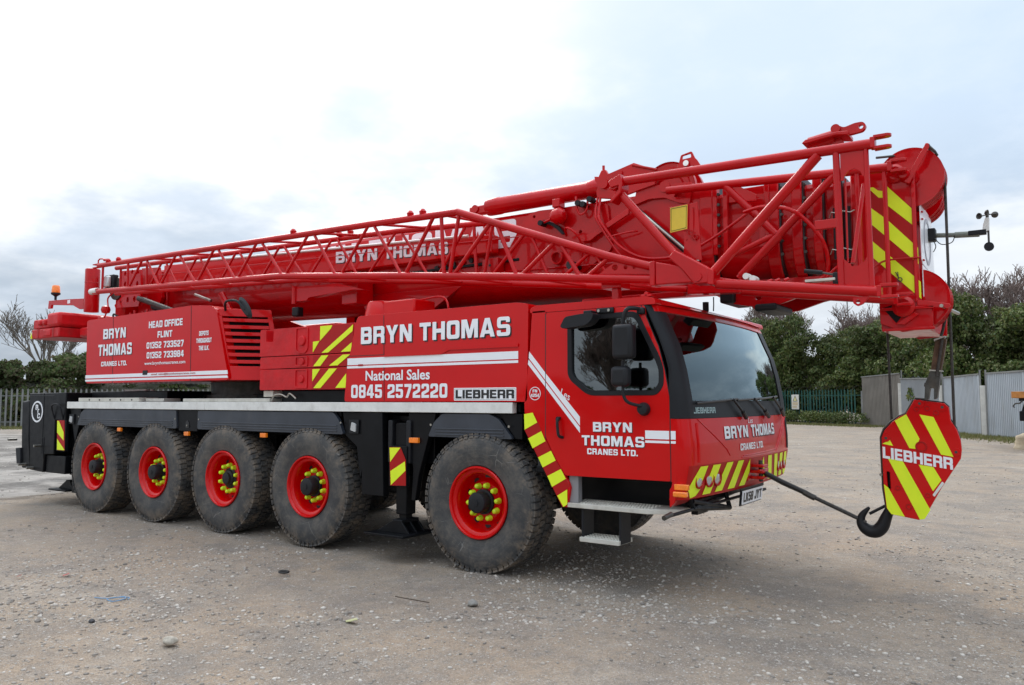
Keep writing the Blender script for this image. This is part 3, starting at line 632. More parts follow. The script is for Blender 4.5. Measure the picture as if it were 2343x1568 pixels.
# ---- superstructure behind the cover
ss = MB(); ss.box(-7.2, -3.6, 0.85, 2.0, 1.93, 2.55); ss.prism([(-7.9, 2.5), (-3.9, 2.5), (-5.4, 2.95), (-6.2, 3.05), (-7.6, 3.05)], 0.72, 0.80); ss.prism([(-7.9, 2.5), (-3.9, 2.5), (-5.4, 2.95), (-6.2, 3.05), (-7.6, 3.05)], 1.98, 2.06)
ss.build('slewing_platform', M['red2'], C, 0.01)
def holes(lst): return [circ(x, z, r, 20, 0.75) for x, z, r in lst]
plate('boom_pivot_plate', M['red2'], C, [[(-7.82, 3.77), (-7.24, 3.74), (-7.20, 3.45), (-7.20, 3.32), (-7.26, 3.15), (-7.95, 3.17), (-7.98, 3.22), (-7.78, 3.34), (-7.80, 3.5)]] + holes([(-7.68, 3.70, .05), (-7.47, 3.71, .05), (-7.30, 3.69, .04), (-7.67, 3.53, .055), (-7.48, 3.54, .035), (-7.31, 3.51, .05), (-7.78, 3.26, .025), (-7.58, 3.275, .05), (-7.38, 3.275, .05)]), 0.60, 0.64, 0.004)
plate('boom_pivot_plate', M['red2'], C, [[(-7.62, 3.83), (-7.15, 3.80), (-7.0, 3.3), (-7.3, 2.9), (-7.7, 2.9)]], 0.84, 0.90, 0.004)
box('pivot_backing', M['red2'], C, -7.9, -7.0, 0.92, 1.9, 2.9, 3.6, 0.02)
st = MB().lathe([(0.0, 3.12), (0.112, 3.12), (0.115, 3.14), (0.115, 3.60), (0.119, 3.605), (0.115, 3.61), (0.115, 3.82), (0.11, 3.835), (0.10, 3.84), (0.09, 3.83), (0.0, 3.80)], 28, (-8.42, 0.45, 0), 'z').build('exhaust_silencer', M['red2'], C)
box('winch_bracket', M['red2'], C, -8.15, -7.85, 0.7, 1.6, 3.05, 3.45, 0.02)
MB().lathe([(0.19, 0.62), (0.19, 1.9)], 30, (-8.0, 0, 3.50)).build('winch_drum', M['dsteel'], C); 
box('rear_work_lamp', M['lamp'], C, -8.22, -8.02, 0.50, 0.56, 3.52, 3.70, 0.02); box('lamp_housing', M['plastic'], C, -8.26, -7.98, 0.56, 0.66, 3.50, 3.73, 0.02)
tube('chord_end_roller', M['alu'], C, (-7.80, 0.13, 3.37), (-7.60, 0.13, 3.37), 0.05)
for x, z in ((-8.05, 3.15), (-8.15, 2.98)): MB().lathe([(0, -0.07), (0.06, -0.05), (0.075, 0), (0.06, 0.05), (0, 0.07)], 18, (x - 0.1, 0.55, z), 'z').build('accumulator', M['red2'], C)
hosep('hose', M['red2'], C, [(-8.1, 0.5, 3.0), (-7.95, 0.48, 3.15), (-8.0, 0.5, 3.32), (-7.85, 0.5, 3.40)], 0.012)
hosep('hose', M['hose'], C, [(-7.9, 0.55, 2.95), (-7.8, 0.5, 3.05), (-7.7, 0.55, 2.98)], 0.015)
for k in range(6): MB().tube((-7.5 + 0.12 * k, 0.55, 2.92), (-7.5 + 0.12 * k, 0.55, 3.02 + 0.03 * (k % 3)), 0.02).build('valve_fitting', M['red2'], C)
MB().box(-7.6, -6.7, 0.5, 0.75, 2.88, 2.97).build('valve_block', M['red2'], C, 0.02)
lc = MB(); lc.tube((-7.28, 0.62, 3.28), (-6.15, 0.62, 2.97), 0.045); lc.build('hydraulic_rod', M['dsteel'], C); MB().tube((-6.9, 0.66, 3.13), (-5.9, 0.66, 2.86), 0.062).build('hydraulic_ram', M['plastic'], C)
tube('hydraulic_rod', M['steel'], C, (-5.75, 0.62, 3.22), (-5.35, 0.62, 3.10), 0.022)
tube('boom_strut', M['red2'], C, (-5.22, 0.7, 3.2), (-4.98, 0.7, 2.9), 0.05)
MB().tube((-4.6, YC, 2.42), (-2.1, YC, 2.62), 0.19, 28).build('luffing_cylinder', M['red2'], C)
MB().tube((-2.1, YC, 2.62), (-0.9, YC, 2.72), 0.13, 24).build('luffing_rod', M['steel'], C)
plate('luffing_bracket', M['red2'], C, [[(-2.7, 3.0), (-1.0, 3.0), (-1.5, 2.72), (-2.1, 2.5), (-2.4, 2.5)]], 1.0, 1.06, 0.005)
plate('luffing_bracket', M['red2'], C, [[(-2.7, 3.0), (-1.0, 3.0), (-1.5, 2.72), (-2.1, 2.5), (-2.4, 2.5)]], 1.84, 1.90, 0.005)
# operator's cab on the far side
oc = plate('operator_cab', M['red'], C, [rpoly([(-4.1, 1.8), (-2.4, 1.8), (-2.1, 2.3), (-2.35, 3.2), (-4.1, 3.2)], 0.06)], 2.08, WD - 0.02, 0.02)
plate('cab_window', M['glass'], oc, [rpoly([(-3.9, 2.2), (-2.5, 2.2), (-2.3, 2.4), (-2.5, 3.08), (-3.9, 3.08)], 0.05)], 2.06, 2.075)
plate('cab_window', M['glass'], oc, [rpoly([(-3.9, 2.2), (-2.5, 2.2), (-2.3, 2.4), (-2.5, 3.08), (-3.9, 3.08)], 0.05)], WD - 0.01, WD)
box('engine_cover', M['red'], C, -7.5, -4.3, 2.08, WD, 1.92, 2.85, 0.04)
# rear counterweight
cw = sub('rear_counterweight')
MB().box(-9.70, -8.74, 0.10, WD - 0.10, 2.70, 2.865).build('lower_slab', M['cast'], cw, 0.02)
b = MB(); b.box(-9.69, -8.72, 0.12, WD - 0.12, 2.872, 3.03); b.build('upper_slab', M['cast'], cw, 0.02)
MB().box(-9.14, -8.70, 0.075, WD - 0.12, 2.876, 3.115).build('top_block', M['cast'], cw, 0.05)
MB().box(-8.60, -7.9, 0.35, WD - 0.35, 2.70, 2.86).build('inner_slab', M['cast'], cw, 0.04)
for x in (-9.42, -9.26): MB().box(x - 0.065, x + 0.065, 0.085, 0.16, 2.92, 3.02).build('lifting_recess', M['cast'], cw, 0.03)
for x0, x1 in ((-9.50, -9.43), (-8.97, -8.90)): MB().box(x0, x1, 0.094, 0.12, 2.705, 2.86).build('slab_groove', M['dred'], cw, 0.008)
MB().box(-9.29, -8.99, 0.084, 0.14, 2.72, 2.85).build('slab_boss', M['cast'], cw, 0.03)
plate('yellow_stripe', M['yel'], cw, [[(-9.705, 2.82), (-9.66, 2.71), (-9.705, 2.71)]], 0.088, 0.098)
# beacon on its arm
ba = plate('beacon_arm', M['red2'], C, [[(-9.76, 3.40), (-9.02, 3.375), (-8.55, 3.35), (-8.55, 3.18), (-8.68, 3.18), (-8.90, 3.26), (-9.66, 3.32), (-9.68, 3.26), (-9.78, 3.26)]], 0.38, 0.42, 0.004)
plate('reflector', M['white'], ba, [[(-9.08, 3.30), (-8.99, 3.30), (-8.99, 3.36), (-9.08, 3.36)]], 0.374, 0.379)
bc = sub('beacon')
MB().lathe([(0.02, 3.40), (0.02, 3.46), (0.045, 3.48), (0.075, 3.50), (0.075, 3.525), (0.0, 3.53)], 20, (-9.56, 0.40, 0), 'z').build('beacon_base', M['plastic'], bc)
MB().lathe([(0.068, 3.525), (0.070, 3.56), (0.062, 3.64), (0.05, 3.655), (0.0, 3.66)], 24, (-9.56, 0.40, 0), 'z').build('beacon_lens', M['amber'], bc)

# ---- front storage box with the big lettering
fb = plate('storage_box', M['red'], C, [rpoly([(-1.70, 2.545), (-1.67, 2.59), (0.47, 2.59), (0.60, 2.57), (0.585, 1.645), (-1.875, 1.645), (-1.84, 2.01)], 0.035)], 0.0, 0.98, 0.025)
plate('panel_gap', M['ink'], fb, [[(-1.284, 2.575), (-1.276, 2.575), (-1.256, 1.655), (-1.264, 1.655)]], -0.0025, 0.001)
plate('panel_gap', M['ink'], fb, [[(-1.82, 2.153), (-1.27, 2.153), (-1.27, 2.147), (-1.82, 2.147)]], -0.0025, 0.001)
plate('raised_panel', M['red'], fb, [rpoly([(-1.27, 2.145), (-0.48, 2.145), (-0.38, 2.20), (0.49, 2.20), (0.49, 2.165), (-0.36, 2.165), (-0.46, 2.125), (-1.27, 2.125)], 0.01)], -0.014, 0.001, 0.006)
for z0, z1, a in ((2.05, 2.125, -1.83), (2.013, 2.038, -1.835)): plate('white_stripe', M['white'], fb, [[(a, z0), (0.485, z0), (0.485, z1), (a, z1)]], -0.003, 0.001)
plate('lock', M['dred'], fb, [rrect(-1.66, -1.58, 2.035, 2.055, 0.008)], -0.007, -0.002)
text('BRYN', M['white'], fb, -1.62, -0.87, 2.277, 2.462, bold=0.05, shadow=(0.014, 0.014)); text('THOMAS', M['white'], fb, -0.76, 0.395, 2.277, 2.462, bold=0.05, shadow=(0.014, 0.014))
text('National Sales', M['white'], fb, -1.54, -0.615, 1.872, 1.982, bold=0.02); text('0845 2572220', M['white'], fb, -1.76, -0.38, 1.685, 1.83, bold=0.025)
lp = plate('maker_plate', M['white'], fb, [rrect(-0.295, 0.462, 1.657, 1.782, 0.004)], -0.003, 0.001); plate('inner_border', M['ink'], lp, [[(-0.285, 1.667), (0.452, 1.667), (0.452, 1.772), (-0.285, 1.772)], [(-0.283, 1.669), (0.450, 1.669), (0.450, 1.770), (-0.283, 1.770)]], -0.0042, -0.003)
text('LIEBHERR', M['ink'], lp, -0.272, 0.440, 1.678, 1.762, y=-0.004, bold=0.075)
MB().lathe([(0.20, 2.60), (0.195, 2.64), (0.165, 2.76), (0.15, 2.775), (0.0, 2.78)], 32, (-1.62, 0.32, 0), 'z').build('air_cleaner_cap', M['red'], C)
box('air_intake', M['red'], C, -1.50, -1.02, 0.20, 0.55, 2.58, 2.765, 0.02)
hosep('hose', M['red2'], C, [(-1.3, 0.5, 2.78), (-0.9, 0.45, 2.80), (-0.75, 0.42, 2.74), (-0.7, 0.4, 2.6)], 0.012)
box('storage_box', M['red'], C, -1.8, 0.6, WD - 0.75, WD, 1.645, 2.55, 0.03)
box('engine_housing', M['black'], C, -1.6, 0.5, 0.98, WD - 0.76, 1.60, 2.45, 0.02)

# ---- driver's cab
WD_CH = WD; WD = 2.93; YC = WD / 2
ZX = [.78, .85, 1.11, 1.28, 1.51, 1.69, 1.92, 2.11, 2.27, 2.38, 2.47, 2.54]; XE = [2.08, 2.12, 2.17, 2.17, 2.15, 2.13, 2.09, 2.04, 1.97, 1.925, 1.88, 1.84]
HW = WD / 2; RC = 0.12
_YC = WD / 2
def xf(y, z):
    xe = float(np.interp(z, ZX, XE)); u = (y - _YC) / (HW - RC)
    if abs(u) <= 1: return xe + 0.09 * (1 - u * u)
    t = min(1.0, (abs(y - _YC) - (HW - RC)) / RC); return xe - RC * (1 - math.sqrt(max(0, 1 - t * t)))
def skin(name, m, ys, zs, off0=0.0, th=0.02, parent=C, **k):
    """curved sheet that follows the cab front; ys/zs are sample lists"""
    b = MB(); ny, nz = len(ys), len(zs)
    for o in (off0, off0 - th):
        for z in zs:
            for y in ys:
                d = 0.02
                n = Vector((1, -(xf(min(y + d, WD), z) - xf(max(y - d, 0), z)) / (min(y + d, WD) - max(y - d, 0)), -(xf(y, z + d) - xf(y, z - d)) / (2 * d))).normalized()
                b.v.append((xf(y, z) + n.x * o, y + n.y * o, z + n.z * o))
    f = []
    for j in range(nz - 1):
        for i in range(ny - 1):
            a = j * ny + i; f.append((a, a + 1, a + ny + 1, a + ny)); c = a + ny * nz; f.append((c, c + ny, c + ny + 1, c + 1))
    N = ny * nz
    for i in range(ny - 1): f.append((i, i + N, i + 1 + N, i + 1)); q = (nz - 1) * ny + i; f.append((q, q + 1, q + 1 + N, q + N))
    for j in range(nz - 1): q = j * ny; f.append((q, q + ny, q + ny + N, q + N)); q = j * ny + ny - 1; f.append((q, q + N, q + ny + N, q + ny))
    b.f = f; b.mi = [0] * len(f)
    return b.build(name, m, parent, **k)
def cos_ys():
    out = [HW - HW + 0.0]
    arc = [RC * (1 - math.cos(R(a))) for a in (0, 15, 30, 45, 60, 75, 90)]
    left = [RC - RC * math.cos(R(90 - a)) for a in (90, 78, 64, 50, 36, 20, 0)]
    ys = sorted(set(round(v, 5) for v in [0.0, .002, .008, .018, .034, .055, .08, RC]))
    mid = list(np.linspace(RC, WD - RC, 17))[1:-1]
    return ys + mid + [WD - y for y in reversed(ys)]
YS = cos_ys()
front = skin('front_panel', M['red'], YS, [0.84, 0.86, 0.90, 0.95, 1.0, 1.05, 1.11, 1.15, 1.2, 1.25, 1.3, 1.35, 1.4, 1.45, 1.49, 1.505], 0.0, 0.03)
fn_front = lambda off: (lambda a, b, c: (xf(a, b) + off + 0.001 * c, a, b))
# windscreen, frit, header
MIDY = list(np.linspace(0.135, WD - 0.29, 21))
ws = skin('windscreen', M['wscreen'], MIDY, [1.515, 1.6, 1.69, 1.8, 1.92, 2.02, 2.11, 2.2, 2.27, 2.33, 2.38, 2.42], -0.004, 0.006)
frit = skin('windscreen_base', M['plastic'], MIDY, [1.508, 1.55, 1.60, 1.655], 0.0, 0.004)
skin('roof_header', M['red'], [y for y in YS if 0.03 < y < WD - 0.03], [2.415, 2.44, 2.47], 0.006, 0.05)
text('LIEBHERR', mat('faint_print', (0.30, 0.42, 0.42), 0.4), frit, 0.155, 0.56, 1.548, 1.60, bold=0.04, fn=fn_front(0.003))
for sgn in (0, 1):
    ys = [0.0, .002, .008, .018, .034, .055, .08, RC, 0.17]
    if sgn: ys = [WD - y for y in reversed(ys + [0.24, 0.32])]
    skin('pillar_trim', M['grey'], ys, [1.508, 1.6, 1.69, 1.8, 1.92, 2.02, 2.11, 2.2, 2.27, 2.33, 2.38, 2.44, 2.47], 0.004, 0.03)
    y0, y1 = (-0.003, 0.03) if not sgn else (WD - 0.03, WD + 0.003)
    cx = lambda z: xf(0.0, z) + 0.006
    zz = [1.508, 1.69, 1.92, 2.0, 2.11, 2.27, 2.38, 2.47]
    plate('pillar_trim', M['grey'], C, [[(2.075, 1.508), (2.055, 1.73), (2.04, 1.98), (2.02, 2.00), (1.95, 2.17), (1.81, 2.47)] + [(cx(z), z) for z in reversed(zz)]] if False else [[(2.02, 1.508), (2.02, 1.95), (1.94, 2.17), (1.79, 2.47)] + [(max(cx(z), 1.80 + 0.001), z) for z in reversed(zz)]], y0, y1, 0.003)
# cab side, fixed rear part, door, front part (near and far)
for sgn in (0, 1):
    y0, y1 = (0.0, 0.05) if not sgn else (WD - 0.05, WD)
    plate('cab_side', M['red'], C, [[(0.64, 2.50), (0.793, 2.50), (0.783, 1.31), (0.80, 1.28), (1.045, 0.935), (1.01, 0.99), (1.06, 0.86), (1.02, 0.72), (0.97, 0.71), (0.555, 1.54), (0.55, 1.63), (0.61, 2.10)]] if False else
          [[(0.64, 2.50), (0.793, 2.50), (0.785, 1.31), (0.87, 1.16), (1.03, 0.93), (1.05, 0.88), (1.02, 0.72), (0.97, 0.70), (0.555, 1.50), (0.55, 1.63), (0.61, 2.10)]], y0, y1, 0.008)
    plate('cab_side', M['red'], C, [[(1.83, 2.445), (1.80, 2.50), (1.80, 2.505), (1.815, 2.50)]] if False else [[(2.018, 0.985), (2.016, 1.507), (2.035, 1.507), (2.052, 1.40), (2.06, 1.28), (2.06, 1.11), (2.06, 0.97), (2.05, 0.985)]], y0 + 0.0, y1, 0.002)
    plate('bumper_end', M['red'], C, [[(2.0, 0.92), (2.045, 0.975), (2.06, 0.975), (2.055, 1.0), (2.10, 0.9), (2.09, 0.86), (2.0, 0.775)]] if False else [[(2.0, 0.92), (2.045, 0.985), (2.06, 0.985), (2.055, 0.86), (2.045, 0.82), (2.0, 0.775)]], y0, y1, 0.002)
    fr = rpoly([(1.03, 2.425), (1.73, 2.425), (1.93, 2.03), (1.965, 1.93), (1.965, 1.78), (1.90, 1.70), (1.24, 1.70), (1.03, 1.86)], 0.07)
    inn = rpoly([(1.075, 2.38), (1.70, 2.38), (1.885, 2.01), (1.92, 1.92), (1.92, 1.80), (1.87, 1.745), (1.255, 1.745), (1.075, 1.88)], 0.06)
    dr = plate('door', M['red'], C, [rpoly([(0.80, 2.47), (1.795, 2.47), (1.925, 2.19), (1.985, 2.02), (2.010, 1.92), (2.012, 0.99), (1.00, 0.985), (0.88, 1.16), (0.793, 1.32)], 0.02), fr], y0 - (0.003 if not sgn else -0.003), y1, 0.006)
    plate('window_frame', M['grey'], dr, [fr, inn], y0 - 0.008 if not sgn else y0, y1 if not sgn else y1 + 0.008, 0.006)
    plate('window_glass', M['glass'], dr, [inn], 0.018 if not sgn else WD - 0.022, 0.022 if not sgn else WD - 0.018)
    if not sgn: door = dr
W_ = M['white']; yd = -0.0065
text('BRYN', W_, door, 1.29, 1.668, 1.385, 1.468, y=yd, bold=0.05, shadow=(0.005, 0.006)); text('THOMAS', W_, door, 1.175, 1.782, 1.262, 1.350, y=yd, bold=0.05, shadow=(0.005, 0.006))
text('CRANES LTD.', W_, door, 1.23, 1.72, 1.185, 1.237, y=yd, bold=0.04)
text('Les', W_, door, 0.955, 1.055, 1.705, 1.775, y=yd, bold=0.0, shear=0.3, slope=-0.55)
for z0, z1 in ((1.335, 1.405), (1.302, 1.322)):
    plate('white_stripe', W_, door, [[(1.79, z0), (2.006, z0), (2.006, z1), (1.79, z1)]], -0.006, -0.003)
for z0, z1 in ((1.335, 1.405), (1.302, 1.322)):
    plate('white_stripe', W_, C, [[(2.02, z0), (2.062, z0), (2.062, z1), (2.02, z1)]], -0.004, 0.0)
plate('white_stripe', W_, door, [[(0.797, 1.905), (1.155, 1.512), (1.155, 1.435), (0.797, 1.838)]], -0.006, -0.003)
plate('white_stripe', W_, door, [[(0.797, 1.822), (1.155, 1.42), (1.155, 1.37), (0.797, 1.775)]], -0.006, -0.003)
plate('white_stripe', W_, C, [[(0.612, 2.115), (0.788, 1.915), (0.788, 1.848), (0.606, 2.055)]], -0.003, 0.0)
plate('white_stripe', W_, C, [[(0.604, 2.04), (0.787, 1.832), (0.787, 1.785), (0.597, 1.995)]], -0.003, 0.0)
rb = plate('fleet_badge', W_, C, [circ(0.675, 1.722, 0.062, 32), circ(0.675, 1.722, 0.056, 32)], -0.003, 0.0)
text('FN', W_, rb, 0.65, 0.70, 1.732, 1.76, y=-0.002, bold=0.03); text('4254', W_, rb, 0.63, 0.72, 1.690, 1.72, y=-0.002, bold=0.03)
hosep('door_handle', M['plastic'], door, [(0.945, -0.003, 1.50), (0.945, -0.045, 1.48), (0.95, -0.05, 1.40), (0.96, -0.045, 1.34), (0.975, -0.003, 1.325)], 0.014)
plate('handle_cup', M['plastic'], door, [circ(0.925, 1.49, 0.022, 16)], -0.010, -0.003)
plate('panel_gap', M['ink'], C, [[(0.790, 2.46), (0.798, 2.46), (0.793, 1.31), (0.785, 1.31)]], -0.001, 0.03); plate('panel_gap', M['ink'], C, [[(2.010, 1.92), (2.019, 1.9), (2.019, 0.985), (2.010, 0.985)]], -0.001, 0.03)
# hazard stripes on the wheel-arch edge
ae = plate('arch_edge', M['dred'], C, [[(0.555, 1.53), (0.655, 1.545), (0.71, 1.45), (0.79, 1.29), (0.90, 1.11), (1.01, 0.95), (1.045, 0.90), (1.02, 0.86), (1.02, 0.705), (0.965, 0.705), (0.56, 1.38)]], -0.003, 0.0)
for q in ([(0.555, 1.53), (0.65, 1.545), (0.70, 1.455), (0.56, 1.385)], [(0.745, 1.375), (0.79, 1.285), (0.65, 1.215), (0.60, 1.305)], [(0.85, 1.20), (0.90, 1.115), (0.76, 1.045), (0.71, 1.135)], [(0.955, 1.04), (1.005, 0.955), (0.86, 0.875), (0.81, 0.97)], [(1.02, 0.862), (1.02, 0.73), (0.98, 0.705), (0.915, 0.80)]):
    plate('yellow_stripe', M['yel'], ae, [q], -0.006, -0.0033)
# roof, back, floor, inside
rf = plate('cab_roof', M['red'], C, [rpoly([(0.62, 2.475), (0.62, 2.52), (0.68, 2.545), (1.80, 2.545), (1.885, 2.53), (1.90, 2.475)], 0.02)], 0.0, WD, 0.018)
b = MB(); ys = list(np.linspace(0.03, WD - 0.03, 15)); top = [(1.86, y, 2.53) for y in ys] + [(xf(y, 2.47) + 0.03, y, 2.478) for y in ys] + [(1.86, y, 2.475) for y in ys]
b.add(top, [(i, i + 1, i + 16, i + 15) for i in range(14)] + [(15 + i, 16 + i, 31 + i, 30 + i) for i in range(14)] + [(0, 15, 30), (14, 44, 29)]); b.build('roof_lip', M['red'], C)
box('cab_back', M['red'], C, 0.62, 0.66, 0.06, WD - 0.06, 1.6, 2.48, 0.01)
box('cab_floor', M['black'], C, 0.65, 2.03, 0.05, WD - 0.05, 0.99, 1.05, 0.01)
box('interior_lining', M['dash'], C, 0.665, 0.70, 0.06, WD - 0.06, 1.05, 2.46, 0.0); box('headlining', M['dash'], C, 0.70, 1.85, 0.06, WD - 0.06, 2.455, 2.472, 0.0)
plate('dashboard', M['dash'], C, [rpoly([(1.70, 1.05), (1.68, 1.50), (1.78, 1.60), (1.90, 1.62), (2.08, 1.56), (2.08, 1.05)], 0.05)], 0.06, WD - 0.06, 0.01)
for y in (0.75, WD - 0.75):
    s = MB(); s.box(1.0, 1.42, y - 0.25, y + 0.25, 1.25, 1.42); s.build('seat', M['seatc'], C, 0.05); MB().box(0.92, 1.05, y - 0.24, y + 0.24, 1.4, 2.0).build('seat_back', M['seatc'], C, 0.05); MB().box(0.93, 1.03, y - 0.13, y + 0.13, 2.02, 2.2).build('headrest', M['seatc'], C, 0.04)
b = MB()
for i in range(28):
    a0, a1 = 2 * math.pi * i / 28, 2 * math.pi * (i + 1) / 28
    f = lambda a: Vector((1.62 + 0.10 * math.sin(a), 0.75 + 0.22 * math.cos(a), 1.74 + 0.19 * math.sin(a)))
    b.tube(f(a0), f(a1), 0.013, 8)
b.tube((1.62, 0.75, 1.74), (1.78, 0.75, 1.55), 0.03); b.build('steering_wheel', M['plastic'], C)
for y0, y1, z in ((0.22, 0.46, 1.77), (0.17, 0.36, 1.66)):
    skin('sticker', M['white'], list(np.linspace(y0, y1, 5)), [z, z + 0.05], -0.012, 0.002)
skin('sticker', M['yplate'], [WD - 0.30, WD - 0.22], [1.74, 1.80, 1.86], -0.012, 0.002)
# front chevrons (left half measured, right half mirrored)
chl = [[(0.225, 1.105), (0.35, 1.105), (0.31, 1.02), (0.28, 0.97), (0.30, 0.93), (0.21, 0.86), (0.125, 0.848), (0.07, 0.93), (0.13, 1.0)],
       [(0.45, 1.105), (0.59, 1.105), (0.47, 0.86), (0.33, 0.86)], [(0.72, 1.11), (0.85, 1.11), (0.70, 0.865), (0.56, 0.865)],
       [(0.97, 1.11), (1.10, 1.11), (0.97, 0.865), (0.82, 0.865)], [(1.26, 1.11), (1.30, 0.99), (1.22, 0.87), (1.08, 0.87)]]
band = skin('reflective_band', M['dred'], [y for y in YS if 0.05 < y < WD - 0.05], [0.845, 0.87, 0.92, 0.98, 1.04, 1.09, 1.118], 0.0015, 0.002)
def fpoly(name, m, poly, off, parent, th=0.002):
    poly = [tuple(q) for q in poly]; sub_ = []
    for i, a in enumerate(poly):
        b_ = poly[(i + 1) % len(poly)]
        for k in range(4): t = k / 4; sub_.append((a[0] + (b_[0] - a[0]) * t, a[1] + (b_[1] - a[1]) * t))
    return plate(name, m, parent, [sub_], 0, 0, fn=lambda a, b, c: (xf(a, b) + off + th * c, a, b))
for q in chl:
    fpoly('yellow_stripe', M['yel'], q, 0.005, band); fpoly('yellow_stripe', M['yel'], [(WD - y, z) for y, z in reversed(q)], 0.005, band)
text('BRYN', W_, front, 0.69, 1.235, 1.318, 1.428, bold=0.045, fn=fn_front(0.005), shadow=(0.012, 0.01)); text('THOMAS', W_, front, 1.33, 2.11, 1.318, 1.428, bold=0.045, fn=fn_front(0.005), shadow=(0.012, 0.01))
text('CRANES LTD.', W_, front, 1.02, 1.66, 1.20, 1.263, bold=0.035, fn=fn_front(0.005)); text('Les', W_, front, 1.27, 1.40, 1.445, 1.492, bold=0.0, shear=0.3, fn=fn_front(0.005))
# pressed creases in the front panel
for pts in (((0.22, 1.50), (0.72, 1.23), (0.80, 1.16)), ((WD - 0.22, 1.50), (WD - 0.80, 1.16), (0.95, 1.148)), ((WD - 0.14, 1.49), (WD - 0.76, 1.135), (0.90, 1.135))):
    pp = []
    for i in range(len(pts) - 1):
        for k in range(8): t = k / 8; y = lerp(pts[i][0], pts[i + 1][0], t); z = lerp(pts[i][1], pts[i + 1][1], t); pp.append((xf(y, z) + 0.0, y, z))
    MB().path(pp, 0.006, 6).build('pressed_crease', M['red'], front)
for s_ in (0, 1):
    y = 0.20 if s_ == 0 else WD - 0.17
    b = MB().path([(xf(y, z) + 0.0, y, z) for z in np.linspace(1.14, 1.47, 8)], 0.013 if s_ == 0 else 0.016, 8); b.build('pressed_crease' if s_ == 0 else 'grille_slot', M['red'] if s_ == 0 else M['ink'], front)
for y in (0.245, 0.42, 0.57, WD - 0.57, WD - 0.42, WD - 0.245):
    z = 0.99; x = xf(y, z)
    hl = sub('headlamp', (x, y, z)); hl.rotation_euler = (0, 0, -0.12 if y < YC else 0.12)
    MB().lathe([(0.074, -0.02), (0.074, 0.008), (0.066, 0.011), (0.061, -0.004), (0.05, -0.02)], 28, ax='x').build('lamp_rim', M['dred'], hl)
    MB().lathe([(0.061, -0.004), (0.05, 0.003), (0.02, 0.009), (0.0, 0.010)], 28, ax='x').build('lens', M['lamp'], hl)
# indicator lamps on the corner
box('indicator', M['amber'], C, 2.045, 2.165, -0.012, 0.03, 0.925, 0.972, 0.006); box('indicator', M['amber'], C, 2.035, 2.155, -0.022, 0.03, 0.868, 0.912, 0.010)
# under-front: lip, tow coupling, number plate, frame
lipf = MB(); ysl = list(np.linspace(0.02, WD - 0.02, 17))
lipf.add([(xf(y, 0.84) - 0.002, y, 0.842) for y in ysl] + [(2.0, y, 0.78) for y in ysl] + [(2.0, y, 0.90) for y in ysl], [(i, i + 1, i + 18, i + 17) for i in range(16)] + [(17 + i, 18 + i, 35 + i, 34 + i) for i in range(16)]); lipf.build('bumper_underside', M['dred'], C)
tc_ = sub('tow_coupling')
MB().box(2.16, 2.235, 1.27, 1.55, 0.90, 1.08).build('coupling_plate', M['red2'], tc_, 0.01)
for z in (0.93, 0.985, 1.04): MB().box(2.235, 2.36, 1.34, 1.50, z - 0.014, z + 0.014).build('coupling_jaw', M['red2'], tc_, 0.008)
MB().tube((2.31, 1.42, 0.89), (2.31, 1.42, 1.09), 0.02).build('pin', M['dsteel'], tc_); MB().tube((2.33, 1.30, 1.0), (2.33, 1.56, 1.0), 0.012).build('pin', M['red2'], tc_)
np_ = plate('number_plate', M['white'], C, [rrect(1.08, 1.66, 0.70, 0.825, 0.006)], 0, 0, fn=lambda a, b, c: (2.24 + 0.006 * c + 0.1 * (b - 0.76), a, b))
plate('plate_backing', M['plastic'], C, [rrect(1.065, 1.675, 0.688, 0.84, 0.008)], 0, 0, fn=lambda a, b, c: (2.225 + 0.012 * c + 0.1 * (b - 0.76), a, b))
text('LK58 JYT', M['ink'], np_, 1.11, 1.63, 0.72, 0.805, bold=0.01, fn=lambda a, b, c: (2.2445 + 0.0015 * c + 0.1 * (b - 0.76), a, b))
bf = MB()
for p0, p1 in (((2.08, 0.24, 0.84), (2.1, 0.26, 0.75)), ((2.1, 0.24, 0.75), (2.1, 1.14, 0.66)), ((2.1, 0.24, 0.81), (2.1, 1.14, 0.66)), ((2.1, 1.14, 0.66), (2.05, 1.14, 0.84)), ((2.1, 0.3, 0.75), (2.0, 1.5, 0.76))): bf.tube(p0, p1, 0.022, 8)
bf.build('underframe', M['black'], C); 
tube('stabiliser_rod', M['black'], C, (2.10, -0.32, 0.745), (2.12, 2.15, 0.74), 0.014); MB().tube((2.10, -0.34, 0.74), (2.10, -0.2, 0.755), 0.02).build('rod_end', M['dsteel'], C)
b = MB(); b.box(1.98, 2.04, 0.5, 0.75, 0.66, 0.83); b.box(2.02, 2.06, 0.3, 2.3, 0.76, 0.80); b.build('bracket', M['black'], C, 0.005)
# wipers
for (y0, z0, y1, z1, b0, b1, bz0, bz1) in ((1.16, 1.495, 0.90, 1.665, 0.20, 1.02, 1.635, 1.672), (1.86, 1.495, 1.45, 1.675, 1.02, 1.70, 1.662, 1.68), (2.56, 1.50, 2.13, 1.69, 1.62, 2.35, 1.672, 1.70)):
    wp = sub('wiper'); pt = lambda y, z, o: (xf(y, z) + o, y, z)
    MB().path([pt(y0, z0, 0.03), pt(lerp(y0, y1, .35), lerp(z0, z1, .35), 0.04)], 0.020, 8).build('wiper_spring_arm', M['ink'], wp)
    MB().path([pt(lerp(y0, y1, .3), lerp(z0, z1, .3), 0.04), pt(y1, z1, 0.035)], 0.011, 8).build('wiper_arm', M['ink'], wp)
    MB().path([pt(lerp(b0, b1, k / 8), lerp(bz0, bz1, k / 8), 0.022) for k in range(9)], 0.011, 6).build('wiper_blade', M['ink'], wp)
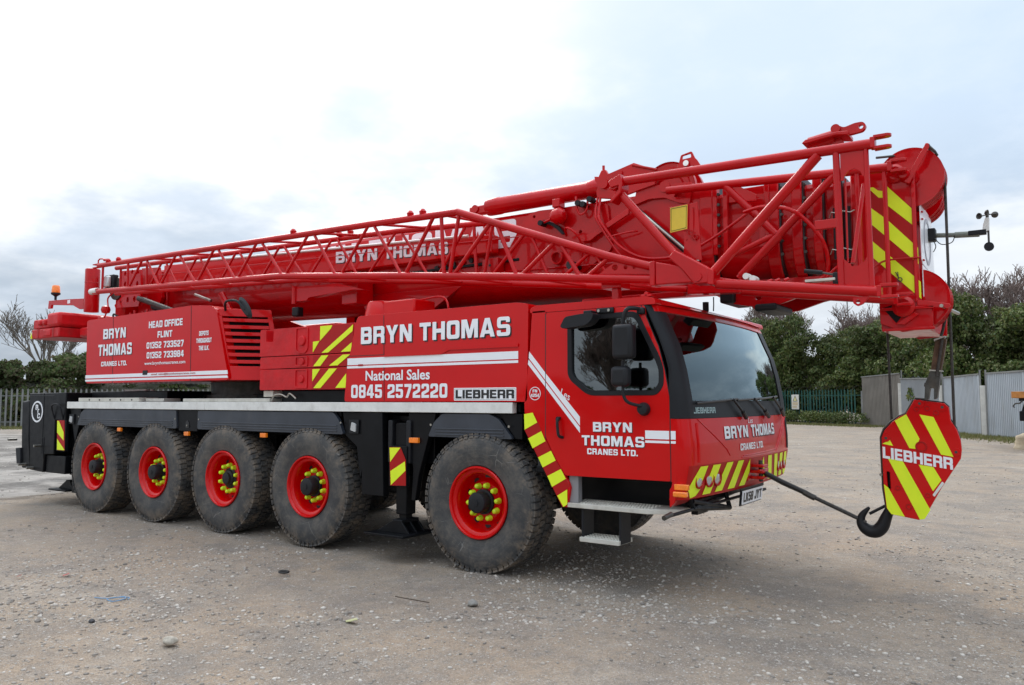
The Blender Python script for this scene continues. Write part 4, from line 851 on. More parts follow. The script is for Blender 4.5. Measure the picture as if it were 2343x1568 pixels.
# mirrors
mg = sub('door_mirror')
plate('kerb_mirror', M['plastic'], mg, [rpoly([(1.07, 2.31), (1.12, 2.395), (1.28, 2.41), (1.41, 2.415), (1.39, 2.35), (1.33, 2.31), (1.10, 2.29)], 0.03)], -0.20, -0.07, 0.02)
b = MB(); b.box(1.25, 1.33, -0.10, 0.0, 2.40, 2.45); b.box(1.34, 1.51, -0.03, 0.0, 2.425, 2.47); b.build('mirror_hinge', M['plastic'], mg, 0.008)
for x in (1.37, 1.47): MB().disc((x, 0, 2.447), 0.013, -0.04, -0.03, 12).build('bolt', M['steel'], mg)
MB().box(1.585, 1.775, -0.22, -0.10, 2.005, 2.30).build('main_mirror', M['plastic'], mg, 0.035, seg=3)
MB().box(1.565, 1.725, -0.21, -0.10, 1.775, 1.945).build('wide_mirror', M['plastic'], mg, 0.035, seg=3)
hosep('mirror_arm', M['plastic'], mg, [(1.78, 0.0, 2.43), (1.74, -0.08, 2.44), (1.69, -0.14, 2.42), (1.66, -0.15, 2.30)], 0.018)
MB().box(1.74, 1.81, -0.05, 0.0, 2.39, 2.45).build('mirror_bracket', M['plastic'], mg, 0.015)
hosep('mirror_arm', M['plastic'], mg, [(1.66, -0.15, 1.99), (1.66, -0.15, 1.80), (1.665, -0.15, 1.70), (1.70, -0.13, 1.64), (1.78, -0.05, 1.61)], 0.014)
MB().lathe([(0.0, -0.06), (0.045, -0.055), (0.058, -0.02), (0.055, 0.0)], 20, (1.785, 0, 1.585)).build('mirror_bracket', M['plastic'], mg)
# antenna and small fittings on the roof
MB().path([(1.9, 1.35, 2.54), (1.9, 1.36, 2.60), (1.9, 1.36, 2.68)], 0.006, 6).build('aerial', M['plastic'], C); MB().tube((1.86, 1.25, 2.53), (1.86, 1.25, 2.62), 0.03).build('boom_rest', M['plastic'], C)
MB().box(1.35, 1.42, 0.25, 0.32, 2.54, 2.68).build('roof_post', M['red2'], C, 0.006); MB().box(1.26, 1.46, 0.22, 0.42, 2.68, 2.75).build('roof_pad', M['red2'], C, 0.006)
o = MB(); o.box(1.75, 1.85, 0.02, 0.12, 2.545, 2.565); o.disc((1.8, 0, 2.57), 0.02, 0.02, 0.1, 12); o.build('roof_catch', M['red2'], C, 0.004)
# steps below the cab
sg = sub('cab_steps')
b = MB(); b.prism([(1.01, 0.0), (1.80, 0.0), (1.99, 0.12), (1.99, 0.40), (1.01, 0.40)], 0.705, 0.745, 'z') if False else None
b = MB(); n = [(1.01, -0.0), (1.80, 0.0), (2.03, 0.16), (2.03, 0.34), (1.01, 0.34)]
b.add([(x, y, z) for z in (0.705, 0.745) for x, y in n], [(4, 3, 2, 1, 0), (5, 6, 7, 8, 9)] + [(i, (i + 1) % 5, (i + 1) % 5 + 5, i + 5) for i in range(5)]); b.build('upper_tread', M['cream'], sg, 0.004)
b = MB()
for i in range(26):
    for j in range(7):
        x = 1.05 + i * 0.0295 + (0.014 if j % 2 else 0); y = 0.04 + j * 0.04
        b.box(x - 0.010, x + 0.010, y - 0.004, y + 0.004, 0.745, 0.751)
g_ = b.build('tread_grip', M['cream'], sg, 0); g_['kind'] = 'stuff'
MB().box(1.14, 1.53, 0.0, 0.26, 0.415, 0.455).build('lower_tread', M['cream'], sg, 0.004)
b = MB()
for i in range(12):
    for j in range(5): b.box(1.17 + i * 0.03, 1.19 + i * 0.03, 0.04 + j * 0.045, 0.048 + j * 0.045, 0.455, 0.461)
g_ = b.build('tread_grip', M['cream'], sg, 0); g_['kind'] = 'stuff'
for x in (1.145, 1.515): MB().prism([(x, 0.70), (x + 0.02, 0.70), (x + 0.02, 0.42), (x, 0.42)], 0.03, 0.22).build('hanger', M['grey'], sg, 0.003)
box('step_post', mat('grey_post', (0.26, 0.26, 0.27), 0.5), C, 1.022, 1.115, 0.03, 0.10, 0.745, 1.0, 0.004)
box('cab_underside', M['black'], C, 0.6, 1.95, 0.45, 0.98, 0.70, 1.0, 0.02)

WD = WD_CH; YC = WD / 2
# ---- telescopic boom
BY = YC; DROP = 0.010
def boom_prof(hw, zt, zb, zs, n=14):
    pts = [(-hw, zs), (-hw, zt - 0.05), (-hw + 0.02, zt - 0.015), (-hw + 0.06, zt), (hw - 0.06, zt), (hw - 0.02, zt - 0.015), (hw, zt - 0.05), (hw, zs)]
    for i in range(1, n): a = math.pi * i / n; pts.append((hw * math.cos(a), zs - (zs - zb) * math.sin(a)))
    return pts
def boom_len(name, m, x0, x1, hw, zt0, zt1, zb0, zb1, parent, bevel=0.0, zs=None):
    b = MB(); vs = []; p0 = boom_prof(hw, zt0, zb0, zb0 + 0.36); p1 = boom_prof(hw, zt1, zb1, zb1 + 0.36); n = len(p0)
    b.add([(x0, BY + y, z) for y, z in p0] + [(x1, BY + y, z) for y, z in p1], [tuple(range(n)), tuple(range(2 * n - 1, n - 1, -1))] + [(i, i + n, (i + 1) % n + n, (i + 1) % n) for i in range(n)])
    return b.build(name, m, parent, bevel, ang=28)
boom = sub('telescopic_boom')
bs = boom_len('base_section', M['red2'], -7.3, 1.95, 0.455, 3.80, 3.725, 2.88, 2.70, boom)
text('BRYN THOMAS', M['white'], bs, -4.2, -0.2, 3.40, 3.715, y=BY - 0.457, bold=0.05, slope=-0.008)
rings = [(1.93, 2.06, .475, 3.735, 2.68), (2.56, 2.67, .465, 3.67, 2.66), (2.78, 2.87, .46, 3.655, 2.66), (2.96, 3.04, .455, 3.645, 2.68), (3.13, 3.19, .44, 3.63, 2.70)]
for x0, x1, hw, zt, zb in rings: boom_len('section_collar', M['red2'], x0, x1, hw, zt, zt, zb, zb, boom, 0.01)
for x0, x1, hw, zt, zb in rings: boom_len('dark_gap_ring', M['ink'], x1, x1 + 0.014, hw - 0.012, zt - 0.01, zt - 0.01, zb + 0.01, zb + 0.01, boom)  # thin black rings imitate the shaded gaps beside the collars
for i, (x0, x1, hw, zt, zb) in enumerate(((2.05, 2.57, .41, 3.62, 2.74), (2.66, 2.79, .415, 3.60, 2.73), (2.86, 2.97, .40, 3.59, 2.75), (3.03, 3.14, .385, 3.58, 2.76), (3.18, 3.36, .37, 3.57, 2.78))):
    boom_len('inner_section', M['red2'], x0, x1, hw, zt, zt, zb, zb, boom)
for x in (2.06, 2.16, 2.545):
    box('slide_bracket', M['red2'], boom, x, x + 0.045, BY - 0.48, BY - 0.40, 3.02, 3.66, 0.006)
box('slide_panel', M['red2'], boom, 2.2, 2.55, BY - 0.45, BY - 0.405, 3.50, 3.62, 0.006)
plate('slide_panel', M['red2'], boom, [[(2.30, 3.50), (2.56, 3.50), (2.56, 3.05), (2.49, 3.05), (2.49, 3.36), (2.40, 3.44), (2.33, 3.44)]], BY - 0.47, BY - 0.44, 0.004)
for x, z0, z1 in ((2.12, 3.05, 3.64), (2.70, 2.9, 3.62), (2.90, 2.9, 3.62)):
    b = MB()
    for k in range(6): b.disc((x, 0, lerp(z0, z1, (k + .5) / 6)), 0.014, BY - 0.49, BY - 0.465, 8)
    g_ = b.build('bolt_row', M['dsteel'], boom, 0); g_['kind'] = 'stuff'
# lubrication cartridges clipped near the head
for x in (3.17, 3.26):
    tube('cartridge', M['grey'], boom, (x, 0.90, 2.86), (x, 0.90, 3.30), 0.026)
    for z in (2.92, 3.24): MB().path([(x - 0.05, 0.88, z - 0.02), (x - 0.03, 0.86, z + 0.02), (x + 0.03, 0.86, z), (x + 0.06, 0.88, z + 0.02)], 0.005, 6).build('clip', M['steel'], boom)
# boom head
hd = sub('boom_head')
hp = [(3.28, 3.61), (3.50, 3.62), (3.74, 3.545), (3.765, 3.30), (3.79, 2.42), (3.87, 2.39), (3.865, 2.235), (3.64, 2.215), (3.48, 2.29), (3.475, 2.46), (3.28, 2.62)]
hn = plate('head_side_plate', M['red2'], hd, [hp], BY - 0.48, BY - 0.45, 0.006); plate('head_side_plate', M['red2'], hd, [hp], BY + 0.45, BY + 0.48, 0.006)
box('head_core', M['red2'], hd, 3.28, 3.70, BY - 0.45, BY + 0.45, 2.66, 3.56, 0.01)
box('head_core', M['red2'], hd, 3.48, 3.84, BY - 0.45, BY + 0.45, 2.23, 2.36, 0.01)
yh = BY - 0.48
plate('reflective_panel', M['dred'], hn, [[(3.43, 3.44), (3.52, 3.36), (3.56, 3.445), (3.76, 3.215), (3.785, 2.47), (3.57, 2.70), (3.43, 2.86)]], yh - 0.002, yh - 0.0003)
for q in ([(3.42, 3.445), (3.46, 3.445), (3.50, 3.41), (3.54, 3.40), (3.53, 3.345), (3.50, 3.35)], [(3.56, 3.445), (3.76, 3.205), (3.768, 3.065), (3.56, 3.28)], [(3.43, 3.28), (3.56, 3.155), (3.78, 2.895), (3.78, 2.76), (3.56, 3.0), (3.43, 3.14)], [(3.43, 3.0), (3.57, 2.85), (3.79, 2.615), (3.79, 2.475), (3.57, 2.71), (3.43, 2.86)]):
    plate('yellow_stripe', M['yel'], hn, [q], yh - 0.0045, yh - 0.0022)
for x, z, r, h in ((3.63, 3.53, .075, .05), (3.66, 2.42, .085, .06), (3.70, 3.50, .045, .085)): MB().lathe([(r, yh + 0.01), (r, yh - h * .6), (r * .7, yh - h), (0, yh - h)], 24, (x, 0, z)).build('pin_boss', M['red2'], hd)
box('head_edge', M['red2'], hd, 3.745, 3.775, yh - 0.02, yh + 0.04, 2.45, 3.50, 0.006)
for z in (2.405, 2.235): box('head_flange', M['red2'], hd, 3.50, 3.88, yh - 0.03, yh + 0.02, z - 0.012, z + 0.012, 0.005)
plate('gusset', M['red2'], hd, [[(3.60, 2.28), (3.74, 2.37), (3.77, 2.35), (3.66, 2.27)]], yh - 0.03, yh, 0.004)
plate('gusset_recess', M['black'], hd, [[(3.50, 2.42), (3.57, 2.44), (3.64, 2.34), (3.60, 2.29)]], yh - 0.002, yh + 0.002)
def sheave(x, z, r, ys, m):
    for y in ys:
        MB().lathe([(0.0, -0.03), (0.06, -0.035), (0.07, -0.012), (r * .6, -0.006), (r * .78, -0.018), (r * .86, -0.018), (r, -0.026), (r, -0.020), (r - 0.025, -0.006), (r - 0.025, 0.006), (r, 0.020), (r, 0.026), (r * .86, 0.018), (r * .78, 0.018), (r * .6, 0.006), (0.07, 0.012), (0.06, 0.035), (0.0, 0.03)], 56, (x, y, z), closed=False).build('sheave', m, hd, ang=30)
sheave(3.735, 3.495, 0.25, [1.02, 1.10, 1.18], M['red2']); sheave(3.74, 2.48, 0.25, [1.03, 1.11, 1.19], M['red2'])
for ys_ in ((1.50, 1.60, 1.70),): sheave(3.70, 3.44, 0.22, ys_, M['red2']); sheave(3.68, 2.52, 0.22, ys_, M['red2'])
plate('rope_guard_arm', M['red2'], hd, [[(3.70, 3.44), (3.87, 3.735), (3.89, 3.73), (3.895, 3.70), (3.74, 3.42)]], yh - 0.05, yh - 0.038, 0.004)
tube('rope_guard', M['dsteel'], hd, (3.885, yh - 0.04, 3.715), (3.885, yh + 0.9, 3.715), 0.014); MB().path([(3.88, yh - 0.03, 3.725), (3.93, yh - 0.03, 3.66), (3.945, yh, 3.63)], 0.010, 6).build('rope_guard', M['dsteel'], hd)
plate('rope_guard_arm', M['red2'], hd, [[(3.76, 2.47), (3.99, 2.42), (4.0, 2.40), (3.98, 2.385), (3.76, 2.42)]], yh - 0.03, yh - 0.018, 0.004)
tube('rope_guard', M['steel'], hd, (3.935, yh - 0.06, 2.405), (3.99, yh + 0.6, 2.40), 0.014)
# white nose plate with logo ring
nf = lambda a, b, c: (3.80 + 0.008 * c + 0.02 * (b > 3.1), a, b)
wp_ = plate('nose_plate', M['white'], hd, [[(0.97, 2.80), (0.97, 3.24), (1.05, 3.27), (1.62, 3.26), (1.72, 2.78), (1.70, 2.74), (1.0, 2.77)]], 0, 0, fn=lambda a, b, c: (3.80 + 0.006 * c, a, b))
plate('nose_logo', mat('logo_grey', (0.45, 0.45, 0.5), 0.4), wp_, [circ(1.32, 3.0, 0.2, 32), circ(1.32, 3.0, 0.165, 32)], 0, 0, fn=lambda a, b, c: (3.806 + 0.002 * c, a, b))
plate('nose_frame', M['white'], hd, [[(1.0, 2.50), (1.0, 2.76), (1.7, 2.74), (1.7, 2.50)], [(1.08, 2.56), (1.62, 2.56), (1.58, 2.70), (1.1, 2.71)]], 0, 0, fn=lambda a, b, c: (3.80 + 0.006 * c, a, b))
for z in (3.20, 3.14, 2.80): MB().disc((3.81, 0, z), 0.008, 1.0, 1.02, 8).build('rivet', M['dred'], wp_)
# anemometer
an = sub('anemometer'); ya = BY
b = MB(); b.tube((3.80, ya, 3.075), (4.02, ya, 3.055), 0.020); b.tube((4.0, ya, 3.056), (4.18, ya, 3.045), 0.026); b.build('boom', mat('galvanised', (0.23, 0.25, 0.22), 0.55, 0.4), an) if False else b.build('mast_tube', mat('galvanised_tube', (0.20, 0.22, 0.19), 0.55, 0.3, var=0.2), an)
MB().box(3.80, 3.86, ya - 0.05, ya + 0.05, 3.02, 3.13).build('mast_clamp', M['plastic'], an, 0.01)
MB().box(4.10, 4.23, ya - 0.03, ya + 0.03, 3.035, 3.075).build('head_bracket', M['grey'], an, 0.005)
MB().prism([(4.20, 3.06), (4.25, 3.05), (4.255, 3.17), (4.225, 3.17), (4.21, 3.12)], ya - 0.02, ya + 0.02).build('head_bracket', M['alu'], an, 0.004)
MB().tube((4.24, ya, 3.17), (4.24, ya, 3.205), 0.012).build('spindle', M['dsteel'], an)
for a in (0.3, 0.3 + 2.094, 0.3 + 4.189):
    cx, cy = 4.24 + 0.062 * math.cos(a), ya + 0.062 * math.sin(a)
    MB().tube((4.24, ya, 3.20), (cx, cy, 3.20), 0.005, 6).build('cup_arm', M['dsteel'], an)
    o = MB().lathe([(0.0, 0.0), (0.016, 0.004), (0.025, 0.014), (0.027, 0.026), (0.023, 0.024), (0.014, 0.010), (0.0, 0.005)], 16).build('cup', M['dsteel'], an); o.location = (cx, cy, 3.20); o.rotation_euler = (0, 0, a)
tube('pendulum_arm', M['dsteel'], an, (4.245, ya - 0.02, 3.06), (4.245, ya - 0.02, 2.95), 0.008); MB().disc((4.245, 0, 2.925), 0.036, ya - 0.04, ya - 0.015, 24).build('pendulum_weight', M['grey'], an)
hosep('cable', M['hose'], an, [(3.84, ya - 0.04, 3.06), (3.90, ya - 0.06, 2.98), (3.98, ya - 0.04, 2.99), (4.0, ya - 0.02, 3.05)], 0.004, 5)
hosep('cable', M['hose'], an, [(3.83, ya - 0.04, 3.04), (3.86, ya - 0.05, 2.97), (3.84, ya - 0.05, 2.92)], 0.004, 5)
# nose bracket underneath with black pads
plate('nose_bracket', M['red2'], boom, [[(2.05, 2.72), (2.2, 2.56), (2.45, 2.51), (2.62, 2.53), (2.85, 2.60), (3.28, 2.68), (3.28, 2.75), (2.05, 2.78)], circ(2.43, 2.61, 0.03, 16)], BY - 0.34, BY - 0.30, 0.005)
plate('nose_bracket', M['red2'], boom, [[(2.05, 2.72), (2.2, 2.56), (2.45, 2.51), (2.62, 2.53), (2.85, 2.60), (3.28, 2.68), (3.28, 2.75), (2.05, 2.78)]], BY + 0.30, BY + 0.34, 0.005)
box('rubber_pad', M['plastic'], boom, 2.08, 2.22, BY - 0.40, BY + 0.1, 2.57, 2.67, 0.02); box('rubber_pad', M['plastic'], boom, 2.42, 2.62, BY - 0.44, BY + 0.1, 2.47, 2.535, 0.02)
box('boom_flange', M['red2'], boom, 0.6, 1.74, BY - 0.42, BY - 0.36, 2.66, 2.72, 0.01)

# ---- luffing rig on top: cylinder, link and rope pulley
rg = sub('jib_ram')
MB().lathe([(0.095, -0.60), (0.10, -0.58), (0.10, -0.43), (0.094, -0.42), (0.094, 0.72), (0.10, 0.73), (0.10, 0.83), (0.08, 0.86)], 32, (0, 0.98, 0), 'x').build('ram_barrel', M['red2'], rg)
for o in rg.children: o.location = (0, 0, 3.862)
MB().box(-0.86, -0.58, 0.94, 1.02, 3.79, 3.90).build('ram_end', M['red2'], rg, 0.02); MB().disc((-0.76, 0, 3.86), 0.045, 0.92, 1.04, 20).build('pin', M['red2'], rg)
plate('link_plate', M['red2'], rg, [[(0.82, 3.97), (0.87, 3.96), (0.90, 4.02), (0.95, 4.02), (0.98, 3.97), (1.27, 4.035), (1.52, 3.92), (1.50, 3.78), (1.05, 3.70), (0.85, 3.74)]], 0.90, 0.94, 0.005)
MB().disc((0.94, 0, 3.87), 0.05, 0.87, 0.96, 24).build('pin', M['red2'], rg); MB().disc((1.12, 0, 3.95), 0.028, 0.88, 0.96, 16).build('pin', M['red2'], rg); MB().tube((0.92, 0.92, 4.02), (0.92, 0.92, 4.07), 0.014).build('grease_nipple', M['red2'], rg)
MB().lathe([(0.0, -0.02), (0.05, -0.03), (0.06, -0.01), (0.15, -0.008), (0.17, -0.02), (0.22, -0.02), (0.23, -0.008), (0.265, -0.008), (0.28, -0.026), (0.28, 0.026), (0.0, 0.02)], 56, (1.60, 1.01, 3.725)).build('rope_pulley', M['red2'], rg, ang=30)
MB().lathe([(0.0, -0.02), (0.05, -0.03), (0.15, -0.008), (0.22, -0.02), (0.28, -0.026), (0.28, 0.026), (0.0, 0.02)], 56, (1.60, 1.22, 3.725)).build('rope_pulley', M['red2'], rg, ang=30)
plate('pulley_frame', M['red2'], rg, [rpoly([(1.29, 3.79), (1.87, 3.75), (1.84, 3.54), (1.72, 3.57), (1.58, 3.64), (1.42, 3.65), (1.25, 3.61)], 0.02), rpoly([(1.70, 3.66), (1.78, 3.70), (1.80, 3.60), (1.68, 3.63)], 0.01)], 0.93, 0.965, 0.004)
MB().disc((1.59, 0, 3.745), 0.055, 0.915, 0.935, 28).build('pulley_hub', M['red2'], rg)
plate('lifting_eye', M['red2'], rg, [rpoly([(1.69, 3.86), (1.74, 3.96), (1.76, 4.03), (1.87, 4.05), (1.90, 3.98), (1.92, 3.96), (1.96, 3.89), (1.86, 3.91), (1.78, 3.90)], 0.015), rpoly([(1.77, 3.985), (1.775, 4.02), (1.86, 4.03), (1.865, 3.99)], 0.01)], 0.93, 0.95, 0.003)
MB().lathe([(0.0, -0.02), (0.028, -0.018), (0.03, 0.0)], 16, (1.82, 0.92, 3.935)).build('reflector', M['chrome'], rg)
tube('guard_rod', M['dred'], rg, (1.26, 0.9, 4.01), (1.52, 0.9, 3.92), 0.014)

# ---- pipework and fittings on the boom side (seen through the lattice)
pf = sub('boom_pipework')
yb = BY - 0.455
plate('side_gusset', M['red2'], pf, [rpoly([(-0.30, 3.33), (-0.05, 3.69), (0.1, 3.72), (0.95, 3.68), (1.0, 3.2), (0.6, 2.95), (-0.2, 2.95)], 0.05), circ(0.05, 3.66, 0.018, 12), circ(0.63, 3.42, 0.02, 12)], yb - 0.03, yb - 0.005, 0.004)
MB().lathe([(0.0, -0.09), (0.05, -0.08), (0.085, -0.03), (0.088, 0.03), (0.05, 0.08), (0.0, 0.09)], 24, (0.42, yb - 0.13, 3.60), 'x').build('accumulator', M['red2'], pf)
box('bracket', M['red2'], pf, 0.36, 0.45, yb - 0.16, yb - 0.04, 3.69, 3.78, 0.008); tube('accumulator_pipe', M['red2'], pf, (0.34, yb - 0.13, 3.58), (0.18, yb - 0.10, 3.55), 0.014)
plate('cable_guide', M['red2'], pf, [circ(0.36, 3.17, 0.075, 28), circ(0.36, 3.17, 0.055, 28)], yb - 0.08, yb - 0.03, 0.004)
plate('cable_guide', M['plastic'], pf, [[(0.20, 3.60), (0.30, 3.56), (0.40, 3.50), (0.46, 3.41), (0.43, 3.41), (0.36, 3.48), (0.28, 3.53), (0.20, 3.56)]], yb - 0.08, yb - 0.05, 0.004)
box('junction_box', M['red2'], pf, -0.58, -0.36, yb - 0.14, yb - 0.02, 3.07, 3.24, 0.008); MB().disc((-0.47, 0, 3.16), 0.015, yb - 0.145, yb - 0.13, 12).build('cable_hole', M['ink'], pf)
MB().disc((0.60, 0, 3.05), 0.045, yb - 0.20, yb, 20).build('pipe_end', M['ink'], pf)
for pts, r, m in (([(0.62, yb - .1, 3.78), (0.64, yb - .12, 3.66), (0.68, yb - .12, 3.58), (0.74, yb - .1, 3.62), (0.75, yb - .08, 3.74)], .012, 'red2'),
                  ([(0.85, yb - .05, 3.75), (0.86, yb - .12, 3.55), (0.92, yb - .12, 3.42), (1.1, yb - .12, 3.15), (1.18, yb - .1, 3.06)], .013, 'red2'),
                  ([(0.88, yb - .05, 3.75), (0.90, yb - .12, 3.52), (0.98, yb - .12, 3.38), (1.15, yb - .12, 3.18), (1.4, yb - .1, 3.05), (1.75, yb - .1, 3.04), (2.1, yb - .15, 3.15), (2.45, yb - .2, 3.33)], .015, 'red2'),
                  ([(0.50, yb - .1, 3.38), (0.56, yb - .2, 3.44), (0.66, yb - .2, 3.38), (0.70, yb - .12, 3.25), (0.66, yb - .1, 3.05)], .012, 'red2'),
                  ([(2.45, yb - .3, 3.32), (2.65, yb - .35, 3.33), (2.9, yb - .35, 3.25), (3.1, yb - .3, 3.0), (3.12, yb - .2, 2.75), (3.02, yb - .2, 2.66)], .017, 'red2'),
                  ([(0.98, yb - .12, 3.30), (1.2, yb - .1, 3.33), (1.3, yb - .05, 3.34)], .010, 'red2'),
                  ([(3.05, yb - .2, 2.62), (3.2, yb - .25, 2.76), (3.3, yb - .2, 2.78)], .012, 'red2'),
                  ([(3.00, yb + .05, 3.66), (3.06, yb - .05, 3.58), (3.16, yb - .1, 3.55)], .010, 'hose')):
    hosep('hose', M[m], pf, pts, r)
plate('diagonal_brace', M['red2'], pf, [[(0.70, 3.36), (0.80, 3.38), (1.22, 3.58), (1.22, 3.52), (0.88, 3.36), (0.78, 3.30), (0.64, 3.30)]], yb - 0.09, yb - 0.06, 0.004)
MB().tube((1.3, yb - 0.1, 3.56), (1.95, yb - 0.1, 2.95), 0.028).build('brace_rod', M['plastic'], pf); MB().tube((1.32, yb - 0.16, 3.56), (1.97, yb - 0.16, 2.95), 0.014).build('brace_rod', M['steel'], pf)
for x, z in ((0.72, 3.68), (0.66, 3.70), (0.80, 3.72), (0.20, 3.55)): MB().disc((x, 0, z), 0.03, yb - 0.15, yb - 0.05, 12).build('valve', M['plastic'], pf)
for k in range(5): MB().disc((-1.35 + k * 0.13, 0, 3.23 + 0.01 * k), 0.03, yb - 0.03, yb - 0.01, 12).build('slot', M['ink'], pf)
box('cable_tray', M['black'], pf, -1.9, -0.15, yb - 0.04, yb - 0.005, 3.195, 3.225, 0.004)
b = MB()
b.tube((-2.0, yb - 0.05, 3.14), (1.2, yb - 0.05, 3.04), 0.008, 6); b.tube((-6.8, 0.66, 3.62), (0.2, 0.80, 3.42), 0.006, 6); b.build('pipe_run', M['red2'], pf)

# ---- box-section jib extension between lattice and boom
ex = plate('jib_extension', M['red'], C, [[(-6.9, 3.80), (-0.42, 3.50), (-0.42, 3.30), (-2.8, 3.31), (-6.9, 3.40)]], 0.80, 0.93, 0.01)
MB().tube((-6.3, 0.795, 3.785), (-0.75, 0.795, 3.52), 0.016, 10).build('top_rail', M['alu'], ex)
text('BRYN', M['white'], ex, -2.93, -2.19, 3.43, 3.575, y=0.797, bold=0.04, slope=-0.045, shadow=(0.012, 0.012)); text('THOMAS', M['white'], ex, -2.07, -1.05, 3.395, 3.535, y=0.797, bold=0.04, slope=-0.045, shadow=(0.012, 0.012))
plate('extension_bracket', M['red2'], C, [rpoly([(-3.40, 3.12), (-2.55, 3.095), (-2.10, 2.98), (-2.30, 3.0), (-3.10, 2.965), (-3.13, 2.93), (-3.38, 2.93)], 0.02)], 0.50, 0.62, 0.008)
MB().tube((-3.37, 0.50, 2.90), (-3.37, 0.50, 3.13), 0.032).build('bracket_pin', M['red2'], C)
box('bracket_post', M['red2'], C, -2.62, -2.35, 0.62, 0.9, 2.85, 3.2, 0.01)

# ---- folded lattice jib
lj = sub('lattice_jib', (0, 0, 0))
def interp(x, tab): return float(np.interp(x, [t[0] for t in tab], [t[1] for t in tab]))
TOP = [(-7.58, 3.765), (-1.63, 3.645), (-0.36, 3.605), (1.39, 2.955), (1.86, 2.80)]
BOT = [(-7.56, 3.355), (-6.66, 3.335), (-3.18, 3.195), (1.86, 2.685)]
BOT = [(-7.56, 3.355), (-3.18, 3.195), (-1.13, 3.01), (0.44, 2.855), (1.86, 2.70)]
FY = [(-7.6, 0.40), (-2.2, 0.50), (-0.4, 0.70), (1.0, 0.80), (3.7, 0.82)]
def far(x): return interp(x, FY)
NY = 0.12
def chord(tab, near, r):
    pts = [(x, NY if near else far(x), z) for x, z in tab]
    for a, b_ in zip(pts, pts[1:]): MB().tube(a, b_, r, 20).build('chord', M['red2'], lj)
    for p in pts[1:-1]: MB().lathe([(0, -r), (r * .5, -r * .87), (r * .87, -r * .5), (r, 0), (r * .87, r * .5), (r * .5, r * .87), (0, r)], 18, p).build('chord_joint', M['red2'], lj)
chord(TOP, True, 0.038); chord(BOT, True, 0.040)
chord(TOP[:3] + [(1.86, 2.80)], False, 0.034); chord(BOT, False, 0.034)
def brace(p0, p1, r=0.019, name='brace'): MB().tube(p0, p1, r, 12).build(name, M['red2'], lj)
near_b = [(-6.34, -6.68), (-6.22, -5.88), (-5.47, -5.83), (-5.38, -4.99), (-4.57, -4.93), (-4.48, -4.10), (-3.66, -4.04), (-3.56, -3.15), (-2.68, -3.08), (-2.57, -2.19), (-1.66, -2.09), (-1.57, -1.15), (-0.69, -1.08), (-0.58, -0.54), (-0.34, -0.46), (0.06, -0.40), (0.15, 0.38), (0.82, 0.45), (0.89, 1.09), (1.39, 1.18)]
for k, (xt, xb) in enumerate(near_b):
    r = 0.021 if xt > -0.8 else 0.018
    brace((xt, NY, interp(xt, TOP) - 0.02), (xb, NY, interp(xb, BOT) + 0.02), r)
    if k not in (19,): brace((xt, far(xt), interp(xt, TOP) - 0.02), (xb, far(xb), interp(xb, BOT) + 0.02), r * 0.92)
for x in (-7.45, -6.72): brace((x, NY, interp(x, TOP)), (x, NY, interp(x, BOT)), 0.018); brace((x, far(x), interp(x, TOP)), (x, far(x), interp(x, BOT)), 0.018)
tops = [-6.28, -5.43, -4.52, -3.61, -2.62, -1.61, -0.6]; bots = [-6.7, -5.86, -4.96, -4.07, -3.12, -2.14, -1.11, -0.47, 0.41, 1.12]
for i, x in enumerate(tops):
    brace((x, NY, interp(x, TOP)), (x + 0.4, far(x), interp(x + .4, TOP)), 0.015)
for x in bots: brace((x, NY, interp(x, BOT)), (x + 0.4, far(x), interp(x + .4, BOT)), 0.015)
for x, y in ((-1.02, NY), (-0.84, NY), (-2.55, 0.5), (-2.35, 0.5), (-2.95, NY - 0.0), (-7.3, NY), (-7.0, NY)): MB().lathe([(0, -0.02), (0.035, -0.02), (0.04, 0.015), (0.02, 0.04), (0, 0.045)], 14, (x, y, interp(x, TOP) + 0.045), 'z').build('guide_roller', M['red2'], lj)
# tip lugs at the rear end
for z in (3.79, 3.74): MB().box(-7.72, -7.56, NY - 0.03, NY + 0.03, z - 0.008, z + 0.008).build('tip_lug', M['red2'], lj, 0.004)
MB().path([(-7.60, NY, 3.78), (-7.60, NY, 3.85), (-7.55, NY, 3.87), (-7.45, NY, 3.86), (-7.38, NY, 3.83)], 0.011, 8).build('tip_handle', M['red2'], lj); MB().tube((-7.42, NY, 3.84), (-7.34, NY, 3.83), 0.022).build('tip_handle', M['red2'], lj)
for z in (3.39, 3.33): MB().box(-7.70, -7.54, NY - 0.03, NY + 0.03, z - 0.008, z + 0.008).build('tip_lug', M['red2'], lj, 0.004)
# perforated gusset and joint block near the hinge
plate('gusset', M['red2'], lj, [[(1.30, 2.80), (1.47, 2.90), (1.80, 2.80), (1.83, 2.75)], circ(1.46, 2.845, 0.028, 16), circ(1.565, 2.835, 0.019, 14), circ(1.65, 2.825, 0.014, 12)], NY - 0.01, NY + 0.01, 0.002)
MB().prism([(1.82, 2.85), (1.87, 2.855), (1.87, 2.64), (1.82, 2.64)], NY - 0.07, NY + 0.07).build('end_flange', M['red2'], lj, 0.008)
MB().prism([(1.87, 2.845), (2.10, 2.79), (2.22, 2.64), (1.87, 2.645)], NY - 0.06, NY + 0.06).build('joint_block', M['red2'], lj, 0.01)
MB().prism([(1.995, 2.87), (2.055, 2.93), (2.34, 2.755), (2.375, 2.72), (2.375, 2.62), (2.22, 2.62), (2.12, 2.75)], NY - 0.075, NY + 0.075).build('joint_block', M['red2'], lj, 0.012)
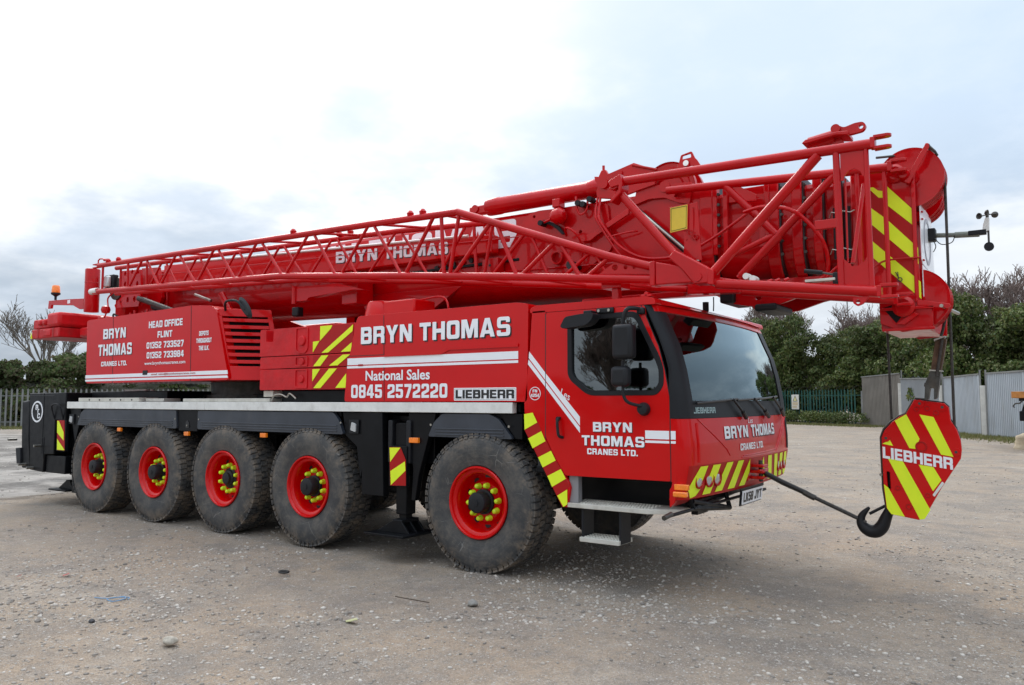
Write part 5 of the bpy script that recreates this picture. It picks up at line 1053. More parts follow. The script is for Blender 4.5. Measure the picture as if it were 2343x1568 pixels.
MB().disc((2.255, 0, 2.68), 0.04, NY - 0.085, NY - 0.07, 24).build('joint_pin', M['red2'], lj); MB().prism([(2.34, 2.75), (2.395, 2.72), (2.395, 2.60), (2.34, 2.61)], NY - 0.08, NY + 0.08).build('end_flange', M['red2'], lj, 0.006)
MB().prism([(1.87, 2.845), (2.35, 2.74), (2.375, 2.62), (1.87, 2.645)], 0.76, 0.88).build('joint_block', M['red2'], lj, 0.01)
# front (adapter) section
T2 = [(1.56, 3.615), (3.60, 3.565)]; B2 = [(2.39, 2.62), (3.61, 2.455)]
MB().tube((T2[0][0], NY, T2[0][1]), (T2[1][0], NY, T2[1][1]), 0.040, 22).build('chord', M['red2'], lj); MB().tube((B2[0][0], NY, B2[0][1]), (B2[1][0], NY, B2[1][1]), 0.042, 22).build('chord', M['red2'], lj)
MB().tube((1.66, 0.82, 3.67), (3.60, 0.82, 3.56), 0.038, 22).build('chord', M['red2'], lj); MB().tube((2.37, 0.82, 2.64), (3.61, 0.82, 2.47), 0.040, 22).build('chord', M['red2'], lj)
MB().tube((1.50, NY, 3.53), (2.03, NY, 2.90), 0.037, 22).build('chord', M['red2'], lj)
plate('chord_bracket', M['red2'], lj, [[(1.43, 3.62), (1.55, 3.67), (1.57, 3.58), (1.555, 3.50), (1.46, 3.42), (1.44, 3.44), (1.53, 3.52), (1.535, 3.57), (1.45, 3.56)]], NY - 0.07, NY + 0.07, 0.008)
plate('chord_bracket', M['red2'], lj, [[(1.42, 3.56), (1.54, 3.60), (1.54, 3.57), (1.47, 3.54)]], NY - 0.05, NY + 0.05, 0.004)
brace((3.22, NY, 3.55), (2.37, NY, 2.72), 0.040, 'diagonal'); brace((3.35, NY, 3.56), (3.362, NY, 2.50), 0.026, 'post'); brace((3.562, NY, 3.56), (3.572, NY, 2.47), 0.019, 'post')
brace((3.18, 0.82, 3.56), (2.36, 0.82, 2.78), 0.036, 'diagonal'); brace((3.36, 0.82, 3.56), (3.37, 0.82, 2.50), 0.024, 'post'); brace((3.568, 0.82, 3.55), (3.575, 0.82, 2.47), 0.019, 'post')
brace((2.24, 0.82, 3.62), (2.68, 0.82, 3.12), 0.034, 'diagonal'); brace((2.68, 0.82, 3.12), (2.30, 0.82, 2.98), 0.026, 'diagonal'); brace((2.72, 0.82, 3.10), (2.34, 0.82, 2.76), 0.03, 'diagonal')
plate('frame_plate', M['red2'], lj, [[(2.20, 3.66), (2.30, 3.64), (2.52, 3.50), (2.52, 3.44), (2.34, 3.46), (2.22, 3.58)]], 0.81, 0.83, 0.003)
plate('head_gusset', M['red2'], lj, [rpoly([(3.38, 3.535), (3.555, 3.525), (3.555, 3.33), (3.535, 3.33), (3.52, 3.37), (3.48, 3.40), (3.44, 3.39), (3.405, 3.35), (3.40, 3.32), (3.38, 3.32)], 0.006)], NY - 0.006, NY + 0.006, 0.002)
plate('head_gusset', M['red2'], lj, [rpoly([(3.385, 2.515), (3.565, 2.50), (3.565, 2.73), (3.55, 2.73), (3.53, 2.69), (3.49, 2.66), (3.44, 2.66), (3.405, 2.70), (3.385, 2.72)], 0.006)], NY - 0.006, NY + 0.006, 0.002)
plate('head_gusset', M['red2'], lj, [rpoly([(3.385, 2.52), (3.565, 2.51), (3.565, 2.72), (3.55, 2.72), (3.52, 2.68), (3.44, 2.67), (3.40, 2.70), (3.385, 2.72)], 0.006)], 0.814, 0.826, 0.002)
for x, z0, z1, s in ((3.405, 2.70, 3.34, 1), (3.545, 2.70, 3.35, 1)): MB().tube((x, NY + 0.03, z0), (x, NY + 0.03, z1), 0.007, 6).build('edge_rod', M['red2'], lj)
brace((3.46, 0.55, 3.38), (3.40, 0.35, 2.72), 0.017, 'strut')
box('lever_bracket', M['red2'], lj, 3.185, 3.345, NY - 0.02, NY + 0.02, 2.965, 3.035, 0.004)
for yy, zz, x0 in ((NY, 3.567, 3.60), (NY, 2.455, 3.61), (0.82, 3.562, 3.60), (0.82, 2.468, 3.61)):
    dz = 0.042; s = MB(); s.box(x0 - 0.005, x0 + 0.03, yy - 0.04, yy + 0.04, zz - dz, zz + dz); s.build('fork_root', M['red2'], lj, 0.006)
    for q in (-1, 1):
        pts = [(x0 + 0.02, yy - 0.038), (x0 + 0.115, yy - 0.034), (x0 + 0.135, yy - 0.018), (x0 + 0.14, yy), (x0 + 0.135, yy + 0.018), (x0 + 0.115, yy + 0.034), (x0 + 0.02, yy + 0.038)]
        MB().prism(pts, zz + q * dz - 0.011, zz + q * dz + 0.011, 'z').build('fork_lug', M['red2'], lj, 0.003)
plate('lug', M['red2'], lj, [rpoly([(3.44, 2.42), (3.44, 2.38), (3.47, 2.355), (3.51, 2.37), (3.56, 2.43)], 0.01), circ(3.475, 2.39, 0.016, 14)], NY - 0.01, NY + 0.01, 0.002)
MB().box(3.10, 3.32, NY - 0.02, NY + 0.05, 2.565, 2.585).build('grip_board', M['cream'], lj, 0.003); MB().tube((3.09, NY + 0.02, 2.66), (3.22, NY + 0.02, 2.635), 0.017).build('lever_grip', M['plastic'], lj); MB().tube((3.21, NY + 0.02, 2.637), (3.33, NY + 0.02, 2.605), 0.008).build('lever_grip', M['dsteel'], lj); MB().box(3.30, 3.345, NY - 0.01, NY + 0.05, 2.54, 2.625).build('lever_pivot', M['grey'], lj, 0.006)
for x, z in ((2.635, 2.66), (2.69, 2.635)): MB().disc((x, 0, z), 0.026, NY + 0.0, NY + 0.09, 18).build('pin_end', M['alu'], lj)
for x in (2.80, 2.86, 2.93): MB().tube((x, NY + 0.03, 2.60), (x + 0.03, NY + 0.05, 2.615), 0.014).build('fitting', M['red2'], lj)
# signboard on its post
sp = plate('sign_post', M['red2'], C, [[(2.035, 3.355), (2.085, 3.37), (2.165, 3.375), (2.185, 3.05), (2.20, 2.86), (2.03, 2.90), (2.04, 3.03)], [(2.125, 3.33), (2.14, 3.33), (2.14, 3.27), (2.133, 3.10), (2.125, 3.10)]], 0.30, 0.31, 0.002)
sb = plate('load_sign', M['red2'], C, [[(1.915, 3.36), (2.09, 3.37), (2.083, 3.14), (1.912, 3.125)]], 0.285, 0.297, 0.002)
plate('sign_face', M['yplate'], sb, [[(1.923, 3.353), (2.083, 3.362), (2.076, 3.148), (1.920, 3.133)]], 0.282, 0.2845); plate('sign_border', M['grey'], sb, [[(1.93, 3.345), (2.075, 3.353), (2.069, 3.156), (1.927, 3.143)], [(1.933, 3.341), (2.072, 3.349), (2.066, 3.16), (1.930, 3.147)]], 0.2805, 0.2815)
b = MB(); 
for cx, cz in ((2.09, 3.12), (2.15, 3.07)):
    for k in range(10): a0, a1 = 2 * math.pi * k / 10, 2 * math.pi * (k + 1) / 10; b.tube((cx + .018 * math.cos(a0), 0.275, cz + .018 * math.sin(a0)), (cx + .018 * math.cos(a1), 0.275, cz + .018 * math.sin(a1)), 0.005, 6)
b.tube((2.10, 0.275, 3.11), (2.15, 0.275, 3.04), 0.007, 6); b.tube((2.13, 0.275, 3.12), (2.12, 0.275, 3.05), 0.006, 6); b.build('spring_clip', M['dred'], sb)
for x, z in ((2.06, 3.06), (2.16, 3.06)): MB().disc((x, 0, z), 0.010, 0.292, 0.30, 10).build('bolt', M['red2'], sp)
# fitting on top of the front section
tg = sub('top_fitting')
plate('fitting_plate', M['red2'], tg, [[(3.07, 3.70), (3.10, 3.725), (3.34, 3.745), (3.42, 3.735), (3.42, 3.70), (3.33, 3.715), (3.12, 3.69)]], 0.22, 0.42, 0.008); MB().tube((3.11, 0.32, 3.71), (3.30, 0.32, 3.735), 0.055, 20).build('fitting_roller', M['red2'], tg)
plate('fitting_web', M['red2'], tg, [[(3.28, 3.74), (3.35, 3.73), (3.40, 3.60), (3.28, 3.60)]], 0.30, 0.32, 0.004)
plate('link', M['red2'], tg, [rpoly([(3.29, 3.80), (3.33, 3.815), (3.38, 3.78), (3.46, 3.80), (3.52, 3.80), (3.545, 3.765), (3.52, 3.725), (3.42, 3.715), (3.30, 3.74)], 0.02), circ(3.505, 3.762, 0.017, 16)], 0.27, 0.31, 0.005)
MB().disc((3.325, 0, 3.775), 0.035, 0.24, 0.34, 20).build('pin', M['red2'], tg); tube('guard_bar', M['dsteel'], hd, (3.50, 0.9, 3.68), (3.62, 1.0, 3.70), 0.010)
hosep('thin_rod', M['dred'], hd, [(3.42, 0.80, 2.70), (3.50, 0.86, 2.78), (3.58, 0.90, 2.81), (3.80, 0.92, 2.81)], 0.008)
b = MB(); 
for k in range(12): a0, a1 = 2 * math.pi * k / 12, 2 * math.pi * (k + 1) / 12; b.tube((3.64 + .016 * math.cos(a0), 0.93, 2.645 + .016 * math.sin(a0)), (3.64 + .016 * math.cos(a1), 0.93, 2.645 + .016 * math.sin(a1)), 0.004, 6)
b.tube((3.63, 0.93, 2.66), (3.61, 0.93, 2.71), 0.004, 6); b.tube((3.63, 0.93, 2.655), (3.625, 0.93, 2.71), 0.004, 6); b.build('spring_clip', M['dsteel'], hd)
# hydraulics seen behind the near louvre: fine work light posts
for x in (2.52, 2.58): pass

# ================================================================ counterweight slabs riding on the deck
def slab(z0, z1, top, label):
    r = empty('counterweight_slab', (-2.6, YC, z0), label, 'counterweight', 'counterweight slabs stacked on the crane deck')
    if top: out = [(-3.40, z0), (-3.40, z1), (-3.29, z1), (-3.285, z1 - 0.155), (-3.15, z1 - 0.155), (-3.145, z1), (-2.78, z1), (-2.74, z1), (-2.74, z1), (-2.02, z1), (-1.95, z1), (-1.70, z1), (-1.70, z0)]
    else: out = [(-3.39, z0), (-3.39, z1), (-1.74, z1), (-1.74, z0)]
    o = plate('cast_body', M['cast'], r, [rpoly(out, 0.02)], 0.015, WD - 0.015, 0.016)
    w0, w1 = -2.735, -2.51
    c0 = z0 + 0.015; pk = plate('lifting_pocket', M['cast'], r, [rpoly([(w0, z1 - 0.005), (w0, c0 + 0.05 if top else c0), (w0 + 0.05, c0), (w1 - 0.05, c0), (w1, c0 + 0.05 if top else c0), (w1, z1 - 0.005)], 0.03), rpoly([(w0 + 0.02, z1 - 0.02), (w0 + 0.02, c0 + 0.05 if top else c0 + 0.02), (w0 + 0.06, c0 + 0.02), (w1 - 0.06, c0 + 0.02), (w1 - 0.02, c0 + 0.05 if top else c0 + 0.02), (w1 - 0.02, z1 - 0.02)], 0.02)], 0.004, 0.03, 0.006)
    MB().disc((-2.62, 0, (z0 + z1) / 2), 0.045 if not top else 0.06, -0.004, 0.02, 20).build('cast_boss', M['cast'], r, 0.01)
    rp = plate('reflective_panel', M['dred'], r, [[(-2.42, z0 + 0.012), (-1.76, z0 + 0.012), (-1.76, z1 - 0.012), (-2.42 if not top else -2.30, z1 - 0.012)] + ([(-2.30, 2.345), (-2.42, 2.34)] if top else [])], 0.010, 0.014)
    return r, rp
s3, r3 = slab(2.195, 2.525, True, 'top red cast slab on the deck, the tallest of the three, with a square notch')
s2, r2_ = slab(2.042, 2.185, False, 'thin middle red slab of the counterweight stack beside the storage box')
s1, r1_ = slab(1.785, 2.032, False, 'bottom red slab of the counterweight stack, just above the white deck edge')
for rp, qs in ((r3, [[(-2.30, 2.515), (-2.10, 2.515), (-2.12, 2.48), (-2.30, 2.345)], [(-2.42, 2.34), (-2.31, 2.345), (-2.42, 2.215)], [(-2.27, 2.205), (-1.76, 2.505), (-1.77, 2.43), (-2.16, 2.205)], [(-1.95, 2.205), (-1.78, 2.305), (-1.78, 2.205)]]),
               (r2_, [[(-2.27, 2.175), (-2.155, 2.175), (-2.29, 2.054), (-2.41, 2.054)], [(-2.14, 2.054), (-1.92, 2.172), (-1.80, 2.172), (-2.0, 2.054)]]),
               (r1_, [[(-2.42, 2.02), (-2.29, 2.02), (-2.42, 1.88)], [(-2.14, 2.02), (-2.01, 2.02), (-2.28, 1.80), (-2.40, 1.80)], [(-2.03, 1.80), (-1.86, 1.96), (-1.86, 1.80)]])):
    for q in qs: plate('yellow_stripe', M['yel'], rp, [q], 0.006, 0.0098)
box('timber_packer', M['cream'], C, -3.36, -3.18, 0.05, 0.9, 1.70, 1.778, 0.006); box('slab_bearer', M['black'], C, -3.1, -1.9, 0.12, WD - 0.12, 1.64, 1.78, 0.01)
hosep('deck_hose', M['steel'], C, [(-3.2, 0.05, 1.66), (-3.12, 0.03, 1.72), (-3.0, 0.03, 1.73), (-2.92, 0.05, 1.70), (-2.85, 0.04, 1.74), (-2.75, 0.05, 1.68)], 0.012)

# ================================================================ hook block, rope, sling
hb = empty('hook_block', (3.68, 1.44, 1.1), 'red and yellow striped hook block with a black hook, hanging below the boom head', 'hook block')
TH = 0.14; HBY = 1.30
def hbp(name, m, polys, y0, y1, bevel=0.0, parent=hb): return plate(name, m, parent, polys, y0, y1, bevel)
arc = [(3.93, 1.48), (3.965, 1.42), (3.99, 1.33), (3.995, 1.25), (3.985, 1.18)]
outl = [(3.66, 1.665), (3.88, 1.635), (3.915, 1.60), (3.925, 1.49)] + arc[1:] + [(3.93, 1.09), (3.84, 0.94), (3.70, 0.675), (3.66, 0.66), (3.45, 0.69), (3.415, 0.74), (3.40, 0.90), (3.395, 1.18), (3.395, 1.34), (3.42, 1.40), (3.48, 1.47), (3.54, 1.52), (3.59, 1.54)]
slotR = [(3.775, 0.87), (3.85, 0.985), (3.865, 1.0), (3.85, 1.01), (3.83, 0.99), (3.765, 0.885)]
slotL = rpoly([(3.425, 1.05), (3.45, 1.05), (3.455, 0.90), (3.43, 0.905)], 0.01)
pn = hbp('side_plate', M['red'], [outl, slotL], HBY, HBY + 0.035, 0.004)
hbp('side_plate', M['black'], [[(x - 0.03, z + 0.01) for x, z in outl]], HBY + 0.31, HBY + 0.35, 0.006)
hbp('block_core', M['black'], [[(3.66 + (x - 3.68) * .97, 1.18 + (z - 1.18) * .97) for x, z in outl]], HBY + 0.05, HBY + 0.31, 0.01)
rim_ = MB().path([(x, HBY + 0.03, z) for x, z in [(3.65, 1.662), (3.585, 1.545), (3.53, 1.52), (3.47, 1.475), (3.41, 1.41), (3.385, 1.34), (3.385, 1.18), (3.39, 0.9), (3.41, 0.74)]], 0.010, 8); rim_.build('edge_bead', M['dsteel'], hb)
b = MB(); b.path([(x, HBY + 0.32, z) for x, z in [(3.72, 1.665), (3.63, 1.675), (3.555, 1.555), (3.45, 1.485), (3.385, 1.41), (3.36, 1.34), (3.36, 1.18), (3.37, 0.9), (3.38, 0.76)]], 0.012, 8); b.build('edge_bead', M['dsteel'], hb)
for k, y in enumerate((HBY + 0.10, HBY + 0.20)): MB().lathe([(0, -0.03), (0.25, -0.03), (0.27, -0.02), (0.25, 0), (0.27, 0.02), (0.25, 0.03), (0, 0.03)], 40, (3.69, y, 1.27)).build('sheave', M['dsteel'], hb)
ys = [[(3.505, 1.485), (3.595, 1.54), (3.69, 1.335), (3.655, 1.25), (3.61, 1.255)], [(3.695, 1.54), (3.80, 1.52), (3.935, 1.195), (3.845, 1.21)], [(3.44, 1.165), (3.555, 1.145), (3.75, 0.75), (3.705, 0.672), (3.67, 0.664)],
      [(3.675, 1.12), (3.785, 1.105), (3.84, 1.0), (3.775, 0.905)], [(3.402, 0.94), (3.435, 0.915), (3.555, 0.678), (3.452, 0.692), (3.42, 0.74)], [(3.40, 1.285), (3.46, 1.32), (3.485, 1.27), (3.405, 1.285)]]
for q in ys: hbp('yellow_stripe', M['yel'], [q], HBY - 0.003, HBY - 0.0004, parent=pn)
text('LIEBHERR', M['white'], pn, 3.402, 3.928, 1.165, 1.262, y=HBY - 0.004, bold=0.085, slope=-0.145, shear=0.0)
for x, z, r in ((3.70, 1.27, .046), (3.675, 1.585, .021), (3.755, 1.59, .021), (3.82, 1.555, .021), (3.51, 0.915, .02), (3.735, 0.87, .02), (3.59, 0.765, .024)):
    hbp('bolt_recess', M['dred'], [circ(x, z, r, 22), circ(x, z, r * .72, 22)], HBY - 0.006, HBY + 0.002, 0.002, pn); MB().disc((x, 0, z), r * .7, HBY - 0.002, HBY + 0.002, 18).build('bolt_head', M['red'], pn)
for x, z in ((3.432, 1.335), (3.955, 1.235), (3.70, 1.632), (3.868, 1.602)): MB().disc((x, 0, z), 0.032, HBY - 0.009, HBY + 0.002, 22).build('plate_pin', M['red'], pn); MB().disc((x, 0, z), 0.011, HBY - 0.013, HBY, 12).build('pin_end', M['dsteel'], pn)
hbp('edge_slot', M['alu'], [rpoly([(3.77, 0.875), (3.785, 0.86), (3.86, 0.975), (3.845, 0.99)], 0.008)], HBY - 0.004, HBY - 0.0005, parent=pn)
MB().tube((3.38, HBY, 1.02), (3.38, HBY + 0.28, 1.06), 0.013).build('cross_pin', M['steel'], hb)
# hook: tapered curved body
def sweep(pts, rad, flat, name, m, parent, n=14):
    P0 = [Vector(p) for p in pts]; P = []; R0 = rad; rad = []
    for i in range(len(P0) - 1):
        a, b_, c, d_ = P0[max(i - 1, 0)], P0[i], P0[i + 1], P0[min(i + 2, len(P0) - 1)]
        for k in range(4):
            t = k / 4; P.append(0.5 * ((2 * b_) + (c - a) * t + (2 * a - 5 * b_ + 4 * c - d_) * t * t + (3 * b_ - a - 3 * c + d_) * t ** 3)); rad.append(R0[i] + (R0[i + 1] - R0[i]) * t)
    P.append(P0[-1]); rad.append(R0[-1]); b = MB(); L = len(P)
    for i in range(L):
        d = (P[min(i + 1, L - 1)] - P[max(i - 1, 0)]).normalized(); s = Vector((0, 1, 0)); u = s.cross(d).normalized()
        for k in range(n):
            a = 2 * math.pi * k / n; b.v.append(tuple(P[i] + u * rad[i] * math.cos(a) + s * rad[i] * flat * math.sin(a)))
    for j in range(L - 1):
        for k in range(n): b.f.append((j * n + k, j * n + (k + 1) % n, (j + 1) * n + (k + 1) % n, (j + 1) * n + k))
    b.f += [tuple(range(n - 1, -1, -1)), tuple(range((L - 1) * n, L * n))]; b.mi = [0] * len(b.f)
    return b.build(name, m, parent)
hy = HBY + 0.16
hk = [(3.45, hy, 0.82), (3.43, hy, 0.75), (3.405, hy, 0.69), (3.38, hy, 0.63), (3.35, hy, 0.56), (3.305, hy, 0.515), (3.25, hy, 0.51), (3.205, hy, 0.535), (3.18, hy, 0.575), (3.18, hy, 0.62), (3.205, hy, 0.665), (3.25, hy, 0.715)]
sweep(hk, [0.035, 0.035, 0.04, 0.048, 0.056, 0.058, 0.056, 0.050, 0.042, 0.034, 0.026, 0.011], 0.95, 'hook', M['plastic'], hb)
MB().tube((3.25, hy, 0.66), (3.39, hy, 0.745), 0.013).build('safety_latch', M['plastic'], hb)
# hoist rope: falls from the head sheaves to the block and down-fall to the wedge socket
hr = empty('hoist_rope', (3.7, 1.42, 2.0), 'dark steel wire rope falls running from the boom head down to the hook block', 'wire rope')
def rope(pts, r=0.011): MB().path(pts, r, 8).build('rope_fall', M['rope'], hr)
rope([(3.455, 1.40, 2.26), (3.46, 1.40, 1.9), (3.465, 1.40, 1.36)], 0.010); rope([(3.975, 1.10, 3.495), (3.965, 1.17, 2.5), (3.945, 1.35, 1.30)], 0.011)
rope([(3.93, 1.25, 2.37), (3.90, 1.25, 2.24), (3.885, 1.25, 2.19)], 0.012)
rope([(3.735, 1.42, 3.74), (3.5, 1.42, 3.73), (1.9, 1.42, 3.80), (-7.8, 1.42, 3.86)], 0.010)
ws_ = empty('wedge_socket', (3.8, 1.28, 1.9), 'rusty steel wedge socket and rope tail between boom head and hook block', 'wedge socket')
plate('socket_body', M['rust'], ws_, [rpoly([(3.845, 2.17), (3.925, 2.17), (3.90, 2.03), (3.875, 1.90), (3.80, 1.905), (3.82, 2.03)], 0.012)], 1.24, 1.31, 0.008)
plate('socket_clevis', M['dsteel'], ws_, [rpoly([(3.80, 1.91), (3.875, 1.905), (3.86, 1.80), (3.84, 1.68), (3.815, 1.665), (3.82, 1.76), (3.79, 1.76), (3.775, 1.665), (3.745, 1.66), (3.755, 1.80)], 0.01)], 1.235, 1.315, 0.008)
MB().tube((3.745, 1.275, 1.79), (3.85, 1.275, 1.78), 0.018).build('socket_pin', M['dsteel'], ws_); plate('rope_clamp', M['steel'], ws_, [[(3.835, 2.165), (3.915, 2.19), (3.915, 2.18), (3.835, 2.15)]], 1.22, 1.33); plate('rope_clamp', M['steel'], ws_, [[(3.79, 1.915), (3.885, 1.905), (3.885, 1.895), (3.79, 1.902)]], 1.22, 1.33)
tube('socket_tail', M['rope'], ws_, (3.845, 1.22, 1.86), (3.895, 1.22, 2.16), 0.012)
# tow sling to the hook
tsl = empty('tow_sling', (2.7, 1.43, 0.8), 'black webbing sling stretched from the front coupling to the hanging hook', 'sling')
MB().path([(2.30, 1.41, 1.0), (2.5, 1.41, 0.905), (2.72, 1.42, 0.81)], 0.022, 8).build('sling_leg', M['hose'], tsl); MB().path([(2.30, 1.44, 0.985), (2.5, 1.44, 0.885), (2.72, 1.43, 0.80)], 0.018, 8).build('sling_leg', M['hose'], tsl)
MB().path([(2.70, 1.42, 0.815), (2.76, 1.42, 0.785), (2.80, 1.42, 0.768)], 0.027, 10).build('sling_sleeve', M['dsteel'], tsl); MB().path([(2.79, 1.42, 0.775), (3.05, 1.44, 0.66), (3.16, 1.45, 0.61), (3.22, 1.45, 0.58)], 0.018, 8).build('sling_strop', M['rope'], tsl)
# ================================================================ GROUND
def ground_mat():
    m = bpy.data.materials.new('gravel_yard'); m.use_nodes = True; t = m.node_tree; b = t.nodes['Principled BSDF']
    g = t.nodes.new('ShaderNodeNewGeometry'); pos = g.outputs['Position']
    def noise(s, d=6, r=0.6, mp=None, off=(0, 0, 0)):
        n = t.nodes.new('ShaderNodeTexNoise'); n.inputs['Scale'].default_value = s; n.inputs['Detail'].default_value = d; n.inputs['Roughness'].default_value = r
        k = t.nodes.new('ShaderNodeMapping'); k.inputs['Location'].default_value = off; k.inputs['Scale'].default_value = mp or (1, 1, 1); t.links.new(pos, k.inputs[0]); t.links.new(k.outputs[0], n.inputs['Vector']); return n.outputs['Fac']
    def vor(s, feat='F1', out='Distance'):
        n = t.nodes.new('ShaderNodeTexVoronoi'); n.feature = feat; n.inputs['Scale'].default_value = s; t.links.new(pos, n.inputs['Vector']); return n.outputs[out]
    def ramp(v, a, c, x=0.0, y=1.0):
        n = t.nodes.new('ShaderNodeMapRange'); n.interpolation_type = 'SMOOTHSTEP'; t.links.new(v, n.inputs[0])
        for i, q in enumerate((a, c, x, y)): n.inputs[i + 1].default_value = q
        return n.outputs[0]
    def mix(f, a, c, bt='MIX'):
        n = t.nodes.new('ShaderNodeMix'); n.data_type = 'RGBA'; n.blend_type = bt
        for s, v in ((n.inputs[0], f), (n.inputs[6], a), (n.inputs[7], c)):
            if isinstance(v, tuple): s.default_value = (*v, 1)
            elif isinstance(v, (int, float)): s.default_value = v
            else: t.links.new(v, s)
        return n.outputs[2]
    def mth(op, a, c):
        n = t.nodes.new('ShaderNodeMath'); n.operation = op
        for i, v in enumerate((a, c)):
            if isinstance(v, (int, float)): n.inputs[i].default_value = v
            else: t.links.new(v, n.inputs[i])
        return n.outputs[0]
    base = mix(ramp(noise(0.45, 6, 0.65), 0.42, 0.58), (0.385, 0.29, 0.205), (0.35, 0.28, 0.212))
    base = mix(ramp(noise(1.1, 6, 0.65, off=(5, 2, 0)), 0.42, 0.66), base, (0.25, 0.208, 0.170))
    base = mix(ramp(noise(0.5, 6, 0.7, off=(9, 2, 0)), 0.50, 0.68), base, (0.42, 0.345, 0.27))
    # tyre-track streaks running along the yard
    base = mix(ramp(noise(0.8, 5, 0.6, mp=(0.22, 1.3, 1), off=(2, 7, 0)), 0.56, 0.70, 0, 0.6), base, (0.18, 0.155, 0.135))
    base = mix(ramp(noise(7, 7, 0.78, off=(1, 1, 0)), 0.46, 0.62, 0, 0.42), base, (0.20, 0.18, 0.16)); base = mix(ramp(noise(10, 7, 0.82, off=(6, 1, 0)), 0.53, 0.66, 0, 0.42), base, (0.56, 0.53, 0.49))
    base = mix(ramp(noise(60, 4, 0.7), 0.35, 0.7, 0.0, 0.8), base, mix(0.5, base, (0.08, 0.07, 0.06)))
    pc = vor(38, 'F1', 'Color'); pd = vor(38)
    sp = t.nodes.new('ShaderNodeSeparateColor'); t.links.new(pc, sp.inputs[0])
    zone = ramp(noise(0.9, 5, 0.6, off=(3, 3, 0)), 0.38, 0.64, 0.25, 1.0)
    peb = mth('MULTIPLY', ramp(pd, 0.22, 0.36, 1.0, 0.0), ramp(sp.outputs[0], 0.62, 0.70)); peb = mth('MULTIPLY', peb, zone)
    base = mix(peb, base, mix(sp.outputs[1], (0.60, 0.57, 0.53), (0.26, 0.24, 0.22)))
    pc2 = vor(90, 'F1', 'Color'); pd2 = vor(90); s2 = t.nodes.new('ShaderNodeSeparateColor'); t.links.new(pc2, s2.inputs[0])
    p2 = mth('MULTIPLY', ramp(pd2, 0.25, 0.40, 1.0, 0.0), ramp(s2.outputs[0], 0.45, 0.55))
    base = mix(mth('MULTIPLY', p2, 0.8), base, mix(s2.outputs[1], (0.62, 0.59, 0.55), (0.17, 0.16, 0.145)))
    # paler gravel far right, grass verge by the fences, wet tarmac at the left rear
    sx = t.nodes.new('ShaderNodeSeparateXYZ'); t.links.new(pos, sx.inputs[0])
    d = mth('ADD', mth('MULTIPLY', sx.outputs[0], -0.80), mth('MULTIPLY', sx.outputs[1], 0.30))   # grows to the rear-left
    wob = mth('MULTIPLY', mth('SUBTRACT', noise(0.7, 6, 0.7), 0.5), 3.0)
    near = ramp(sx.outputs[1], 9, 16, 1, 0); wet = mth('MULTIPLY', ramp(mth('ADD', d, wob), 8.2, 8.7), near)
    wcol = mix(ramp(noise(0.9, 6, 0.7, off=(4, 4, 0)), 0.40, 0.6), (0.085, 0.08, 0.075), (0.19, 0.175, 0.16))
    base = mix(mth('MULTIPLY', wet, 0.85), base, wcol)
    edge = mth('MULTIPLY', ramp(mth('ADD', d, wob), 7.7, 8.2), mth('MULTIPLY', near, ramp(mth('ADD', d, wob), 8.2, 8.9, 1, 0)))
    base = mix(mth('MULTIPLY', edge, 0.7), base, (0.085, 0.06, 0.04))
    t.links.new(base, b.inputs['Base Color'])
    wetr = mth('MULTIPLY', wet, ramp(noise(0.45, 5, 0.6, off=(1, 8, 0)), 0.44, 0.56))
    t.links.new(ramp(wetr, 0, 1, 0.88, 0.62), b.inputs['Roughness'])
    h = mth('ADD', mth('MULTIPLY', ramp(pd, 0.1, 0.42, 1, 0), 0.5), mth('MULTIPLY', noise(45, 5, 0.7), 0.7)); h = mth('ADD', h, mth('MULTIPLY', ramp(pd2, 0.1, 0.42, 1, 0), 0.35))
    h = mth('ADD', h, mth('MULTIPLY', noise(5, 6, 0.65), 2.5)); h = mth('MULTIPLY', h, ramp(wetr, 0, 1, 1.0, 0.08))
    bp = t.nodes.new('ShaderNodeBump'); bp.inputs['Distance'].default_value = 0.012; bp.inputs['Strength'].default_value = 1.0; t.links.new(h, bp.inputs['Height']); t.links.new(bp.outputs[0], b.inputs['Normal'])
    return m
# one sheet: fine near the camera, coarse to the horizon, gently uneven, slightly rising to the fence
def axis(c, near, far_, step):
    a = [c]
    s = step
    while a[-1] < c + far_:
        a.append(a[-1] + s)
        if a[-1] > c + near: s *= 1.35
    b = [c]; s = step
    while b[-1] > c - far_:
        b.append(b[-1] - s)
        if b[-1] < c - near: s *= 1.35
    return np.array(sorted(set(a + b)))
gx = axis(0.0, 12, 900, 0.16); gy = axis(-1.0, 8, 900, 0.16)
X, Y_ = np.meshgrid(gx, gy)
def und(x, y):
    f = np.exp(-((x / 22) ** 2 + (y / 16) ** 2))
    return f * (0.012 * np.sin(1.3 * x + 0.7 * y) + 0.010 * np.sin(2.9 * y - 1.1 * x + 1) + 0.007 * np.sin(4.1 * x + 3.3 * y + 2) + 0.004 * np.sin(7.7 * x - 6.1 * y)) - 0.012 * f
Z_ = und(X, Y_)
V = np.stack([X.ravel(), Y_.ravel(), Z_.ravel()], 1); nx, ny = len(gx), len(gy)
idx = np.arange(nx * ny).reshape(ny, nx); F = np.stack([idx[:-1, :-1], idx[:-1, 1:], idx[1:, 1:], idx[1:, :-1]], -1).reshape(-1, 4)
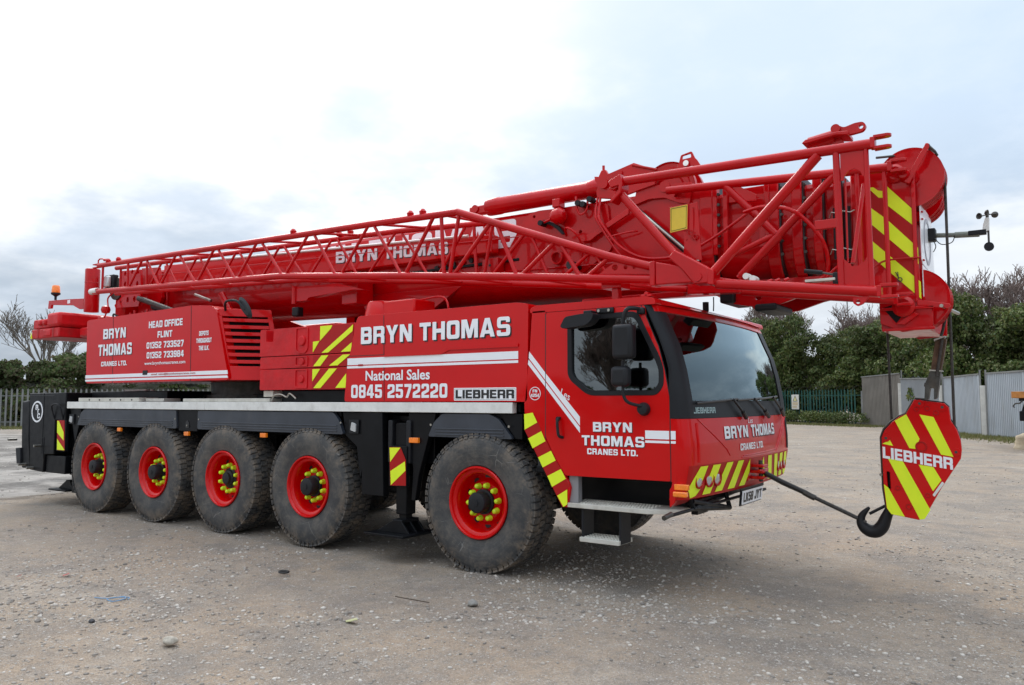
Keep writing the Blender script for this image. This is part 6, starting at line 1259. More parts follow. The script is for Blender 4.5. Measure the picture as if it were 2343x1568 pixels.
def npmesh(name, V, F, m, smooth=True):
    me = bpy.data.meshes.new(name); k = F.shape[1]
    me.vertices.add(len(V)); me.vertices.foreach_set('co', np.asarray(V, dtype=np.float32).ravel())
    me.loops.add(F.size); me.loops.foreach_set('vertex_index', F.astype(np.int32).ravel())
    me.polygons.add(len(F)); me.polygons.foreach_set('loop_start', np.arange(0, F.size, k, dtype=np.int32)); me.polygons.foreach_set('loop_total', np.full(len(F), k, dtype=np.int32))
    me.update(calc_edges=True); me.materials.append(m)
    if smooth: me.shade_smooth()
    return me
def obj(name, me, parent=None):
    o = bpy.data.objects.new(name, me); COL.objects.link(o)
    if parent: o.parent = parent
    return o
tag(obj('ground', npmesh('ground', V, F, ground_mat())), kind='structure')

# loose stones
def isl(name, col, rough=0.8, hue=0.25, trans=0.0, dark=0.5, bump=0):
    m = bpy.data.materials.new(name); m.use_nodes = True; t = m.node_tree; b = t.nodes['Principled BSDF']
    g = t.nodes.new('ShaderNodeNewGeometry'); r = t.nodes.new('ShaderNodeValToRGB'); t.links.new(g.outputs['Random Per Island'], r.inputs[0])
    el = r.color_ramp.elements; el[0].color = (*col[0], 1); el[1].color = (*col[-1], 1)
    for i, c in enumerate(col[1:-1]): e = el.new((i + 1) / (len(col) - 1)); e.color = (*c, 1)
    n = t.nodes.new('ShaderNodeTexNoise'); n.inputs['Scale'].default_value = hue; n.inputs['Detail'].default_value = 4; t.links.new(g.outputs['Position'], n.inputs['Vector'])
    mr = t.nodes.new('ShaderNodeMapRange'); t.links.new(n.outputs['Fac'], mr.inputs[0]); mr.inputs[1].default_value = 0.3; mr.inputs[2].default_value = 0.7; mr.inputs[3].default_value = 1 - dark; mr.inputs[4].default_value = 1 + dark
    mx = t.nodes.new('ShaderNodeMix'); mx.data_type = 'RGBA'; mx.blend_type = 'MULTIPLY'; mx.inputs[0].default_value = 1; t.links.new(r.outputs[0], mx.inputs[6])
    cc = t.nodes.new('ShaderNodeCombineColor'); 
    for i in range(3): t.links.new(mr.outputs[0], cc.inputs[i])
    t.links.new(cc.outputs[0], mx.inputs[7]); t.links.new(mx.outputs[2], b.inputs['Base Color']); b.inputs['Roughness'].default_value = rough; b.inputs['Specular IOR Level'].default_value = 0.3
    if trans:
        tr = t.nodes.new('ShaderNodeBsdfTranslucent'); t.links.new(mx.outputs[2], tr.inputs[0]); ms_ = t.nodes.new('ShaderNodeMixShader'); ms_.inputs[0].default_value = trans
        t.links.new(b.outputs[0], ms_.inputs[1]); t.links.new(tr.outputs[0], ms_.inputs[2]); t.links.new(ms_.outputs[0], t.nodes['Material Output'].inputs[0])
    return m
def stones(N, sel, smin, smax, name, m, power=2.5):
    ph = (1 + 5 ** 0.5) / 2
    iv = np.array([(-1, ph, 0), (1, ph, 0), (-1, -ph, 0), (1, -ph, 0), (0, -1, ph), (0, 1, ph), (0, -1, -ph), (0, 1, -ph), (ph, 0, -1), (ph, 0, 1), (-ph, 0, -1), (-ph, 0, 1)]) / 1.9
    ifc = np.array([(0, 11, 5), (0, 5, 1), (0, 1, 7), (0, 7, 10), (0, 10, 11), (1, 5, 9), (5, 11, 4), (11, 10, 2), (10, 7, 6), (7, 1, 8), (3, 9, 4), (3, 4, 2), (3, 2, 6), (3, 6, 8), (3, 8, 9), (4, 9, 5), (2, 4, 11), (6, 2, 10), (8, 6, 7), (9, 8, 1)])
    P = sel(N); n = len(P); s = smin + (smax - smin) * rng.random(n) ** power
    a = rng.random(n) * 6.283; ca, sa = np.cos(a), np.sin(a)
    sc = np.stack([s * (0.8 + .5 * rng.random(n)), s * (0.6 + .4 * rng.random(n)), s * (0.35 + .35 * rng.random(n))], 1)
    vv = iv[None] * (1 + 0.25 * (rng.random((n, 12, 1)) - .5)) * sc[:, None]
    x = vv[..., 0] * ca[:, None] - vv[..., 1] * sa[:, None] + P[:, :1]; y = vv[..., 0] * sa[:, None] + vv[..., 1] * ca[:, None] + P[:, 1:]
    z = vv[..., 2] + und(P[:, 0], P[:, 1])[:, None] + s[:, None] * 0.12
    Vv = np.stack([x, y, z], -1).reshape(-1, 3); Fv = (ifc[None] + (np.arange(n) * 12)[:, None, None]).reshape(-1, 3)
    o = obj(name, npmesh(name, Vv, Fv, m, False)); tag(o, kind='stuff'); return o
fwd2 = np.array([_f.x, _f.y]) / math.hypot(_f.x, _f.y); rt2 = np.array([fwd2[1], -fwd2[0]]); cam2 = np.array([4.678, -6.083])
def fan(d0, d1, p):
    def f(N):
        d = d0 + (d1 - d0) * rng.random(N) ** p; u = (rng.random(N) * 2 - 1) * 0.78 * d
        P = cam2 + d[:, None] * fwd2 + u[:, None] * rt2
        cl = np.sin(P[:, 0] * 1.7 + 0.6 * np.sin(P[:, 1] * 2.1)) + np.sin(P[:, 1] * 1.3 + P[:, 0] * 0.8) + rng.normal(0, 0.9, N)
        return P[cl > -0.3]
    return f
gm = isl('loose_stone', [(0.50, 0.46, 0.41), (0.36, 0.32, 0.28), (0.20, 0.18, 0.16), (0.43, 0.38, 0.33), (0.58, 0.54, 0.49), (0.30, 0.24, 0.19)], dark=0.2, hue=3)
stones(36000, fan(2.2, 9, 1.3), 0.0025, 0.020, 'loose_gravel', gm, 3.0)
stones(26000, fan(6, 34, 1.5), 0.006, 0.026, 'loose_gravel', gm, 3.0)

# litter and single stones that can be picked out
def one_stone(x, y, s, label, col=(0.40, 0.36, 0.30)):
    bm = bmesh.new(); bmesh.ops.create_icosphere(bm, subdivisions=3, radius=1)
    for v in bm.verts:
        n_ = 1 + 0.12 * math.sin(3 * v.co.x + 1) + 0.10 * math.sin(4 * v.co.y + 2 * v.co.z) + 0.04 * math.sin(9 * v.co.x + 7 * v.co.y); v.co = Vector((v.co.x * s * n_, v.co.y * s * 0.62 * n_, v.co.z * s * 0.42 * n_))
    me = bpy.data.meshes.new('stone'); bm.to_mesh(me); bm.free(); me.materials.append(mat('stone_' , col, 0.85, var=0.2, vscale=30, bump=0.003, bscale=60)); me.shade_smooth()
    o = obj('stone', me); o.location = (x, y, s * 0.22); o.rotation_euler = (0.05, 0.03, random.random() * 3); tag(o, label, 'stone')
one_stone(-0.40, -2.93, 0.062, 'fist-sized pale stone lying alone on the gravel in the lower left'); one_stone(0.69, -0.95, 0.06, 'flat grey-brown stone half sunk in the dirt right of the front wheel', (0.25, 0.24, 0.22))
one_stone(-1.35, -2.98, 0.032, 'small dark stone left of the pale fist-sized stone', (0.06, 0.06, 0.065))
def coil(name, m, pts, r, label, cat): o = hosep(name, m, None, pts, r, 6); tag(o, label, cat); return o
coil('twine', mat('blue_twine', (0.16, 0.30, 0.48), 0.7), [(-2.02, -2.62, .012), (-1.93, -2.60, .015), (-1.85, -2.57, .02), (-1.78, -2.50, .03), (-1.74, -2.52, .02), (-1.77, -2.60, .012), (-1.86, -2.60, .02), (-1.80, -2.55, .03), (-1.76, -2.47, .02), (-1.72, -2.50, .015)], 0.004, 'short length of blue twine dropped on the gravel at lower left', 'twine')
coil('rubber_ring', M['hose'], [(-1.52 + .05 * math.cos(a), -1.07 + .04 * math.sin(a), .012) for a in np.linspace(0, 6.28, 12)], 0.010, 'small black rubber ring lying on the ground below the second wheel', 'rubber ring')
coil('twig', mat('twig_bark', (0.07, 0.05, 0.035), 0.9), [(0.02, -1.15, .012), (0.15, -1.17, .02), (0.26, -1.16, .018), (0.38, -1.13, .01)], 0.004, 'thin dark twig on the dirt in front of the front wheel', 'twig')
def scrap(x, y, s, col, label, n=7):
    b = MB(); ring = [(s * (0.6 + 0.5 * random.random()) * math.cos(2 * math.pi * k / n), s * 0.6 * (0.6 + 0.5 * random.random()) * math.sin(2 * math.pi * k / n)) for k in range(n)]
    b.prism(ring, 0.012, 0.016, 'z')
    b.v = [(a, c, z + 0.012 * math.sin(30 * a + 20 * c)) for a, c, z in b.v]
    o = b.build('scrap', mat('scrap_', col, 0.6), None, 0, smooth=False); o.location = (x, y, 0.0); tag(o, label, 'scrap'); return o
scrap(-3.11, -2.33, 0.045, (0.6, 0.03, 0.06), 'crumpled bright red scrap on the gravel below the rear wheels'); scrap(-3.42, -2.61, 0.035, (0.6, 0.08, 0.08), 'faded red scrap near the left edge of the yard')
scrap(0.25, -1.86, 0.07, (0.42, 0.42, 0.22), 'pale dry leaf flat on the dirt in the lower middle', 9)

# ================================================================ FENCES
def copyo(o, parent, loc=None, rz=None):
    c = o.copy(); COL.objects.link(c); c.parent = parent
    if loc is not None: c.location = loc
    if rz is not None: c.rotation_euler = (0, 0, rz)
    return c
def pale_bm(h, w=0.115):
    b = MB(); b.add([(x, y, z) for z in (0.08, h - 0.10) for x, y in ((-w / 2, 0.018), (-w / 2 + .012, 0), (0, -0.012), (w / 2 - .012, 0), (w / 2, 0.018))] + [(-w / 2 * .7, 0.0, h - 0.04), (0, -0.01, h - 0.07), (w / 2 * .7, 0.0, h - 0.04), (-w * .35, -0.03, h), (0.0, -.005, h), (w * .35, -0.03, h)],
        [(i, i + 1, i + 6, i + 5) for i in range(4)] + [(5, 6, 7, 10 + 1, 10), (7, 8, 9, 12, 11), (10, 11, 14, 13), (11, 12, 15, 14)])
    return b
def palisade(p0, p1, h, m, label, tile_first, tile_last, sp=0.30, bars=(0.35, 1.95)):
    p0 = Vector(p0); p1 = Vector(p1); L = (p1 - p0).length; a = math.atan2(p1.y - p0.y, p1.x - p0.x)
    r = empty('palisade_fence', (p0.x, p0.y, 0), label, 'fence'); r.rotation_euler = (0, 0, a)
    pr = None; n = int(L / sp); rest = MB()
    for i in range(n):
        x = i * sp
        if tile_first <= x <= tile_last:
            if pr is None: pr = pale_bm(h).build('pale', m, r, smooth=False); pr.location = (x, 0, 0)
            else: copyo(pr, r, (x, 0, 0), random.uniform(-.05, .05))
        else: s = pale_bm(h); s.v = [(q[0] + x, q[1], q[2]) for q in s.v]; rest.add(s.v, s.f)
    if rest.v: o = rest.build('pale_row', m, r, smooth=False); o.location = (0, 0, 0); o['kind'] = 'stuff'
    for z in bars: b = MB().box(0, L, 0.02, 0.06, z - 0.025, z + 0.025).build('rail', m, r, smooth=False); b.location = (0, 0, 0)
    x = 0.0; pp = None
    while x < L:
        if pp is None: pp = MB().box(-0.05, 0.05, 0.06, 0.14, 0, h - 0.15).build('post', m, r, smooth=False); pp.location = (x, 0, 0)
        else: copyo(pp, r, (x, 0, 0))
        x += 2.75
    # barbed wire coil along the top
    pts = []
    k0, k1 = tile_first, tile_last
    for i in range(int((k1 - k0) * 14)): t = i / 14.0; q = 2 * math.pi * t * 1.4; pts.append((k0 + t + 0.1 * math.cos(q), 0.05 + 0.16 * math.sin(q), h + 0.06 + 0.16 * math.cos(q)))
    if len(pts) > 3: w = MB().path(pts, 0.009, 3).build('barbed_wire', M['dsteel'], r, smooth=False); w.location = (0, 0, 0)
    return r
gal = mat('galvanised_fence', (0.22, 0.225, 0.22), 0.55, 0.4, var=0.15, vscale=2); grn = mat('green_fence_paint', (0.012, 0.075, 0.062), 0.45, var=0.2, vscale=2, dirt=(0.05, 0.06, 0.04), dirtamt=0.3)
palisade((-60.0, 2.9), (-12.6, 54.2), 2.4, gal, 'grey galvanised palisade fence with spiked pales below the hedge at the left', 10, 26)
gf = palisade((-12.6, 54.2), (-6.3, 50.2), 2.45, grn, 'dark green palisade fence beside the grey metal panels', 0, 7.4, sp=0.29, bars=(0.35, 2.02))
# warning sign on the green fence
ws2 = empty('warning_sign', (-11.35, 53.25, 1.32), 'small white warning sign with a black triangle fixed to the green fence', 'sign'); ws2.rotation_euler = (0, 0, math.atan2(-4.0, 6.3))
def flat(name, m, polys, y0, y1, par): o = plate(name, m, par, polys, y0, y1); o.location = (0, 0, 0); return o
sw = mat('sign_white', (0.72, 0.70, 0.64), 0.5); flat('board', sw, [rrect(-0.37, 0.37, -0.30, 0.78, 0.03)], -0.06, -0.05, ws2)
flat('triangle', M['ink'], [[(-0.24, 0.28), (0.24, 0.28), (0, 0.72)], [(-0.18, 0.31), (0.18, 0.31), (0, 0.64)]], -0.065, -0.061, ws2); flat('triangle_fill', mat('sign_yellow', (0.75, 0.68, 0.35), 0.5), [[(-0.175, 0.315), (0.175, 0.315), (0, 0.635)]], -0.064, -0.0605, ws2)
for z in (0.18, 0.10, 0.02, -0.10, -0.19): flat('text_bar', mat('sign_orange_text', (0.55, 0.38, 0.15), 0.5) if z == 0.18 else bpy.data.materials['sign_orange_text'], [[(-0.28, z - .02), (0.27 - .08 * (z < 0), z - .02), (0.27 - .08 * (z < 0), z + .025), (-0.28, z + .025)]], -0.064, -0.0605, ws2)
# corrugated panels
cgm = mat('corrugated_grey', (0.40, 0.44, 0.48), 0.5, 0.2, var=0.06, vscale=0.8, dirt=(0.22, 0.18, 0.14), dirtamt=0.35, dscale=1.2, streak=True)
cgb = mat('corrugated_brown_grey', (0.20, 0.185, 0.165), 0.6, 0.1, var=0.12, vscale=0.8, dirt=(0.13, 0.10, 0.07), dirtamt=0.4, dscale=1.2, streak=True)
cgd = mat('corrugated_mid_grey', (0.27, 0.29, 0.31), 0.55, 0.1, var=0.1, vscale=0.8, dirt=(0.15, 0.12, 0.1), dirtamt=0.4, dscale=1.2, streak=True)
cf = empty('corrugated_fence', (1.7, 36.5, 0), 'tall grey corrugated metal fence with white concrete posts behind the hook block', 'fence')
def cpanel(p0, p1, h0, h1, m, base=0.0):
    p0 = Vector((*p0, 0)); p1 = Vector((*p1, 0)); d = p1 - p0; L = d.length; d.normalize(); n = Vector((d.y, -d.x, 0)); pit = 0.15; k = int(L / pit); b = MB(); row = []
    for i in range(k):
        for t, o in ((0, 0), (0.35, 0), (0.5, 0.05), (0.85, 0.05)): row.append((i * pit + t * pit, o))
    row.append((L, 0))
    q = len(row)
    for z in (0, 1): 
        for s, o in row: pt = p0 + d * s + n * o; zz = base if z == 0 else h0 + (h1 - h0) * s / L; b.v.append((pt.x, pt.y, zz))
    b.f = [(i, i + 1, i + 1 + q, i + q) for i in range(q - 1)]; b.mi = [0] * len(b.f)
    b.build('metal_panel', m, cf, smooth=False)
    MB().add([tuple(p0 + n * a + Vector((0, 0, z))) for z in (h0 - .05, h0 + .02) for a in (-.03, .08)] + [tuple(p1 + n * a + Vector((0, 0, z))) for z in (h1 - .05, h1 + .02) for a in (-.03, .08)], [(0, 1, 3, 2), (4, 6, 7, 5), (0, 2, 6, 4), (1, 5, 7, 3), (2, 3, 7, 6), (0, 4, 5, 1)]).build('top_rail', gal, cf, smooth=False)
cpanel((3.55, 33.45), (8.2, 25.6), 2.9, 2.95, cgm); cpanel((-0.35, 40.6), (1.6, 36.75), 2.88, 2.92, cgm); cpanel((1.9, 36.2), (3.5, 33.5), 2.93, 2.93, cgm); cpanel((-3.2, 46.1), (-0.6, 41.1), 3.0, 2.85, cgd); cpanel((-6.2, 50.3), (-3.4, 47.2), 3.25, 3.35, cgb)
for x, y, h in ((1.72, 36.4, 2.35), (-0.45, 40.75, 2.45), (-3.3, 46.5, 2.7)): MB().box(x - 0.11, x + 0.11, y - 0.22, y - 0.02, 0, h).build('concrete_post', mat('white_post', (0.62, 0.61, 0.57), 0.7, var=0.08, dirt=(0.3, 0.25, 0.2), dirtamt=0.4) if x == 1.72 else bpy.data.materials['white_post'], cf, 0.02)
for x, y, h in ((1.60, 36.6, 3.1), (1.86, 36.15, 3.08), (-0.38, 40.5, 3.05), (-3.2, 46.4, 3.5)): MB().box(x - 0.035, x + 0.035, y - 0.05, y + 0.03, 0, h).build('steel_post', gal, cf, smooth=False)
MB().box(-6.28, -6.15, 50.2, 50.35, 0, 2.3).build('steel_post', gal, cf, smooth=False)
vm = cpanel((-5.0, 52.5), (-2.3, 49.0), 3.7, 3.5, cgm, 2.9)
# thin mast beyond the trees
MB().tube((-14.5, 88, 0), (-14.8, 88, 14.5), 0.07, 8).build('mast', gal, None).__setitem__('label', 'thin tall pale mast rising beyond the bushes'); bpy.data.objects['mast']['category'] = 'mast'

# trailer edge and stone slab at the right border
tr = empty('flatbed_trailer', (5.2, 22.5, 0), 'rusty orange flatbed trailer whose corner juts in at the right edge', 'trailer')
rm = mat('orange_rust', (0.42, 0.17, 0.04), 0.7, var=0.35, vscale=3, dirt=(0.12, 0.06, 0.03), dirtamt=0.5)
TX, TY = 3.36, 24.0
MB().box(TX, TX + 2.2, TY, TY + 4, 1.74, 1.95).build('bed_beam', rm, tr, 0.01); MB().box(TX + 0.2, TX + 2.2, TY + 0.1, TY + 4, 1.64, 1.74).build('underframe', M['black'], tr, 0.01)
MB().path([(TX + 0.30, TY + .1, 1.66), (TX + 0.22, TY + .1, 1.57), (TX + 0.1, TY + .1, 1.56), (TX + 0.03, TY + .1, 1.48), (TX + 0.08, TY + .1, 1.43)], 0.025, 8).build('rope_hook', M['dsteel'], tr)
MB().prism([(TX + 0.34, 1.60), (TX + 0.26, 1.32), (TX + 0.45, 1.32)], TY + 0.1, TY + 0.4).build('hanger', M['black'], tr); MB().box(TX + 0.20, TX + 1.2, TY + 0.05, TY + 0.7, 1.0, 1.32).build('spring_box', M['black'], tr, 0.02)
MB().lathe([(0.42, -0.15), (0.5, -0.12), (0.5, 0.12), (0.42, 0.15), (0.2, 0.15), (0.2, -0.15)], 28, (TX + 1.6, TY + 0.9, 0.5), 'y').build('wheel', M['plastic'], tr)
bm = bmesh.new(); bmesh.ops.create_icosphere(bm, subdivisions=4, radius=1)
for v in bm.verts:
    c = v.co; n_ = 1 + .14 * math.sin(3 * c.x + 2 * c.y) + .10 * math.sin(5 * c.z + 2 * c.x) + .05 * math.sin(11 * c.y + 8 * c.x) + .03 * math.sin(17 * c.z); v.co = Vector((c.x * 0.85 * n_, c.y * .7 * n_, c.z * .5 * n_))
me = bpy.data.meshes.new('boulder'); bm.to_mesh(me); bm.free(); me.materials.append(mat('sandstone', (0.50, 0.42, 0.30), 0.85, var=0.18, vscale=4, bump=0.02, bscale=12)); me.shade_smooth()
o = obj('boulder', me); o.location = (4.12, 26.2, 0.18); tag(o, 'large pale sandstone lump at the right edge below the trailer', 'boulder')

# ================================================================ PLANTS
def leaf_cloud(n, blobs, size, rnd=0.45, flatten=0.75, seed=0):
    r = np.random.default_rng(seed); B = np.array(blobs); w = B[:, 3] ** 2; k = r.choice(len(B), n, p=w / w.sum()); c = B[k]
    d = r.normal(size=(n, 3)); d /= np.linalg.norm(d, axis=1)[:, None]; d[:, 2] = np.where(d[:, 2] < -0.4, -d[:, 2], d[:, 2])
    rad = c[:, 3] * (0.55 + 0.5 * r.random(n) ** 0.6); lump = 1 + 0.22 * np.sin(d[:, 0] * 5 + k) * np.sin(d[:, 1] * 6 + k * 2) + 0.15 * np.sin(d[:, 2] * 9 + k)
    P = c[:, :3] + d * (rad * lump)[:, None] * np.array([1, 1, flatten])
    nrm = d + r.normal(scale=0.7, size=(n, 3)); nrm /= np.linalg.norm(nrm, axis=1)[:, None]
    t = np.cross(nrm, r.normal(size=(n, 3))); t /= np.linalg.norm(t, axis=1)[:, None]; b = np.cross(nrm, t); s = size * (0.6 + 0.8 * r.random(n))[:, None]
    V = np.stack([P - t * s * .5, P + b * s * 0.32, P + t * s * .5, P - b * s * 0.32], 1); V[:, 1] += nrm * s * 0.12; V[:, 3] += nrm * s * 0.12
    keep = V[:, :, 2].min(1) > 0.02; V = V[keep]
    return V.reshape(-1, 3), np.arange(len(V) * 4).reshape(-1, 4)
def blobs_for(w, d, h, n, seed, base=0.0):
    r = np.random.default_rng(seed); out = []
    for i in range(n):
        a = r.random() * 6.283; q = r.random() ** 0.5; z = base + h * (0.12 + 0.78 * r.random()); f = math.sqrt(max(0.05, 1 - ((z - base) / h - 0.35) ** 2 / 0.55))
        out.append((w / 2 * q * math.cos(a) * f, d / 2 * q * math.sin(a) * f, z, h * (0.10 + 0.11 * r.random())))
    return out
def limb(b, p, d, L, r, depth, rn, spread=0.55, minr=0.01, kids=(2, 3), up=0.12):
    segs = 3; pts = [p]; q = p
    for i in range(segs):
        d = (d + Vector((rn.uniform(-.18, .18), rn.uniform(-.18, .18), rn.uniform(-.05, .12) + up * 0.3))).normalized(); q = q + d * (L / segs); pts.append(q)
    b.append((pts, r, max(minr, r * 0.62)))
    if depth <= 0: return
    for i in range(rn.choice(kids) + (1 if depth > 3 else 0)):
        t = rn.uniform(0.45, 1.0); s = pts[min(3, int(t * 3))]
        ax = Vector((rn.uniform(-1, 1), rn.uniform(-1, 1), rn.uniform(-.2, .6))).normalized()
        nd = (d + ax * spread * rn.uniform(0.7, 1.5)).normalized(); nd.z += up; nd.normalize()
        limb(b, s, nd, L * rn.uniform(0.62, 0.82), max(minr, r * rn.uniform(0.5, 0.68)), depth - 1, rn, spread, minr, kids, up)
def limbs_mesh(name, segs, m):
    V = []; F = []
    for pts, r0, r1 in segs:
        n = 4; base = len(V); K = len(pts)
        for i, p in enumerate(pts):
            dd_ = (pts[min(i + 1, K - 1)] - pts[max(i - 1, 0)]).normalized(); a = dd_.orthogonal().normalized(); c = dd_.cross(a); rr = r0 + (r1 - r0) * i / (K - 1)
            for k in range(n): q = p + (a * math.cos(k * math.pi / 2) + c * math.sin(k * math.pi / 2)) * rr; V.append((q.x, q.y, q.z))
        for i in range(K - 1):
            for k in range(n): F.append((base + i * n + k, base + i * n + (k + 1) % n, base + (i + 1) * n + (k + 1) % n, base + (i + 1) * n + k))
    return npmesh(name, np.array(V), np.array(F), m, True)
ivy = isl('ivy_leaves', [(0.045, 0.08, 0.02), (0.085, 0.13, 0.032), (0.14, 0.17, 0.045), (0.055, 0.095, 0.024), (0.17, 0.175, 0.06), (0.07, 0.075, 0.03)], rough=0.5, hue=0.22, dark=0.45, trans=0.25)
bram = isl('bramble_leaves', [(0.05, 0.08, 0.025), (0.08, 0.11, 0.035), (0.13, 0.10, 0.06), (0.06, 0.10, 0.028), (0.10, 0.14, 0.04), (0.14, 0.11, 0.07)], rough=0.65, hue=0.25, dark=0.4, trans=0.3)
bark = mat('twig_grey', (0.17, 0.145, 0.12), 0.9, var=0.25, vscale=1.5); bark2 = mat('twig_purple_brown', (0.20, 0.15, 0.13), 0.9, var=0.25, vscale=1.5)
crowns = []
for s in range(3):
    V_, F_ = leaf_cloud(38000, blobs_for(7.8, 5.0, 6.4, 46, 11 + s) + blobs_for(8.6, 5.0, 2.6, 22, 41 + s), 0.19, seed=s); crowns.append(npmesh('crown', V_, F_, ivy, False))
def tw(seed, h, r, depth, spread, L=None, minr=0.008, kids=(2, 3), up=0.12, m=None):
    rn = random.Random(seed); segs = []; limb(segs, Vector((0, 0, 0)), Vector((0, 0, 1)), h * 0.34 if L is None else L, r, depth, rn, spread, minr, kids, up); return limbs_mesh('trunk', segs, m or bark)
ttw = [tw(51 + s, 6.2, 0.16, 4, 0.6, minr=0.012) for s in range(2)]
def leafy(x, y, sx, sz, rz, v, label, name='ivy_clad_tree', grp='ivy-clad trees behind the green fence'):
    r = empty(name, (x, y, 0), label, 'tree', grp); r.rotation_euler = (0, 0, rz); r.scale = (sx * 1.22, sx * 1.22, sz * 1.34)
    o = bpy.data.objects.new('crown', crowns[v % 3]); COL.objects.link(o); o.parent = r
    o = bpy.data.objects.new('trunk', ttw[v % 2]); COL.objects.link(o); o.parent = r
    return r
for a in ((-17.6, 60.5, 0.80, 1.00, 0.3, 0, 'tall yellow-green ivy-clad tree directly behind the right side of the cab'), (-14.0, 58.0, 0.72, 1.00, 1.7, 1, 'ivy-clad tree behind the warning sign, its crown rising to a peak'),
          (-10.9, 57.2, 0.72, 0.80, 3.1, 2, 'rounded ivy-clad tree above the middle of the green fence'), (-7.2, 55.8, 0.75, 0.80, 4.4, 0, 'ivy-clad tree overhanging the left grey panel'),
          (-3.6, 53.0, 0.80, 0.85, 5.2, 1, 'ivy-clad tree behind the hoist rope and rusty socket'), (0.4, 47.5, 0.80, 0.92, 0.9, 2, 'ivy-clad tree behind the panels just right of the rope'),
          (4.2, 43.5, 0.72, 0.78, 2.2, 0, 'dark ivy-clad tree at the right edge behind the metal fence'), (-21.5, 62.5, 0.75, 0.8, 2.9, 2, 'ivy-clad tree seen only through the cab windows'),
          (8.5, 38.0, 0.75, 0.85, 3.3, 1, 'ivy-clad tree at the far right beyond the frame edge')):
    leafy(*a)
# low undergrowth under the green fence and along the right fence
def scrub(name, n, line, w, h, size, m, seed, kind='stuff', label=None, cat=None):
    r = np.random.default_rng(seed); bl = []
    for i in range(n):
        t = r.random(); (x0, y0), (x1, y1) = line; hh = h * (0.4 + 0.6 * r.random()); bl.append((x0 + (x1 - x0) * t + r.normal() * w, y0 + (y1 - y0) * t + r.normal() * w, hh * 0.4, hh * 0.6))
    V_, F_ = leaf_cloud(n * 300, bl, size, seed=seed + 1); o = obj(name, npmesh(name, V_, F_, m, False)); tag(o, label, cat, kind=kind); return o
scrub('undergrowth', 26, ((-12.0, 53.3), (-6.5, 49.6)), 0.3, 1.1, 0.12, ivy, 5); scrub('undergrowth', 40, ((-60, 4.5), (-13, 55)), 0.5, 0.6, 0.12, bram, 6)
# hedge bank at the left: separate bramble bushes round an added mound that blocks light
hb_m = []
for s in range(3):
    V_, F_ = leaf_cloud(30000, blobs_for(9.6, 5.0, 3.6, 44, 71 + s) + blobs_for(10.5, 5.0, 1.6, 26, 81 + s), 0.18, seed=30 + s); hb_m.append(npmesh('foliage', V_, F_, bram, False))
bb = [tw(91, 3.6, 0.06, 4, 0.8, minr=0.01)]
dirv = Vector((-12.6 + 60.0, 54.2 - 2.9, 0)).normalized(); nrv = Vector((-dirv.y, dirv.x, 0))
bl_ = ['dark bramble bush at the left edge of the hedge bank', 'bramble bush below the big bare tree on the left bank', 'bramble bush with a bright green patch left of the engine cover', 'bramble bush behind the white lettered engine cover', 'bramble bush behind the rear turntable', 'bramble bush glimpsed below the engine cover', 'bramble bush glimpsed through the gap over the deck', 'bramble bush behind the storage box', 'bramble bush behind the driver cab', 'bramble bush at the far end of the bank behind the cab', 'bramble bush beyond the left frame edge']
for i, t in enumerate((4, 10, 16, 22, 28, 34, 41, 48, 55, 62, -3)):
    p = Vector((-60.0, 2.9, 0)) + dirv * (t + 6) + nrv * 4.2; r = empty('bramble_bush', p, bl_[i], 'bush', 'bushes along the hedge bank'); r.rotation_euler = (0, 0, math.atan2(dirv.y, dirv.x) + random.uniform(-.2, .2)); s = random.uniform(.92, 1.1); r.scale = (s * 1.3, s, s * (1.30 + 0.06 * math.sin(i * 1.9)))
    o = bpy.data.objects.new('foliage', hb_m[i % 3]); COL.objects.link(o); o.parent = r; o = bpy.data.objects.new('stems', bb[0]); COL.objects.link(o); o.parent = r
# mound added inside the hedge to block sky light between the leaves
b = MB(); L_ = 78; N_ = 40; rows = []
for j, (o_, z_) in enumerate(((1.6, -0.1), (2.6, 1.2), (3.8, 2.3), (5.2, 2.7), (7.0, 2.0), (9.0, -0.1))):
    for i in range(N_ + 1):
        p = Vector((-60.0, 2.9, 0)) + dirv * (-8 + L_ * i / N_) + nrv * (o_ + 0.3 * math.sin(i * .9 + j)); b.v.append((p.x, p.y, z_ * (1.1 + .08 * math.sin(i * 1.3 + j)) if z_ > 0 else z_))
b.f = [(j * (N_ + 1) + i, j * (N_ + 1) + i + 1, (j + 1) * (N_ + 1) + i + 1, (j + 1) * (N_ + 1) + i) for j in range(5) for i in range(N_)]; b.mi = [0] * len(b.f)
tag(b.build('light_block_mound', mat('light_block_dark', (0.05, 0.05, 0.03), 0.95, var=0.3, vscale=1.5), None), kind='structure')
# bare trees
bare = [tw(5, 8.0, 0.11, 7, 0.62, minr=0.009, kids=(2, 2), up=0.06, m=bark), tw(17, 7.5, 0.10, 7, 0.75, minr=0.010, kids=(2, 3), up=0.05, m=bark2), tw(29, 7.0, 0.09, 7, 0.85, minr=0.010, kids=(2, 3), up=0.03, m=bark2)]
def bt(x, y, s, v, rz, label, sz=1.0):
    r = empty('bare_tree', (x, y, 0), label, 'tree', 'leafless winter trees'); r.scale = (s * 1.1, s * 1.1, s * sz * 1.15); r.rotation_euler = (0, 0, rz); o = bpy.data.objects.new('branches', bare[v]); COL.objects.link(o); o.parent = r
bt(-60.0, 22.5, 1.45, 0, 0.4, 'big spreading leafless tree standing above the hedge at the left')
k = 0
bn = ['low bare tree at the left frame edge', 'thin bare tree just right of the big spreading one', 'bare twiggy tree under the rear counterweight', 'tangled bare tree left of the engine cover', 'bare tree behind the counterweight corner', 'bare tree hidden behind the rear of the crane', 'bare tree beyond the left edge']
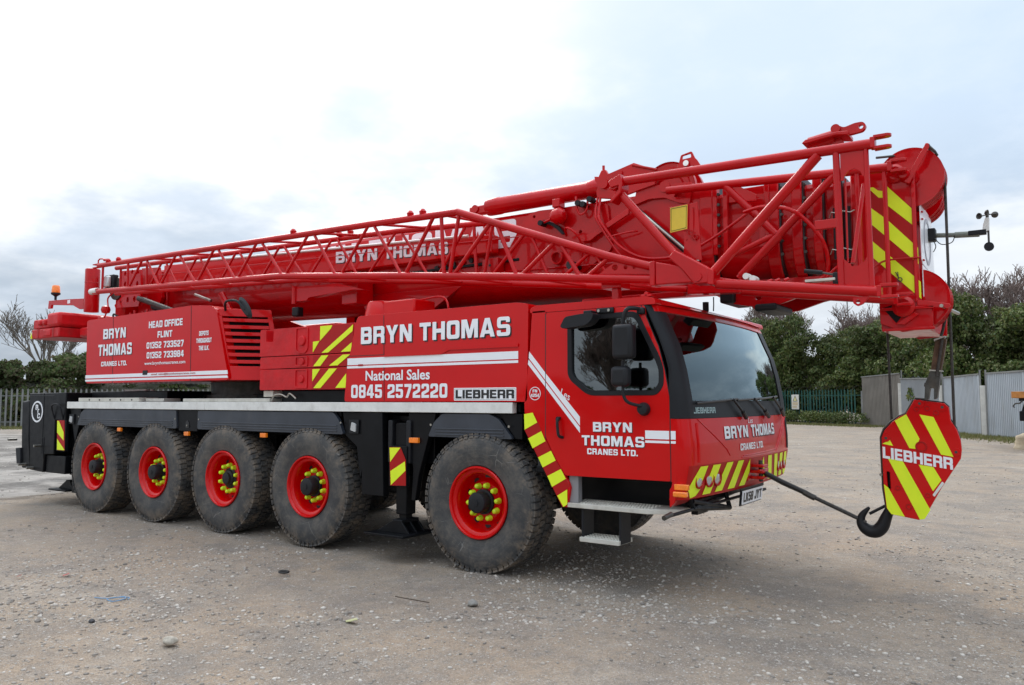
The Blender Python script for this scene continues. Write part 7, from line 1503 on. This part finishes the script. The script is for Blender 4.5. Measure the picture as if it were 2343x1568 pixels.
for x, y, s, v in ((-67, 17.5, .74, 1), (-61, 27.5, .80, 2), (-59, 30.5, .78, 1), (-57, 33, .80, 2), (-55, 36, .82, 1), (-51, 40, .8, 2), (-70, 13, .75, 1)): bt(x, y, s * 1.3, v, k * 1.3, bn[k]); k += 1
k = 0
rn_ = ['leafless tree rising over the bushes right of the boom head', 'dense bare thicket tree at the right edge, purple-brown', 'bare tree behind the rope at the right, above the metal fence', 'low bare tree far right above the trailer', 'bare tree in the gap between the boom head and the bushes', 'wispy bare tree behind the peak of the bushes', 'bare tree outside the right edge', 'sparse bare tree between the mast and the boom head']
for x, y, s, v in ((-0.8, 56, 1.02, 1), (3.9, 50, 1.02, 2), (1.6, 53, 1.05, 1), (5.4, 46, .95, 1), (-7.8, 62, 1.05, 2), (-15.5, 62, 1.08, 1), (8, 43, .95, 2), (-6.2, 64, 1.0, 1)): bt(x, y, s * 1.45, v, 0.7 + k * 1.1, rn_[k]); k += 1
# grass verge
def grass(N, line, w, h, seed):
    r = np.random.default_rng(seed); (x0, y0), (x1, y1) = line; t = r.random(N); P = np.stack([x0 + (x1 - x0) * t + r.normal(size=N) * w, y0 + (y1 - y0) * t + r.normal(size=N) * w, np.zeros(N)], 1)
    a = r.random(N) * 6.283; hh = h * (0.4 + r.random(N)); lean = r.normal(size=(N, 2)) * 0.35; wd = 0.018
    u = np.stack([np.cos(a) * wd, np.sin(a) * wd, np.zeros(N)], 1); top = P + np.stack([lean[:, 0] * hh, lean[:, 1] * hh, hh], 1)
    V_ = np.stack([P - u, P + u, top], 1).reshape(-1, 3); o = obj('grass', npmesh('grass', V_, np.arange(N * 3).reshape(-1, 3), isl('grass_blades', [(0.10, 0.13, 0.035), (0.17, 0.17, 0.06), (0.22, 0.19, 0.09), (0.08, 0.12, 0.03)], hue=0.6, dark=0.2, trans=0.2), False)); tag(o, kind='stuff')
grass(9000, ((-1.5, 41.0), (8.0, 24.8)), 0.8, 0.13, 1); grass(5000, ((-13.0, 52.5), (-5.0, 47.5)), 0.6, 0.14, 2); grass(9000, ((-58, 2.0), (-36, 26)), 0.9, 0.16, 3)
# leafless trees on the near side of the yard, behind the photographer (they show in the door glass and the paint)
k = 0
fl = ['leafless tree reflected at the left of the door glass', 'leafless tree reflected in the middle of the door glass', 'leafless tree reflected in the lower engine cover', 'leafless tree mirrored in the storage box paint', 'leafless tree mirrored near the cab corner', 'leafless tree mirrored in the windscreen base']
for x, y, s, v in ((-14, -30, 1.1, 1), (-7, -33, 1.2, 0), (0, -34, 1.1, 2), (8, -34, 1.2, 1), (17, -31, 1.1, 0), (26, -26, 1.2, 2)):
    r = empty('bare_tree', (x, y, 0), fl[k], 'tree', 'trees behind the photographer'); r.scale = (s, s, s); r.rotation_euler = (0, 0, k * 1.7); o = bpy.data.objects.new('branches', bare[v]); COL.objects.link(o); o.parent = r; k += 1
for k, (x, y) in enumerate(((-16, -31), (-7, -35), (2, -36), (12, -34), (22, -30), (31, -24))):
    r = empty('bramble_bush', (x, y, 0), fl[k].replace('leafless tree', 'bramble bush'), 'bush', 'bushes behind the photographer'); r.scale = (1.3, 1.2, 0.8); o = bpy.data.objects.new('foliage', hb_m[k % 3]); COL.objects.link(o); o.parent = r
